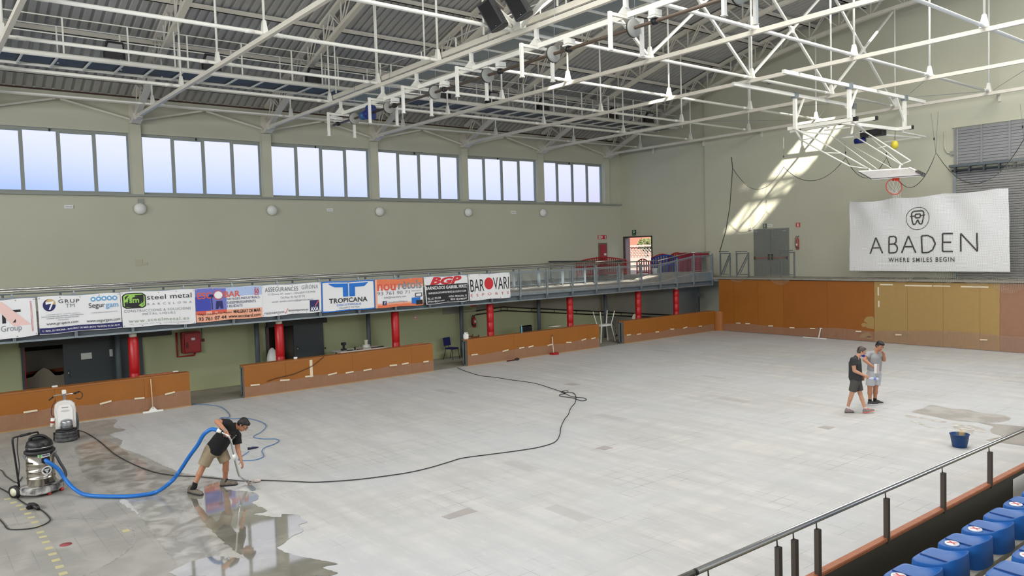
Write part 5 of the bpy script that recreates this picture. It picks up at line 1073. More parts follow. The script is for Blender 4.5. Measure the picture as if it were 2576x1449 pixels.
for px_ in (1787,1960,2001,2059,2232.5,2375,2492.5,2592,2665,2720,2765): 
    y=at(px_,1100+ (2576-px_)*.43,'X',XR+.03).y; zt=rlz(y)-.085
    po=MB().box(XR-.005,XR+.048,y-.026,y+.026,capz(y)-.06,zt).build('post',BRN2,hr,bevel=.003); MB().tube([(XR+.01,y,zt),(XR+.006,y,rlz(y)-.02)],.007,8).build('pin',BRN2,po)
# seating steps
SX=-3.05; ZS1=1.50
CB=mat('step_concrete',(176,170,156),.85,noise=(14,.2)); CF=mat('aisle_concrete',(120,116,106),.85,noise=(2,.2),bump=(20,.2))
struct('floor_stand',MB().box(XR+.04,-2.74,3,21,.3,.42),CF,'grey concrete aisle floor behind the stand wall')
def rowdef(k): return -3.12+.80*k,ZS1+.37*k
struct('floor_step',MB().box(-3.14,-2.72,3,21,.4,ZS1),CB,'pale concrete step carrying the front row of seats')
struct('floor_step_2',MB().box(-2.72,-2.30,3,21,1.0,ZS1-.06),CF,'grey concrete tread behind the front row')
struct('floor_step_3',MB().box(-2.42,.6,3,21,1.0,1.78),CB,'pale concrete step carrying the second row of seats')
SB=mat('seat_blue',(24,90,162),.38,spec=.4)
def seat_mesh():
    """moulded shell seat: local x = depth (front at 0), y = width, z up"""
    n=26; Wd=.43; D=.38; vs=[];fs=[]
    def outline(t):   # closed outline, t 0..1 starting front-near corner, counter-clockwise seen from above
        p=[(0,.03),(0,.2),(0,.40),(.03,.43),(.14,.425),(.26,.43),(.34,.40),(.375,.32),(.385,.215),(.375,.10),(.34,.03),(.26,0),(.14,.005),(.03,0)]
        return p
    p=outline(0); n=len(p)
    def ztop(x,y):
        s=max(0,(x-.20)/.18); return .17+.085*s**2*(1)-.018*sin(min(1,x/.22)*PI)*sin(y/.43*PI)
    def zin(x,y): return .165-.02*sin(min(1,x/.3)*PI)
    rings=[]
    rm=lambda x,y:.085*max(0,min(1,(x-.16)/.2))**1.6
    for sc,f in ((1.03,lambda x,y:0.0),(1.0,lambda x,y:.15+rm(x,y)),(.985,lambda x,y:.163+rm(x,y)),(.95,lambda x,y:.163+rm(x,y)),(.90,lambda x,y:.16+rm(x,y)*.55),(.8,lambda x,y:.16+rm(x,y)*.25),(.55,lambda x,y:.158),(.25,lambda x,y:.157)):
        rings.append([(.19+(x-.19)*sc,.215+(y-.215)*sc,f(x,y)) for x,y in p])
    for r_ in rings: vs+=r_
    vs.append((.19,.215,.157)); c=len(vs)-1
    for i in range(len(rings)-1):
        for k in range(n): fs.append((i*n+k,i*n+(k+1)%n,(i+1)*n+(k+1)%n,(i+1)*n+k))
    L=(len(rings)-1)*n
    for k in range(n): fs.append((L+k,L+(k+1)%n,c))
    return vs,fs
vs,fs=seat_mesh()
def seat_proto(sticker):
    r=T('stadium_chair',(0,0,0),'blue moulded plastic grandstand seat','stadium seat','blue grandstand seats')
    mb=MB().add(vs,fs,True); o=mb.build('shell',SB,r); m=o.modifiers.new('s','SUBSURF'); m.levels=2; m.render_levels=2
    mb=MB(); mb.bar((.015,.185,.164),(.31,.165,.163),.012,.012); mb.build('groove',mat('seat_blue_dark',(10,56,120),.5),r)
    if sticker:
        cx,cy,z=.11,.095,.172; mb=MB(); mb.lathe((cx,cy,z),[(.06,-.01),(.06,.002),(.0001,.0021)],28); st=mb.build('sticker',WH,r)
        mb=MB(); mb.bar((cx-.035,cy-.028,z+.003),(cx+.035,cy+.028,z+.003),.012,.002).bar((cx-.035,cy+.028,z+.004),(cx+.035,cy-.028,z+.004),.012,.002); mb.build('cross_mark',REDI,st)
    return r
sa,sb_=seat_proto(True),seat_proto(False); used=[False,False]
def put(stk,x,y,z,lab):
    pr=sa if stk else sb_; k=0 if stk else 1
    if not used[k]: o=pr; used[k]=True
    else: o=copy_tree(pr)
    o.location=(x,y,z); o['label']=lab
nm=['nearest the camera','second','third','fourth','fifth','sixth','seventh','eighth']
ys=[at(px_,py_,'X',-3.04).y for px_,py_ in ((2229,1440),(2300,1400),(2367,1358),(2425,1322),(2480,1285),(2531,1252))]; pitch=(ys[-1]-ys[0])/5
for k in range(7):
    stk=k in(0,2,3,5); y=ys[0]+pitch*k
    put(stk,-3.09,y,ZS1,'blue grandstand seat '+('with a crossed out sticker' if stk else 'without a sticker')+', front row, '+(nm[k] if k==0 else nm[k]+' from the bottom edge'))
p2=at(2545.4,1399,'Z',1.95); 
for k,stk in ((-1,False),(0,True),(1,False)):
    put(stk,p2.x-.03,p2.y+.02+pitch*k,1.78,'blue grandstand seat in the second row at the right edge, '+['lower','upper','topmost'][k+1]+(' one with a sticker' if stk else ' one'))
# poster and tape at the right edge on the stand wall
a=at(2549,1206,'X',XR+.04); b=at(2575,1290,'X',XR+.04)
r=T('notice_poster',(XR+.04,(a.y+b.y)/2,b.z),'white notice with black lettering and crumpled yellow tape on the stand wall','poster')
yw=.55; f=Flat(r,lambda u,v:(XR+.036,a.y+yw*u,b.z-.03+(a.z-b.z+.03)*v),(1,0,0)); MB().quadgrid(lambda u,v:(XR+.036,a.y+yw*u,b.z-.03+(a.z-b.z+.03)*v),2,2).build('sheet',PAPER,r,fixn=False)
f.rect(.2,.9,.46,.475,K); f.text('NO PASSAR',.2,.9,.22,.32,K,.02); f.text('PISTA',.2,.5,.08,.17,K,.02)
rg=random.Random(5); mb=MB(); q=V(XR+.06,a.y+.1,b.z+.02); pts=[q]
for k in range(10): q=q+V(rg.uniform(-.008,.008),rg.uniform(.0,.035),rg.uniform(.0,.05)); pts.append(q)
mb.tube([tuple(v) for v in pts],[.02,.03,.035,.02,.03,.028,.032,.025,.03,.02,.01],6); mb.build('yellow_tape',mat('tape_yellow',(222,200,60),.35),r)
# ================================================================ FLOOR WET AREAS, MARKS
def fl(px_,py_,z=0.0): p=at(px_,py_,'Z',z); return p
def z7(x,y): return (x/2.987,964+y/2.987)
def smooth(pts,n=8):
    P=[V(*p) for p in pts]; P=[P[0]*2-P[1]]+P+[P[-1]*2-P[-2]]; out=[]
    for i in range(1,len(P)-2):
        for k in range(n):
            t_=k/n; a,b,c,d=P[i-1],P[i],P[i+1],P[i+2]
            out.append(.5*((2*b)+(c-a)*t_+(2*a-5*b+4*c-d)*t_*t_+(3*b-a-3*c+d)*t_**3))
    out.append(P[-2]); return out
def rough_poly(pts,seed,amp=.05,sub=5):
    rg=random.Random(seed); out=[]; n0=len(pts); pts=[tuple(v) for v in smooth([(q[0],q[1],q[2]) for q in ([pts[-2],pts[-1]]+list(pts)+[pts[0]])],3)][6:-3]
    for i in range(len(pts)):
        a=V(*pts[i]);b=V(*pts[(i+1)%len(pts)]); n=max(1,int((b-a).length/.045)); nr_=V(-(b-a).y,(b-a).x,0).normalized() if (b-a).length>0 else V(0,0,0)
        for k in range(n): 
            w=min(.25,(b-a).length)*amp*1.6; out.append(a+(b-a)*(k/n)+nr_*rg.uniform(-w,w))
    return out
def patch(name,pts,z,m,lab,seed,amp=.05,cat='wet patch'):
    ps=rough_poly([(p[0],p[1],z) for p in pts],seed,amp); bm=bmesh.new(); vs=[bm.verts.new((p.x,p.y,z)) for p in ps]; f=bm.faces.new(vs); bmesh.ops.triangulate(bm,faces=[f])
    me=bpy.data.meshes.new(name); bm.to_mesh(me); bm.free(); 
    for p in me.polygons:
        if p.normal.z<0: me.flip_normals(); break
    me.materials.append(m); o=bpy.data.objects.new(name,me); COL.objects.link(o); return tag(o,lab,cat)
def wetmat(name,c1,c2,rough,rr=None,glint=None,scale=1.2,lines=0.5):
    m=bpy.data.materials.new(name); m.use_nodes=True; t=m.node_tree; b=t.nodes['Principled BSDF']; L=t.links.new
    co=N(t,'ShaderNodeTexCoord')
    n=N(t,'ShaderNodeTexNoise'); n.inputs['Scale'].default_value=scale; n.inputs['Detail'].default_value=8; n.inputs['Distortion'].default_value=.6; L(co.outputs['Object'],n.inputs['Vector'])
    cr=N(t,'ShaderNodeValToRGB'); cr.color_ramp.elements[0].position=.42; cr.color_ramp.elements[0].color=lin(c1)+(1,); cr.color_ramp.elements[1].position=.62; cr.color_ramp.elements[1].color=lin(c2)+(1,); L(n.outputs['Fac'],cr.inputs[0])
    sep=N(t,'ShaderNodeSeparateXYZ'); L(co.outputs['Object'],sep.inputs[0]); g=None
    for ax,off in (('X',10.35),('Y',-5.17)):
        a=N(t,'ShaderNodeMath',operation='ADD'); a.inputs[1].default_value=off+62; L(sep.outputs[ax],a.inputs[0]); d=N(t,'ShaderNodeMath',operation='DIVIDE'); d.inputs[1].default_value=.31; L(a.outputs[0],d.inputs[0]); f=N(t,'ShaderNodeMath',operation='PINGPONG'); f.inputs[1].default_value=.5; L(d.outputs[0],f.inputs[0]); r=N(t,'ShaderNodeMapRange'); r.inputs[1].default_value=.01; r.inputs[2].default_value=.03; r.inputs[3].default_value=1; r.inputs[4].default_value=0; L(f.outputs[0],r.inputs[0])
        if g: mm=N(t,'ShaderNodeMath',operation='MAXIMUM'); L(g,mm.inputs[0]); L(r.outputs[0],mm.inputs[1]); g=mm.outputs[0]
        else: g=r.outputs[0]
    n2=N(t,'ShaderNodeTexNoise'); n2.inputs['Scale'].default_value=.9; L(co.outputs['Object'],n2.inputs['Vector']); r2=N(t,'ShaderNodeMapRange'); r2.inputs[1].default_value=.42; r2.inputs[2].default_value=.6; r2.inputs[4].default_value=lines; L(n2.outputs['Fac'],r2.inputs[0])
    mu=N(t,'ShaderNodeMath',operation='MULTIPLY'); L(g,mu.inputs[0]); L(r2.outputs[0],mu.inputs[1]); mx=N(t,'ShaderNodeMix',data_type='RGBA'); L(mu.outputs[0],mx.inputs['Factor']); L(cr.outputs[0],mx.inputs['A']); mx.inputs['B'].default_value=lin((96,92,86))+(1,); L(mx.outputs['Result'],b.inputs['Base Color'])
    b.inputs['Roughness'].default_value=rough
    if rr:
        r=N(t,'ShaderNodeMapRange'); r.inputs[1].default_value=.45; r.inputs[2].default_value=.6; r.inputs[3].default_value=rough; r.inputs[4].default_value=rr; L(n2.outputs['Fac'],r.inputs[0]); L(r.outputs[0],b.inputs['Roughness'])
    b.inputs['Specular IOR Level'].default_value=.5
    return m
def P7(l): return [tuple(fl(*z7(*q)))[:2] for q in l]
DAMP=wetmat('damp_floor',(148,146,140),(164,161,154),.5,None,scale=1.6,lines=.35)
WETD=wetmat('wet_slurry',(136,133,124),(178,175,168),.28,.45,scale=2.5,lines=.1)
PUD=wetmat('puddle_water',(124,121,110),(148,144,132),.05,None,scale=1.5,lines=.0); b=PUD.node_tree.nodes['Principled BSDF']; b.inputs['IOR'].default_value=1.6; b.inputs['Coat Weight'].default_value=1; b.inputs['Coat IOR'].default_value=1.9; b.inputs['Coat Roughness'].default_value=.04
b=WETD.node_tree.nodes['Principled BSDF']; b.inputs['Coat Weight'].default_value=.5; b.inputs['Coat Roughness'].default_value=.12

a=P7([(300,340),(600,300),(870,270),(850,330),(950,350),(820,385),(920,430),(900,480),(1010,520),(1110,560),(1230,620),(1400,680),(1600,700),(1690,720),(1640,790),(1480,830),(1200,850),(900,870),(1000,960),(1120,1060),(1180,1150),(1300,1280),(1370,1370),(1340,1449)])
a+=[(-11.3,2.6),(-11.3,-3),(-24.5,-3),(-24.5,3.5)]
patch('damp_floor_area',a,.002,DAMP,'grey polished area of the rink floor around the two cleaning machines',1,.05,'floor area')
b=P7([(560,480),(800,430),(980,540),(1230,650),(1650,730),(1480,860),(1560,1000),(1850,1250),(2060,1449),(1360,1449),(1340,1370),(1160,1150),(1060,1010),(960,880),(840,830),(640,700),(590,600)])
patch('slurry_area',b,.004,WETD,'smeared grey slurry between the cleaning machines and the wet puddle',2,.06,'floor area')
c=P7([(1430,870),(1500,800),(1640,745),(1700,800),(1900,820),(1940,870),(1890,900),(2010,960),(1900,985),(2100,1010),(2120,985),(2230,990),(2260,1020),(2310,1045),(2240,1070),(2280,1110),(2200,1150),(2120,1215),(2080,1240),(2200,1290),(2400,1330),(2540,1360),(2420,1385),(2480,1449),(1340,1449),(1370,1375),(1480,1330),(1640,1300),(1830,1320),(1730,1240),(1600,1120),(1480,980)])
patch('puddle',c,.006,PUD,'shiny grey puddle of water at the feet of the man vacuuming',3,.05,'puddle')
d=[tuple(fl(2060+x/4.992,960+y/4.992))[:2] for x,y in ((1160,380),(1300,340),(1400,293),(1520,310),(1650,340),(1850,350),(2000,385),(2200,410),(2340,425),(2410,460),(2340,500),(2100,515),(1700,490),(1500,450),(1300,410))]
patch('damp_streak',d,.003,wetmat('damp_right',(158,153,147),(180,176,170),.4,scale=2,lines=.1),'long damp grey streak on the floor behind the blue bucket',4,.04,'floor stain')
d=[tuple(fl(2060+x/4.992,960+y/4.992))[:2] for x,y in ((2000,515),(2200,530),(2560,565),(2900,600),(2900,900),(2576,810),(2330,775),(2100,735),(2300,690),(2190,650),(2150,610),(2190,570),(2130,545))]
patch('damp_pool',d,.003,wetmat('damp_right2',(146,141,136),(168,163,157),.35,scale=1.2,lines=.1),'darker damp patch on the floor at the right edge beyond the handrail',5,.03,'floor stain')
for k,(l,lab) in enumerate(((((1640,535),(1780,530),(1950,560),(2100,610),(2080,640),(1950,620),(1930,660),(1830,660),(1700,590)),'mottled grey smear on the floor just behind the blue bucket'),(((1080,420),(1160,430),(1400,470),(1600,500),(1560,515),(1400,490),(1200,450),(1140,465)),'thin upper scuffed smear left of the blue bucket'),(((1150,500),(1250,505),(1400,565),(1600,575),(1590,585),(1380,575),(1200,520)),'thin lower scuffed smear left of the blue bucket'))):
    patch('smear',[tuple(fl(2060+x/4.992,960+y/4.992))[:2] for x,y in l],.002,wetmat('smear%d'%k,(168,163,155),(205,202,196),.5,scale=6,lines=0),lab,10+k,.1,'floor stain')
# marks: yellow squares, red disc, faint arc
YM=mat('faded_yellow',(190,180,124),.6,noise=(9,.12,(184,178,148)))
r=T('dashed_line',(-15,1.6,0),'faded dashed yellow line of small squares on the floor','floor marking')
for x,y in ((-17.55,1.47),(-17.2,1.53),(-16.91,1.59),(-16.6,1.62),(-16.25,1.65),(-15.95,1.67),(-15.61,1.68),(-15.3,1.69),(-14.96,1.68),(-14.67,1.68),(-14.36,1.68),(-14.02,1.68),(-13.69,1.68),(-13.37,1.68),(-13.04,1.68),(-12.72,1.68),(-12.4,1.68)):
    MB().box(x-.06,x+.06,y-.055,y+.055,.0025,.0045).build('square',YM,r)
tag(MB().box(-14.08,-13.94,2.74,2.84,.0025,.0045).build('yellow_mark',YM),'single faded yellow square on the floor inside the grey arc','floor marking')
tag(MB().lathe((-14.01,1.91,.0),[(.09,.0),(.09,.005)],24).build('red_spot',mat('faded_red',(150,70,76),.6)),'small dark red oval spot on the floor beside the yellow dashes','floor marking')
r=T('arc_line',(-14,2,0),'faint grey worn circle line on the floor','floor marking'); GL=mat('worn_line',(138,136,130),.7,noise=(14,.0,(170,167,160)))
cxx,cyy,rad=-14.0,1.15,1.74; n=60
for k in range(n):
    a0=2*PI*k/n; mb=MB()
    if k%7 in (5,): continue
    if not(-.6<a0<4.2 or a0>5.5): continue
    mb.add([(cxx+(rad+s)*cos(t_),cyy+(rad+s)*sin(t_),.0042) for t_ in (a0,a0+2*PI/n*.92) for s in (-.018,.018)],[(0,1,3,2)]); mb.build('arc_dash',GL,r,fixn=False)
PT=mat('replaced_tile',(168,162,158),.6,noise=(5,.08))
for k,(q,lab) in enumerate((([(1110,1300),(1175,1278),(1203,1286),(1130,1307)],'greyer rectangular repair patch on the floor in the middle foreground'),([(1497,1128),(1521,1121),(1543,1127),(1521,1133)],'small grey diamond repair patch right of the black cable'),([(2056,1075),(2074,1071),(2101,1075),(2085,1081)],'small grey repair patch on the floor left of the two standing men'),([(1417,967),(1440,963),(1462,968),(1437,970)],'pale grey repair patch beyond the coiled cable'))):
    ps=[fl(*p) for p in q]; tag(MB().prism([(p.x,p.y,.001) for p in ps],(0,0,.002)).build('floor_patch',PT),lab,'floor patch')
# ================================================================ CABLES AND HOSES
def cable(name,pix,r_,m,lab,cat='cable',z=None,n=6):
    pts=[tuple(fl(*p,r_+.006)) for p in pix]; sm=smooth(pts,n); return tag(MB().tube([tuple(p) for p in sm],r_,8).build(name,m),lab,cat)
CBL=mat('black_cable',(26,26,28),.5); BH=mat('blue_air_hose',(70,118,170),.4)
cable('power_cable',[(1150,925),(1175,935),(1210,945),(1245,949),(1290,956),(1345,964),(1385,976),(1412,985),(1426,987),(1428,983),(1416,984),(1413,988),(1423,990),(1408,993),(1412,997),(1440,1001),(1462,1008),(1475,1006),(1468,1001),(1440,998),(1424,991),(1418,988),(1438,987),(1447,993),(1449,1003),(1446,1014),(1436,1026),(1430,1042),(1420,1055),(1411,1075),(1409,1090),(1402,1106),(1387,1116),(1350,1126),(1300,1134),(1240,1142),(1165,1152),(1130,1162),(1075,1178),(1020,1190),(950,1200),(900,1206),(850,1210),(790,1213),(740,1211),(690,1209),(655,1208)],.010,CBL,'long black power cable snaking across the white floor to a coil','cable')
cable('machine_cable',[(196,1082),(215,1088),(240,1103),(262,1120),(285,1140),(310,1155),(345,1172),(390,1188),(440,1196),(500,1199),(560,1205),(600,1209),(632,1211)],.010,CBL,'black power cable running from the floor grinder to the white connector')
cable('loose_cable',[(-30,1215),(0,1228),(30,1245),(55,1262),(76,1274),(88,1280),(100,1281),(115,1292),(126,1305),(122,1313),(105,1322),(80,1329),(45,1332),(20,1330),(8,1316),(-10,1300),(-40,1290)],.010,CBL,'black cable looping on the floor at the left edge with a plug')
cable('vacuum_cable',[(-20,1180),(3,1183),(12,1195),(22,1203),(38,1213),(48,1212),(56,1200)],.008,CBL,'thin black cable on the floor left of the silver vacuum')
cable('air_hose',[(484,1016),(520,1018),(550,1022),(568,1032),(577,1043),(575,1050),(560,1050),(553,1053),(562,1054),(575,1052),(590,1053),(620,1052),(648,1058),(667,1067),(668,1076),(655,1088),(640,1096),(640,1101),(665,1104),(693,1104),(702,1109),(690,1117),(668,1125),(659,1134),(663,1144),(661,1150),(640,1157),(610,1158),(600,1155),(612,1145),(626,1136),],.009,BH,'thin pale blue air hose curling on the floor behind the man vacuuming','hose')
p=fl(636,1130); r=T('hose_gun',(p.x,p.y,0),'small dark blue nozzle at the end of the thin blue hose','nozzle'); d_=(fl(655,1126)-fl(622,1133)); d_.normalize(); MB().tube([tuple(p-d_*.12+V(0,0,.025)),tuple(p+V(0,0,.035)),tuple(p+d_*.14+V(0,0,.02))],[.018,.03,.012],8).build('body',mat('dark_navy_plastic',(20,24,70),.5),r); MB().tube([tuple(p-d_*.12+V(0,0,.05)),tuple(p-d_*.02+V(0,0,.03))],.02,8).build('trigger',BLACK,r)
a=fl(634,1210,.04);b_=fl(656,1208,.04); r=T('cable_connector',((a.x+b_.x)/2,(a.y+b_.y)/2,0),'grubby white cable connector on the floor beside the vacuum nozzle','plug'); MB().tube([tuple(a),tuple(a.lerp(b_,.3)),tuple(a.lerp(b_,.32)),tuple(a.lerp(b_,.75)),tuple(b_)],[.022,.03,.038,.032,.022],10).build('body',mat('grubby_white',(206,190,182),.6,noise=(20,.2)),r)
p=fl(86,1280); r=T('socket_block',(p.x,p.y,0),'black plug and socket lying on the loose cable at the left','plug'); MB().tube([tuple(p+V(-.2,-.05,.05)),tuple(p+V(-.05,0,.06)),tuple(p+V(.12,.02,.06)),tuple(p+V(.2,.04,.04))],[.03,.045,.05,.03],10).build('plug',BLACK,r); MB().box(p.x-.1,p.x+.02,p.y-.12,p.y-.04,0.005,.07).build('cover',BLACK,r,bevel=.02)
y,z=at(820,897,'X',XB+.02).y,0; 
pts=[tuple(at(*q_,'X',XB+.03)) for q_ in ((815,897),(802,908),(786,920),(765,930),(735,942),(700,950),(672,959))]; tag(MB().tube([tuple(v) for v in smooth(pts,5)],.012,6).build('hanging_cable',mat('brown_cable',(80,46,26),.6)),'brown cable hanging diagonally over the face of the second board','cable')
# ================================================================ FLOOR GRINDER
g=fl(168,1108); gx,gy=g.x,g.y; r=T('floor_grinder',(gx,gy,0),'white and black floor grinding machine standing by the first orange board','floor grinder')
DUST=mat('dusty_black',(44,44,46),.7,noise=(9,.0,(86,86,86))); WP=mat('grinder_white',(222,218,212),.4,noise=(5,.05))
vw=V(gx,gy,0).normalized(); fr=-vw; sd=V(0,0,1).cross(fr)   # front faces the camera, sd = to the right in the picture
def G_(a,b,c): return V(gx,gy,0)+sd*a+fr*b+V(0,0,c)
MB().lathe((gx,gy,0),[(.27,.01),(.30,.03),(.30,.10),(.275,.11),(.29,.12),(.29,.19),(.265,.2),(.28,.21),(.28,.28),(.2,.30)],28).build('skirt',DUST,r)
MB().lathe((gx,gy,.28),[(.26,0),(.27,.04),(.24,.06),(.0,.07)],28).build('deck_cover',BLACKR,r)
o=MB(); n=10
prof=[(-.26,.36),(-.27,.9),(-.25,1.05),(-.17,1.14),(0,1.17),(.17,1.14),(.25,1.05),(.27,.9),(.26,.36)]
o.prism([G_(a,-.14+.0,c) for a,c in prof],fr*.20); o.build('body_shell',WP,r,bevel=.02)
o=MB(); prof2=[(-.19,.42),(-.2,.92),(-.14,1.04),(.14,1.04),(.2,.92),(.19,.42)]; o.prism([G_(a,.06,c) for a,c in prof2],fr*.03); o.build('front_panel',mat('panel_white',(232,230,226),.35),r,bevel=.012)
o=MB(); o.prism([G_(.11*cos(t_),.09,.88+.03*sin(t_)) for t_ in [2*PI*k/16 for k in range(16)]],fr*.006); o.build('recess_grip',mat('pale_grey_grip',(200,196,190),.5),r)
o=MB(); o.prism([G_(-.08,.09,.965),G_(.08,.09,.965),G_(.08,.09,.985),G_(-.08,.09,.985)],fr*.004); o.build('name_plate',mat('plate_dark',(120,118,116),.5),r)
MB().lathe(tuple(G_(.02,.16,.36)),[(.15,0),(.155,.05),(.155,.2),(.14,.25),(.08,.28),(.0,.285)],22).build('motor',mat('motor_grey',(158,160,164),.3,metal=.7),r)
MB().lathe(tuple(G_(.02,.16,.37)),[(.158,0),(.158,.1)],22).build('motor_base',mat('motor_dark',(84,84,86),.4,metal=.5),r)
MB().tube([tuple(v) for v in smooth([G_(.28,.0,.3),G_(.3,0,.5),G_(.28,0,.72),G_(.26,0,.78)],5)],.035,10).build('dust_hose',mat('grey_hose',(72,74,76),.6),r)
MB().bar(tuple(G_(0,-.06,1.15)),tuple(G_(0,-.06,1.36)),.07).build('handle_column',CHROME,r); MB().tube([tuple(G_(-.32,-.03,1.27)),tuple(G_(-.22,-.06,1.33)),tuple(G_(.22,-.06,1.33)),tuple(G_(.3,-.02,1.36))],.016,8).build('handlebar',CHROME,r)
for s in (-1,1): MB().tube([tuple(G_(s*.26,-.04,1.32 if s>0 else 1.30)),tuple(G_(s*.38,.02,1.22 if s<0 else 1.38))],.022,8).build('grip',BLACKR,r)
MB().box(gx-.05,gx+.05,gy-.05,gy+.05,1.36,1.47).build('top_knob',WHITEP,r,bevel=.01)
MB().tube([tuple(v) for v in smooth([G_(.22,-.02,1.34),G_(.38,.0,1.38),G_(.46,0,1.28),G_(.4,0,1.16),G_(.28,0,1.2)],5)],.012,6).build('control_cable',BLACKR,r); MB().tube([tuple(v) for v in smooth([G_(-.22,-.02,1.2),G_(-.32,.0,1.0),G_(-.34,0,.8),G_(-.27,0,.72)],5)],.012,6).build('brake_cable',mat('maroon_cable',(70,28,30),.6),r)
o=MB(); o.tube([tuple(G_(-.31,.05,.70)),tuple(G_(-.33,.05,.58)),tuple(G_(-.35,.05,.46))],[.055,.05,.04],10); pl_=o.build('power_plug',WHITEP,r); MB().tube([tuple(G_(-.325,.05,.62)),tuple(G_(-.332,.05,.56))],.053,10).build('red_band',mat('dull_red',(160,50,56),.5),pl_)
for s in (-1,1): MB().tube([tuple(G_(s*.27,-.2,.12)),tuple(G_(s*.33,-.2,.12))],.12,16).build('wheel',BLACKR,r)
r.scale=(.88,.88,.88)
# ================================================================ INDUSTRIAL VACUUM
g=fl(106,1240); vx,vy=g.x,g.y; r=T('industrial_vacuum',(vx,vy,0),'stainless steel industrial vacuum cleaner on a dusty trolley with a black motor head','vacuum cleaner')
fr2=(V(0,0,0)-V(vx,vy,0)).normalized(); sd2=V(0,0,1).cross(fr2)
def H_(a,b,c): return V(vx,vy,0)+sd2*a+fr2*b+V(0,0,c)
fr3=(fr2*.8+sd2*.6); sd3=V(0,0,1).cross(fr3)
def K_(a,b,c): return V(vx,vy,0)+sd3*a+fr3*b+V(0,0,c)
SS=mat('dull_stainless',(196,188,176),.2,metal=.95,noise=(2,.12))
MB().lathe((vx,vy,0),[(.215,.17),(.225,.2),(.225,.33),(.232,.335),(.232,.35),(.225,.355),(.225,.48),(.232,.485),(.232,.50),(.225,.505),(.225,.62),(.232,.625),(.225,.64),(.225,.84)],36).build('tank',SS,r)
MB().lathe((vx,vy,.84),[(.245,0),(.25,.015),(.25,.045),(.23,.06)],36).build('rim_band',BLACKR,r)
MB().lathe((vx,vy,.89),[(.215,0),(.22,.06),(.218,.07),(.218,.075),(.22,.08),(.2,.17),(.16,.22),(.1,.245),(0,.25)],32).build('motor_head',BLACK,r)
MB().lathe((vx,vy,.955),[(.222,0),(.222,.012)],32).build('silver_ring',CHROME,r)
o=MB(); o.tube([tuple(v) for v in smooth([H_(-.14,.05,1.06),H_(-.12,.08,1.17),H_(0,.1,1.2),H_(.1,.08,1.15),H_(.14,.05,1.05)],4)],.03,8); o.build('head_handle',BLACK,r)
for s in (-.045,.045): 
    o=MB(); o.prism([H_(.05+s+.025*cos(t_),.19,1.04+.03*sin(t_)) for t_ in [2*PI*k/12 for k in range(12)]],fr2*.03); o.build('switch',mat('switch_grey',(60,60,52),.4),r)
# dusty trolley
DT=mat('dusty_trolley',(40,40,42),.6,noise=(7,.0,(196,194,190)))
o=MB(); o.prism([K_(a,b,.06) for a,b in ((-.33,-.24),(.30,-.24),(.34,.0),(.30,.2),(.12,.3),(-.12,.3),(-.3,.22),(-.36,0))],(0,0,.13)); o.build('trolley_tray',DT,r,bevel=.02)
for s in (-1,1): o=MB(); o.tube([tuple(K_(s*.35-.03*s,-.22,.12)),tuple(K_(s*.35+.03*s,-.22,.12))],.125,20); wh=o.build('rear_wheel',BLACKR,r); o=MB(); o.tube([tuple(K_(s*.35-.033*s,-.22,.12)),tuple(K_(s*.35+.034*s,-.22,.12))],.08,16); o.build('hub',CREAMP,wh)
for s in (-.05,.2): o=MB(); o.tube([tuple(K_(s-.02,.24,.04)),tuple(K_(s+.02,.24,.04))],.04,14); o.build('castor',mat('castor_red',(190,60,56),.5),r)
# push handle
for s in (-1,1): o=MB(); o.tube([tuple(v) for v in smooth([K_(s*.22,-.28,.16),K_(s*.24,-.31,.7),K_(s*.25,-.34,1.12),K_(s*.20,-.34,1.17)],5)],.017,8); o.build('handle_arm',BLACK,r)
MB().tube([tuple(K_(-.21,-.34,1.17)),tuple(K_(.21,-.34,1.17))],.017,8).build('handle_bar',BLACK,r); MB().tube([tuple(K_(-.1,-.34,1.17)),tuple(K_(.1,-.34,1.17))],.026,8).build('handle_grip',BLACKR,r)
MB().tube([tuple(v) for v in smooth([K_(-.12,-.38,1.15),K_(-.2,-.3,.9),K_(-.24,-.22,.6),K_(-.26,-.26,.25)],5)],.009,6).build('lead',BLACKR,r)
# inlet, badges, drain hose
o=MB(); o.prism([H_(.02,.19,.66),H_(.15,.17,.66),H_(.15,.17,.77),H_(.02,.19,.77)],fr2*.06); o.build('inlet_block',BLACK,r,bevel=.01)
def curv(u0,u1,z0,z1,off=.003,rad=.226,n=8):
    vs=[];fs=[]
    for k in range(n+1):
        a=u0+(u1-u0)*k/n
        for z in (z0,z1): vs.append(tuple(V(vx,vy,z)+(fr2*cos(a)+sd2*sin(a))*(rad+off)))
    return MB().add(vs,[(2*k,2*k+2,2*k+3,2*k+1) for k in range(n)])
lb=curv(-.15,.72,.78,.85).build('maker_label',PAPER,r,fixn=False)
vt,ft=text_poly('mecline',.02); vs=[tuple(V(vx,vy,.79+.045*b)+(fr2*cos(.15+.52*a)+sd2*sin(.15+.52*a))*(.2325)) for a,b in vt]; MB().add(vs,ft).build('label_lettering',NAVY,lb,fixn=False)
curv(-.1,.1,.785,.845,.005).build('green_flash',mat('print_green',(90,170,80)),lb,fixn=False)
def disc(cu,cz,R1,m,off,nm_,par,R0=0,n=28,a0=0,a1=2*PI):
    vs=[];fs=[]
    for k in range(n+1):
        t_=a0+(a1-a0)*k/n
        for q in (R0,R1): u=cu+q*cos(t_)/.23; vs.append(tuple(V(vx,vy,cz+q*sin(t_))+(fr2*cos(u)+sd2*sin(u))*(.226+off)))
    return MB().add(vs,[(2*k,2*k+1,2*k+3,2*k+2) for k in range(n)]).build(nm_,m,par,fixn=False)
bd=disc(.42,.50,.088,WHITEP,.007,'round_badge',r); disc(.42,.50,.062,K,.0085,'badge_ring',bd,.05); 
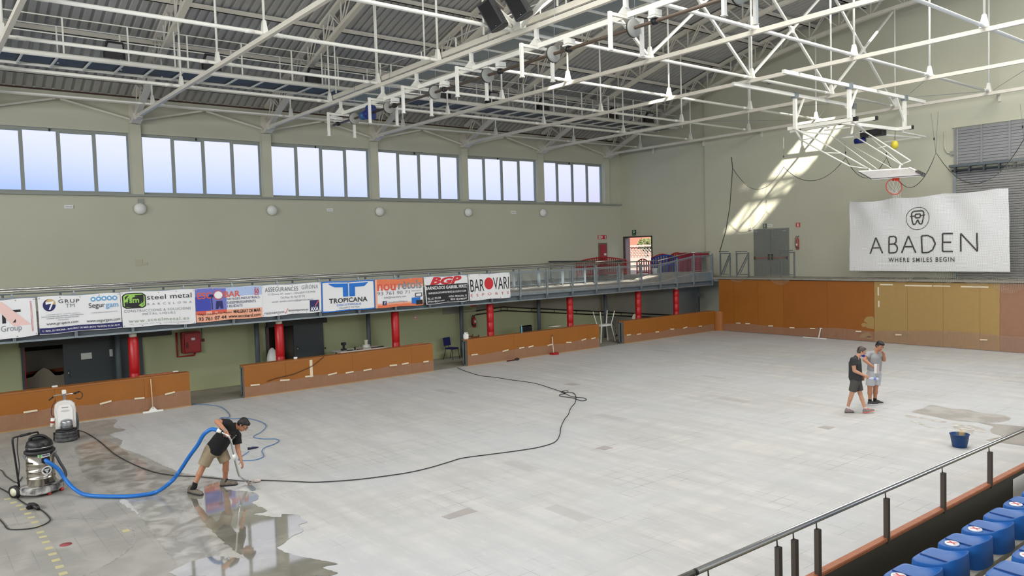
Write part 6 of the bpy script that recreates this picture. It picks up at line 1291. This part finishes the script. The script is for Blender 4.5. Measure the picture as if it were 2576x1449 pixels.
for k in range(3): disc(.42,.50,.05,K,.009,'badge_segment',bd,.034,8,PI/2+2.094*k-.7,PI/2+2.094*k+.7)
disc(.42,.50,.02,PALE,.009,'badge_centre',bd)
o=MB(); o.tube([tuple(v) for v in smooth([H_(.22,.06,.78),H_(.26,.08,.72),H_(.30,.08,.6),H_(.37,.1,.42),H_(.38,.1,.3),H_(.3,.08,.2)],5)],.026,10); o.build('drain_hose',mat('grey_hose',(72,74,76)),r)
for s in (-1,1): o=MB(); o.bar(tuple(H_(s*.22,.02,.72)),tuple(H_(s*.26,.02,.82)),.03); o.build('clip',GALV,r)
o=MB(); o.bar(tuple(H_(-.2,.12,.68)),tuple(H_(-.12,.2,.68)),.03,.02); o.build('side_grip',BLACK,r); o=MB(); o.bar(tuple(H_(.05,.235,.24)),tuple(H_(.2,.2,.25)),.03,.02); o.build('pedal',BLACK,r)
# big blue suction hose + wand
HB=mat('suction_hose_blue',(18,104,186),.38); 
r.scale=(1.08,1.08,.97); hs=H_(.085*1.08,.25*1.08,.715*.97)
# ================================================================ PEOPLE
FH=V(FW.x,FW.y,0).normalized()
def depth(p): return (V(*p)-CAMP).dot(FH)
def JP(px_,py_,D):
    d=FW+RT*((px_-1288)/F_PX)-UP*((py_-724.5)/F_PX); return CAMP+d*(D/d.dot(FH))
def cap(mb,p,q,r1,r2=None,n=14,flat=None):
    """tapered capsule; flat=(vector, factor) squashes along a direction"""
    r2=r1 if r2 is None else r2; p=V(*p);q=V(*q); d=q-p; L=d.length
    if L<1e-5: d=V(0,0,1); L=1e-5
    d=d/L; u=d.orthogonal().normalized(); w=d.cross(u); vs=[]; rings=[]
    for k in range(5): a=PI/2*(1-k/4); rings.append((p-d*r1*sin(a),r1*cos(a)))
    for k in range(5): a=PI/2*(k/4); rings.append((q+d*r2*sin(a),r2*cos(a)))
    for c,r_ in rings:
        for k in range(n):
            o=(u*cos(2*PI*k/n)+w*sin(2*PI*k/n))*max(r_,.0005)
            if flat: f=V(*flat[0]).normalized(); o=o-f*o.dot(f)*(1-flat[1])
            vs.append(c+o)
    fs=[]; m=len(rings)
    for i in range(m-1):
        for k in range(n): fs.append((i*n+k,i*n+(k+1)%n,(i+1)*n+(k+1)%n,(i+1)*n+k))
    fs.append(tuple(range(n-1,-1,-1))); fs.append(tuple((m-1)*n+k for k in range(n)))
    return mb.add(vs,fs,True)
def cone(mb,p,q,r1,r2): return mb.tube([tuple(p),tuple(V(*p).lerp(V(*q),.5)),tuple(q)],[r1,(r1+r2)/2,r2],16)
def chain(mb,pts,rs,**k):
    for i in range(len(pts)-1): cap(mb,pts[i],pts[i+1],rs[i],rs[i+1],**k)
    return mb
def fuse(name,mb,m,root,vox=.009,sm=4):
    """fuse overlapping volumes into ONE continuous smooth surface"""
    o=mb.build(name,m,root); r=o.modifiers.new('r','REMESH'); r.mode='VOXEL'; r.voxel_size=vox; r.use_smooth_shade=True
    s=o.modifiers.new('s','SMOOTH'); s.factor=.5; s.iterations=sm
    dg=bpy.context.evaluated_depsgraph_get(); dg.update(); me=bpy.data.meshes.new_from_object(o.evaluated_get(dg)); o.modifiers.clear(); old=o.data; o.data=me; bpy.data.meshes.remove(old); me.name=name
    if not me.materials: me.materials.append(m)
    me.polygons.foreach_set('use_smooth',[True]*len(me.polygons)); return o
def hand(mb,wr,dr,side,curl=.5,spread=.2,s=1.0,thumb=1):
    """palm and five fingers: dr = pointing direction, side = towards the thumb"""
    dr=V(*dr).normalized(); side=V(*side); side=(side-dr*side.dot(dr)).normalized(); nrm=dr.cross(side).normalized()*thumb   # nrm = palm side
    wr=V(*wr); p1=wr+dr*.085*s
    for k in (-1,0,1): cap(mb,wr+side*.018*k*s,p1+side*.026*k*s,.017*s,.015*s,8)
    for k,(o,L) in enumerate(((.033,.072),(.011,.08),(-.011,.076),(-.032,.06))):
        b=p1+side*o*s; d=(dr+side*spread*(o*12)).normalized(); pts=[b]; a=0
        for j,f in enumerate((.42,.32,.26)): a+=curl*(.55+.35*j); pts.append(pts[-1]+(d*cos(a)+nrm*sin(a))*L*f*s)
        chain(mb,pts,[.0095*s,.009*s,.0085*s,.0075*s],n=8)
    b=wr+dr*.025*s+side*.03*s; pts=[b]; d=(dr*.6+side*.75+nrm*.25).normalized()
    for j,f in enumerate((.036,.03,.024)): pts.append(pts[-1]+(d*cos(curl*.5*j)+(dr*.5+nrm*.8).normalized()*sin(curl*.5*j))*f*s)
    chain(mb,pts,[.013*s,.011*s,.010*s,.008*s],n=8)
def head(mb,c,fwd,up,s=1.0):
    fwd=V(*fwd).normalized(); up=V(*up); up=(up-fwd*up.dot(fwd)).normalized(); sd_=up.cross(fwd); c=V(*c)
    R_=Matrix((fwd,sd_,up)).transposed()
    def P(a,b,d): return c+fwd*a*s+sd_*b*s+up*d*s
    mb.ell(P(-.015,0,.03),.098*s,.078*s,.092*s,18,12,R_); mb.ell(P(.022,0,-.03),.072*s,.062*s,.082*s,16,10,R_)
    cap(mb,P(.055,0,-.085),P(.03,0,-.08),.026*s,.04*s); cap(mb,P(.09,0,.012),P(.108,0,-.02),.009*s,.015*s,8)
    for b in (-1,1): mb.ell(P(-.008,b*.078,-.005),.018*s,.01*s,.03*s,10,8,R_); cap(mb,P(.078,b*.03,.028),P(.078,b*.05,.022),.012*s,.01*s,8)
    return P,R_,sd_
SK=mat('skin_tan',(176,122,92),.55,noise=(30,.06)); HAIR=mat('black_hair',(20,16,15),.6,bump=(60,.6)); HAIR2=mat('dark_brown_hair',(42,30,26),.6,bump=(60,.6),noise=(25,.0,(92,80,74)))
def face(P,R_,root,s=1.0,brow=HAIR):
    for b in (-1,1):
        e=MB(); e.ell(P(.083,b*.032,.012),.008*s,.013*s,.007*s,10,8,R_); eo=e.build('eye',mat('eye_white',(220,214,208),.3),root); e=MB(); e.ell(P(.090,b*.031,.012),.003*s,.006*s,.006*s,8,6,R_); e.build('iris',BLACK,eo)
        e=MB(); cap(e,P(.088,b*.018,.034),P(.080,b*.05,.032),.005*s,.004*s,6); e.build('eyebrow',brow,root)
    e=MB(); cap(e,P(.086,-.02,-.052),P(.086,.02,-.052),.006*s,.006*s,8); e.build('mouth',mat('lip',(136,76,66),.5),root)
def hair(P,R_,root,m,s=1.0,fr_=.0,nm='hair'):
    e=MB(); e.ell(P(-.028,0,.048),.098*s,.086*s,.088*s,18,12,R_); e.ell(P(-.05,0,.0),.072*s,.082*s,.08*s,16,10,R_); e.ell(P(.03+fr_,0,.092),.058*s,.064*s,.035*s,14,10,R_)
    for b in (-1,1): cap(e,P(.0,b*.078,.03),P(.012,b*.076,.0),.014*s,.009*s,8)
    fuse(nm,e,m,root,.008,2)
def shoe(root,heel,toe,m,sole,nm='shoe',h=.09,lace=None,k=1.0):
    heel=V(*heel);toe=V(*toe); d=(toe-heel); L=d.length; d.normalize(); upv=V(0,0,1)
    e=MB(); sd_=d.cross(upv).normalized(); upv=sd_.cross(d)
    cap(e,heel+d*.045*k+upv*.045*k,heel+d*L*.45+upv*.05*k,.043*k,.046*k,12,(sd_,.95)); cap(e,heel+d*L*.4+upv*.045*k,toe-d*.045*k+upv*.03*k,.048*k,.036*k,12); cap(e,heel+d*.05*k+upv*.07*k,heel+d*.07*k+upv*h*k,.042*k,.04*k,12)
    o=fuse(nm,e,m,root,.009,2)
    e=MB(); cap(e,heel+d*.045*k+upv*.018*k,toe-d*.05*k+upv*.016*k,.048*k,.047*k,14,(upv,.38)); fuse('sole',e,sole,o,.008,1)
    if lace: e=MB(); cap(e,heel+d*L*.38+upv*.10,heel+d*L*.62+upv*.075,.016,.014,8); e.build('laces',lace,o)
    return o
# ---- the bent man with the vacuum wand --------------------------------------
def zp(x,y): return (400+x/5.797,1020+y/5.797)
A_=fl(*zp(540,1300)); B_=fl(*zp(1020,1165)); DA,DB=depth(A_),depth(B_); DM=(DA+DB)/2
r=T('person',((A_.x+B_.x)/2,(A_.y+B_.y)/2,0),'man bending forward in black t-shirt and khaki shorts, vacuuming the puddle with a steel wand','person')
J=lambda x,y,o=0,D=DM: JP(*zp(x,y),D+o)
hipR=J(760,640,-.10); hipL=J(880,620,.12); kneeR=J(640,890,0,DM*.4+DA*.6); ankR=J(520,1150,0,DA); kneeL=J(975,830,0,DM*.5+DB*.5); ankL=J(965,1075,0,DB)
pel=(hipR+hipL)/2; che=J(1010,370,0); shR=J(1000,270,-.20); shL=J(1130,440,.20); neck=J(1130,300,0); hc=J(1225,285,0)
elR=J(845,235,-.34); wrR=J(975,375,-.42); elL=J(1150,640,.16); wrL=J(1200,800,.05)
lat=FH
mb=MB(); 
cap(mb,pel-lat*.07,che-lat*.07,.13,.14); cap(mb,pel+lat*.07,che+lat*.07,.13,.14); cap(mb,shR,shL,.075,.075); cap(mb,che,neck,.09,.062); cap(mb,neck,hc+V(0,0,-.02),.062,.06)
chain(mb,[shR,elR,wrR],[.068,.05,.031]); chain(mb,[shL,elL,wrL],[.062,.046,.03])
cap(mb,elR.lerp(wrR,.1),elR.lerp(wrR,.4),.048,.046); cap(mb,elL.lerp(wrL,.05),elL.lerp(wrL,.35),.046,.044)
chain(mb,[hipR,kneeR,ankR],[.105,.062,.042]); cap(mb,kneeR.lerp(ankR,.15),kneeR.lerp(ankR,.45),.056,.062); chain(mb,[hipL,kneeL,ankL],[.105,.064,.043]); cap(mb,kneeL.lerp(ankL,.15),kneeL.lerp(ankL,.45),.058,.064)
for an,he,to in ((ankR,fl(*zp(428,1272)),fl(*zp(640,1316))),(ankL,fl(*zp(888,1182)),fl(*zp(1158,1158)))): cap(mb,an,he.lerp(to,.32)+V(0,0,.06),.04,.03)
fd=J(1340,420,0)-J(1225,285,0); fd=(fd.normalized()*1.0+V(0,0,0)-FH*.12); P,R_,s_=head(mb,hc,fd,J(1300,215,0)-J(1200,380,0),1.05)
wand=[J(920,395,-.42),J(975,420,-.42),J(1030,470,-.42),J(1060,560,-.36),J(1100,760,-.25),J(1150,960,-.12),J(1190,1045,-.05),J(1290,1105,0,DB-.02)]
hand(mb,wrR,J(1000,440,-.42)-wrR,J(940,420,-.42)-wrR,1.15,.1,1.05,thumb=1)
hand(mb,wrL,J(1225,890,.0)-wrL,FH*-1+V(0,0,.2),.35,.35,1.05,thumb=1)
fuse('body',mb,SK,r,.009,4)
face(P,R_,r,1.05); hair(P,R_,r,HAIR,1.05)
TS=mat('black_tshirt',(15,15,17),.85,bump=(12,.3))
mb=MB(); h0=pel.lerp(che,-.06); cone(mb,h0-lat*.06,che-lat*.06,.178,.15); cone(mb,h0+lat*.07,che+lat*.07,.178,.15); cap(mb,che-lat*.075,che+lat*.075,.155,.155); cap(mb,J(880,520,0),J(980,430,0),.16,.155); cap(mb,shR,shL,.098,.098); cap(mb,che,neck-(hc-neck)*.25,.12,.075)
cap(mb,shR,shR.lerp(elR,.2),.095,.09); cone(mb,shR,shR.lerp(elR,.62),.09,.085); cap(mb,shL,shL.lerp(elL,.2),.092,.088); cone(mb,shL,shL.lerp(elL,.62),.088,.09)
fuse('tshirt',mb,TS,r,.012,5)
lo=MB(); fwd_m=(J(1100,470,0)-J(1000,470,0)).normalized()
p_=J(1090,485,-.27)
for k in range(5): q_=J(1065+14*k,500-16*k,-.235-.012*k); lo.ell(tuple(q_),.005+.004*(k%3),.006,.004+.007*((k+1)%2),6,4)
lo.build('chest_print',WH,r)
KH=mat('khaki_shorts',(150,134,108),.8,noise=(9,.08),bump=(14,.25))
mb=MB(); cap(mb,pel-lat*.07,pel+lat*.07,.165,.165); cap(mb,pel-lat*.05,pel.lerp(che,.12),.155,.14)
for h_,k_ in ((hipR,kneeR),(hipL,kneeL)): cap(mb,h_,h_.lerp(k_,.3),.13,.12); cone(mb,h_,h_.lerp(k_,.93),.128,.112)
fuse('shorts',mb,KH,r,.012,4)
SHO=mat('hiking_shoe',(118,108,94),.7,noise=(20,.3)); SOC=mat('black_sock',(18,18,18),.9)
for an,kn,he,to in ((ankR,kneeR,fl(*zp(428,1272)),fl(*zp(640,1316))),(ankL,kneeL,fl(*zp(888,1182)),fl(*zp(1158,1158)))):
    he.z=.0;to.z=.0; s_o=shoe(r,he,to,SHO,BLACKR,lace=BLACKR,k=1.2); mb=MB(); cap(mb,an.lerp(kn,.04),an+V(0,0,-.04),.049,.05); cap(mb,an+V(0,0,-.04),he.lerp(to,.3)+V(0,0,.09),.05,.045); fuse('sock',mb,SOC,r,.01,2)
w1=MB(); w1.tube([tuple(wrR.lerp(elR,.06)),tuple(wrR.lerp(elR,.14))],.036,14); w1.build('wrist_watch',GALV,r)
g_=MB(); g_.tube([tuple(P(.094,-.055,.016)),tuple(P(.104,-.03,.016)),tuple(P(.104,.03,.016)),tuple(P(.094,.055,.016))],.004,6); g_.tube([tuple(P(.094,-.06,.018)),tuple(P(0,-.082,.012))],.003,6).tube([tuple(P(.094,.06,.018)),tuple(P(0,.082,.012))],.003,6); g_.build('glasses',BLACK,r)
# wand, nozzle and hose
r=T('vacuum_wand',(wand[-1].x,wand[-1].y,0),'bent chrome vacuum wand with a white sleeve held by the bending man','vacuum wand')
MB().tube([tuple(v) for v in smooth(wand,5)],.021,12).build('tube',CHROME,r)
MB().tube([tuple(wand[3].lerp(wand[4],.75)),tuple(wand[4].lerp(wand[5],.15))],.03,12).build('sleeve',WHITEP,r)
e=wand[-1]; n1=J(1310,1150,0,DB-.05);n1.z=.04; n2=J(1385,1225,0,DB-.3); n2.z=.02; n1=fl(*zp(1315,1160),.03); n2=fl(*zp(1385,1222),.03)
mb=MB(); mb.bar(tuple(n1),tuple(n2),.07,.05); mb.build('nozzle',GALV,r,bevel=.008); mb=MB(); cap(mb,e,n1.lerp(n2,.3)+V(0,0,.03),.03,.026); mb.build('nozzle_neck',mat('dirty_metal',(150,138,130),.4,metal=.5),r)
c0=J(905,385,-.42); c1=J(850,360,-.42); MB().tube([tuple(c0),tuple(c0.lerp(c1,.5)),tuple(c1)],[.03,.034,.04],12).build('hose_cuff',WHITEP,r)
hp=[hs,hs+fr2*.07+sd2*.03+V(0,0,-.02)]
for q,z in (((146,1180),.50),((166,1208),.27),((190,1232),.11),((222,1246),.05),((300,1249),.045),((350,1246),.045),((395,1237),.06)): hp.append(at(*q,'Z',z))
hp+= [at(430,1212,'Z',.28)]
for q,o in (((450,1188),-.12),((475,1150),-.22),((497,1120),-.32),((508,1100),-.38),((518,1088),-.42),((532,1080),-.42)): hp.append(JP(*q,DM+o-.0))
hp.append(c1)
pts=smooth([tuple(p) for p in hp],8); tag(MB().tube([tuple(p) for p in pts],.037,12).build('suction_hose',HB),'thick bright blue suction hose from the silver vacuum to the wand','hose')
# ---- the two men on the right --------------------------------------------------
def zq(x,y): return (2060+x/6.0375,830+y/6.0375)
A_=fl(*zq(460,1255)); B_=fl(*zq(760,1262)); DA,DB=depth(A_),depth(B_); DM=(DA+DB)/2
r=T('person',((A_.x+B_.x)/2,(A_.y+B_.y)/2,0),'walking man in dark grey t-shirt and shorts with a blue mask pulled to his chin','person')
J=lambda x,y,o=0,D=DM: JP(*zq(x,y),D+o)
hipR=J(545,800,-.09); hipL=J(585,800,.09); kneeR=J(500,970,-.06); ankR=J(440,1165,0,DA); kneeL=J(625,960,.05); ankL=J(700,1190,0,DB)
pel=J(560,760); che=J(550,520); shR=J(520,455,-.19); shL=J(590,450,.18); neck=J(585,400); hc=J(650,330); elR=J(540,620,-.22); wrR=J(700,697,-.26); elL=J(610,610,.2); wrL=J(665,690,.05); lat=FH
mb=MB(); cap(mb,pel-lat*.05,che-lat*.06,.11,.112); cap(mb,pel+lat*.05,che+lat*.06,.11,.112); cap(mb,shR,shL,.062,.062); cap(mb,che,neck,.085,.058); cap(mb,neck,hc+V(0,0,-.03),.056,.056)
chain(mb,[shR,elR,wrR],[.062,.046,.028]); cap(mb,elR.lerp(wrR,.1),elR.lerp(wrR,.4),.044,.042); chain(mb,[shL,elL,wrL],[.06,.045,.028])
chain(mb,[hipR,kneeR,ankR],[.095,.058,.037]); cap(mb,kneeR.lerp(ankR,.12),kneeR.lerp(ankR,.42),.052,.056); chain(mb,[hipL,kneeL,ankL],[.095,.058,.037]); cap(mb,kneeL.lerp(ankL,.12),kneeL.lerp(ankL,.42),.052,.056)
for an,he,to in ((ankR,J(400,1225,0,DA),J(520,1255,0,DA)),(ankL,J(680,1245,0,DB),J(830,1225,0,DB))): cap(mb,an,he.lerp(to,.4),.036,.03)
P,R_,s_=head(mb,hc,J(745,350,-.05)-J(650,318,0),J(640,240,0)-J(655,400,0),1.0)
hand(mb,wrR,J(770,735,-.26)-wrR,V(0,0,1),1.0,.1,1.0,thumb=-1); hand(mb,wrL,J(680,770,.05)-wrL,J(700,720,0)-wrL,.5,.2,.95)
fuse('body',mb,mat('skin_light',(190,140,112),.55,noise=(30,.05)),r,.009,4); face(P,R_,r,1,HAIR2); hair(P,R_,r,HAIR2,1.0)
DS=mat('charcoal_tshirt',(46,46,48),.85,bump=(12,.3)); mb=MB()
cone(mb,pel-lat*.05,che-lat*.06,.145,.132); cone(mb,pel+lat*.05,che+lat*.06,.145,.132); cap(mb,che-lat*.06,che+lat*.06,.135,.135); cone(mb,J(512,735),J(518,520),.10,.10); cap(mb,shR,shL,.078,.078); cap(mb,che,neck-(hc-neck)*.3,.10,.068); cap(mb,shR,shR.lerp(elR,.15),.08,.076); cone(mb,shR,shR.lerp(elR,.5),.078,.08); cone(mb,shL,shL.lerp(elL,.5),.078,.08)
fuse('tshirt',mb,DS,r,.012,5)
mb=MB(); cap(mb,pel-lat*.05,pel+lat*.05,.132,.132)
for h_,k_ in ((hipR,kneeR),(hipL,kneeL)): cap(mb,h_,h_.lerp(k_,.2),.112,.108); cone(mb,h_,h_.lerp(k_,.78),.112,.098)
fuse('shorts',mb,mat('dark_shorts',(72,70,66),.85,bump=(12,.2)),r,.012,4)
RS=mat('running_shoe',(140,128,124),.6,noise=(26,.25)); RSO=mat('coral_sole',(212,104,86),.5)
for he,to,so,z1 in ((J(388,1245,0,DA),J(540,1266,0,DA-.03),mat('dark_sole',(84,72,72),.6),0),(J(668,1270,0,DB-.02),J(850,1225,0,DB),RSO,.05)): he.z=0;to.z=z1; shoe(r,he,to,RS,so,lace=RSO)
for an,kn in ((ankR,kneeR),(ankL,kneeL)): mb=MB(); cap(mb,an.lerp(kn,.02),an+V(0,0,-.05),.041,.041); fuse('sock',mb,mat('white_sock',(214,206,200),.9),r,.01,2)
mb=MB(); mb.ell(P(.062,0,-.085),.052,.062,.036,14,10,R_); mb.build('blue_mask',mat('mask_blue',(16,16,140),.7),r); mb=MB(); 
for b_ in (-1,1): mb=MB(); mb.tube([tuple(P(.05,b_*.055,-.07)),tuple(P(0,b_*.082,-.02))],.003,5); mb.build('mask_strap',WH,r)
# bottle in his hand
a=J(752,733,-.26); b_=J(902,745,-.26); r=T('clear_bottle',tuple(a),'clear plastic water bottle held out by the man in dark grey','bottle'); d_=(b_-a)
MB().tube([tuple(a),tuple(a+d_*.15),tuple(a+d_*.3),tuple(a+d_*.55),tuple(a+d_*.6),tuple(a+d_*.95),tuple(b_)],[.012,.014,.032,.034,.031,.034,.03],12).build('bottle',mat('clear_pet',(214,222,236),.08,alpha=.55),r); MB().tube([tuple(a+d_*.5),tuple(a+d_*.72)],.0355,12).build('label',mat('bottle_label',(110,120,190),.5),r)
# man in grey
A_=fl(*zq(820,1135)); B_=fl(*zq(910,1120)); DA,DB=depth(A_),depth(B_); DM=(DA+DB)/2
r=T('person',((A_.x+B_.x)/2,(A_.y+B_.y)/2,0),'man in light grey t-shirt and shorts touching his nose and holding a white sheet','person')
J=lambda x,y,o=0,D=DM: JP(*zq(x,y),D+o)
hipR=J(795,680,-.04); hipL=J(885,680,.06); kneeR=J(775,880,-.05); ankR=J(775,1065,0,DA); kneeL=J(862,870,.04); ankL=J(852,1050,0,DB)
pel=J(840,640); che=J(855,430,-.02); shR=J(752,365,-.05); shL=J(935,365,.08); neck=J(865,315,0); hc=J(925,250,-.06); elR=J(690,455,-.14); wrR=J(830,565,-.34); elL=J(990,455,-.06); wrL=J(985,375,-.20); lat=(shL-shR).normalized()
mb=MB(); cap(mb,pel-lat*.05,che-lat*.06,.115,.115); cap(mb,pel+lat*.05,che+lat*.06,.115,.115); cap(mb,shR,shL,.066,.066); cap(mb,che,neck,.085,.058); cap(mb,neck,hc+V(0,0,-.03),.06,.06)
chain(mb,[shR,elR,wrR],[.066,.05,.030]); cap(mb,elR.lerp(wrR,.1),elR.lerp(wrR,.4),.046,.044); chain(mb,[shL,elL,wrL],[.066,.052,.031]); cap(mb,elL.lerp(wrL,.1),elL.lerp(wrL,.5),.05,.044)
chain(mb,[hipR,kneeR,ankR],[.105,.066,.042]); cap(mb,kneeR.lerp(ankR,.12),kneeR.lerp(ankR,.45),.062,.066); chain(mb,[hipL,kneeL,ankL],[.105,.066,.042]); cap(mb,kneeL.lerp(ankL,.12),kneeL.lerp(ankL,.45),.062,.066)
for an,he,to in ((ankR,J(755,1115,0,DA),J(880,1135,0,DA)),(ankL,J(835,1100,0,DB),J(960,1120,0,DB))): cap(mb,an,he.lerp(to,.4),.038,.032)
P,R_,s_=head(mb,hc,J(985,305,-.22)-J(925,250,-.06),J(965,170,-.1)-J(890,320,0),1.08)
hand(mb,wrR,J(880,585,-.36)-wrR,V(0,0,1),.9,.1,1.05,thumb=-1); hand(mb,wrL,J(955,318,-.22)-wrL,J(1000,330,-.3)-wrL,.55,.15,1.05,thumb=-1)
fuse('body',mb,SK,r,.009,4); face(P,R_,r,1.08); hair(P,R_,r,HAIR,1.1)
LG=mat('light_grey_tshirt',(150,150,152),.85,bump=(12,.3)); mb=MB()
p5=pel+V(0,0,.05); cone(mb,p5-lat*.05,che-lat*.06,.142,.135); cone(mb,p5+lat*.05,che+lat*.06,.142,.135); cap(mb,che-lat*.06,che+lat*.06,.136,.136); cap(mb,shR,shL,.08,.08); cap(mb,che,neck-(hc-neck)*.3,.105,.07); cone(mb,shR,shR.lerp(elR,.6),.08,.083); cone(mb,shL,shL.lerp(elL,.6),.08,.083)
fuse('tshirt',mb,LG,r,.012,5)
mb=MB(); cap(mb,pel-lat*.05,pel+lat*.05,.142,.142); cone(mb,hipR+V(0,0,.05),hipR.lerp(kneeR,.82),.12,.115); cone(mb,hipL+V(0,0,.05),hipL.lerp(kneeL,.82),.12,.115)
fuse('shorts',mb,mat('pale_grey_shorts',(176,178,182),.85,bump=(12,.2)),r,.012,4)
for he,to,an,kn in ((J(738,1128,0,DA),J(905,1145,0,DA-.05),ankR,kneeR),(J(822,1105,0,DB),J(988,1122,0,DB-.05),ankL,kneeL)):
    he.z=0;to.z=0; shoe(r,he,to,mat('grey_black_shoe',(56,56,58),.7,noise=(20,.2)),mat('white_sole',(214,212,208),.5),lace=BLACK); mb=MB(); cap(mb,an.lerp(kn,.03),an+V(0,0,-.05),.048,.048); fuse('sock',mb,SOC,r,.01,2)
a,b_,c_,d_=J(840,515,-.42),J(915,515,-.36),J(918,658,-.36),J(840,660,-.42); m1=J(882,515,-.44); m2=J(876,660,-.44)
r=T('white_folder',tuple(d_),'white folded sheet held by the man in light grey','paper'); off=FH*.008
MB().prism([tuple(a),tuple(m1),tuple(m2),tuple(d_)],tuple(off)).build('front_page',PAPER,r); MB().prism([tuple(m1),tuple(b_),tuple(c_),tuple(m2)],tuple(off)).build('back_page',mat('pinkish_page',(196,180,176),.7),r)
# ================================================================ BLUE BUCKET with tools
g=fl(2414,1124); bx,by=g.x,g.y; r=T('bucket',(bx,by,0),'blue plastic bucket with a flared rim on the white floor near the handrail','bucket')
MB().lathe((bx,by,0),[(.0,.0),(.135,.0),(.14,.01),(.185,.27),(.195,.275),(.195,.285),(.18,.285),(.132,.03),(.0,.03)],28).build('body',mat('bucket_blue',(18,60,112),.45,noise=(8,.12)),r)
for s in (-1,1): e=sd_=V(0,0,1).cross(FH); MB().lathe((bx,by,.05),[(.13,0),(.15,.1)],28).build('residue',mat('grey_residue',(120,116,108),.9),r) if s>0 else None
p=V(bx,by,0); mb=MB(); mb.prism([tuple(p-RT*.06+V(0,0,.05)),tuple(p+RT*.0+V(0,0,.05)),tuple(p+RT*.02+V(0,0,.30)),tuple(p-RT*.07+V(0,0,.33))],tuple(FH*.012)); q=T('trowel',tuple(p+V(0,0,.05)),'steel trowel blade standing in the blue bucket','trowel'); mb.build('blade',GALV,q)
q=T('brush',tuple(p+V(0,0,.05)),'tool with a pale wooden handle standing in the blue bucket','tool'); mb=MB(); mb.tube([tuple(p+RT*.05+V(0,0,.05)),tuple(p+RT*.035+V(0,0,.38))],[.03,.02],8); mb.build('handle',mat('pale_wood',(206,176,140)),q); mb=MB(); mb.box(*[v for c,h in zip(tuple(p+RT*.05+V(0,0,.27)),(.05,.05,.05)) for v in (c-h,c+h)]); mb.build('head',mat('bristle',(170,150,110),.8),q,bevel=.01)
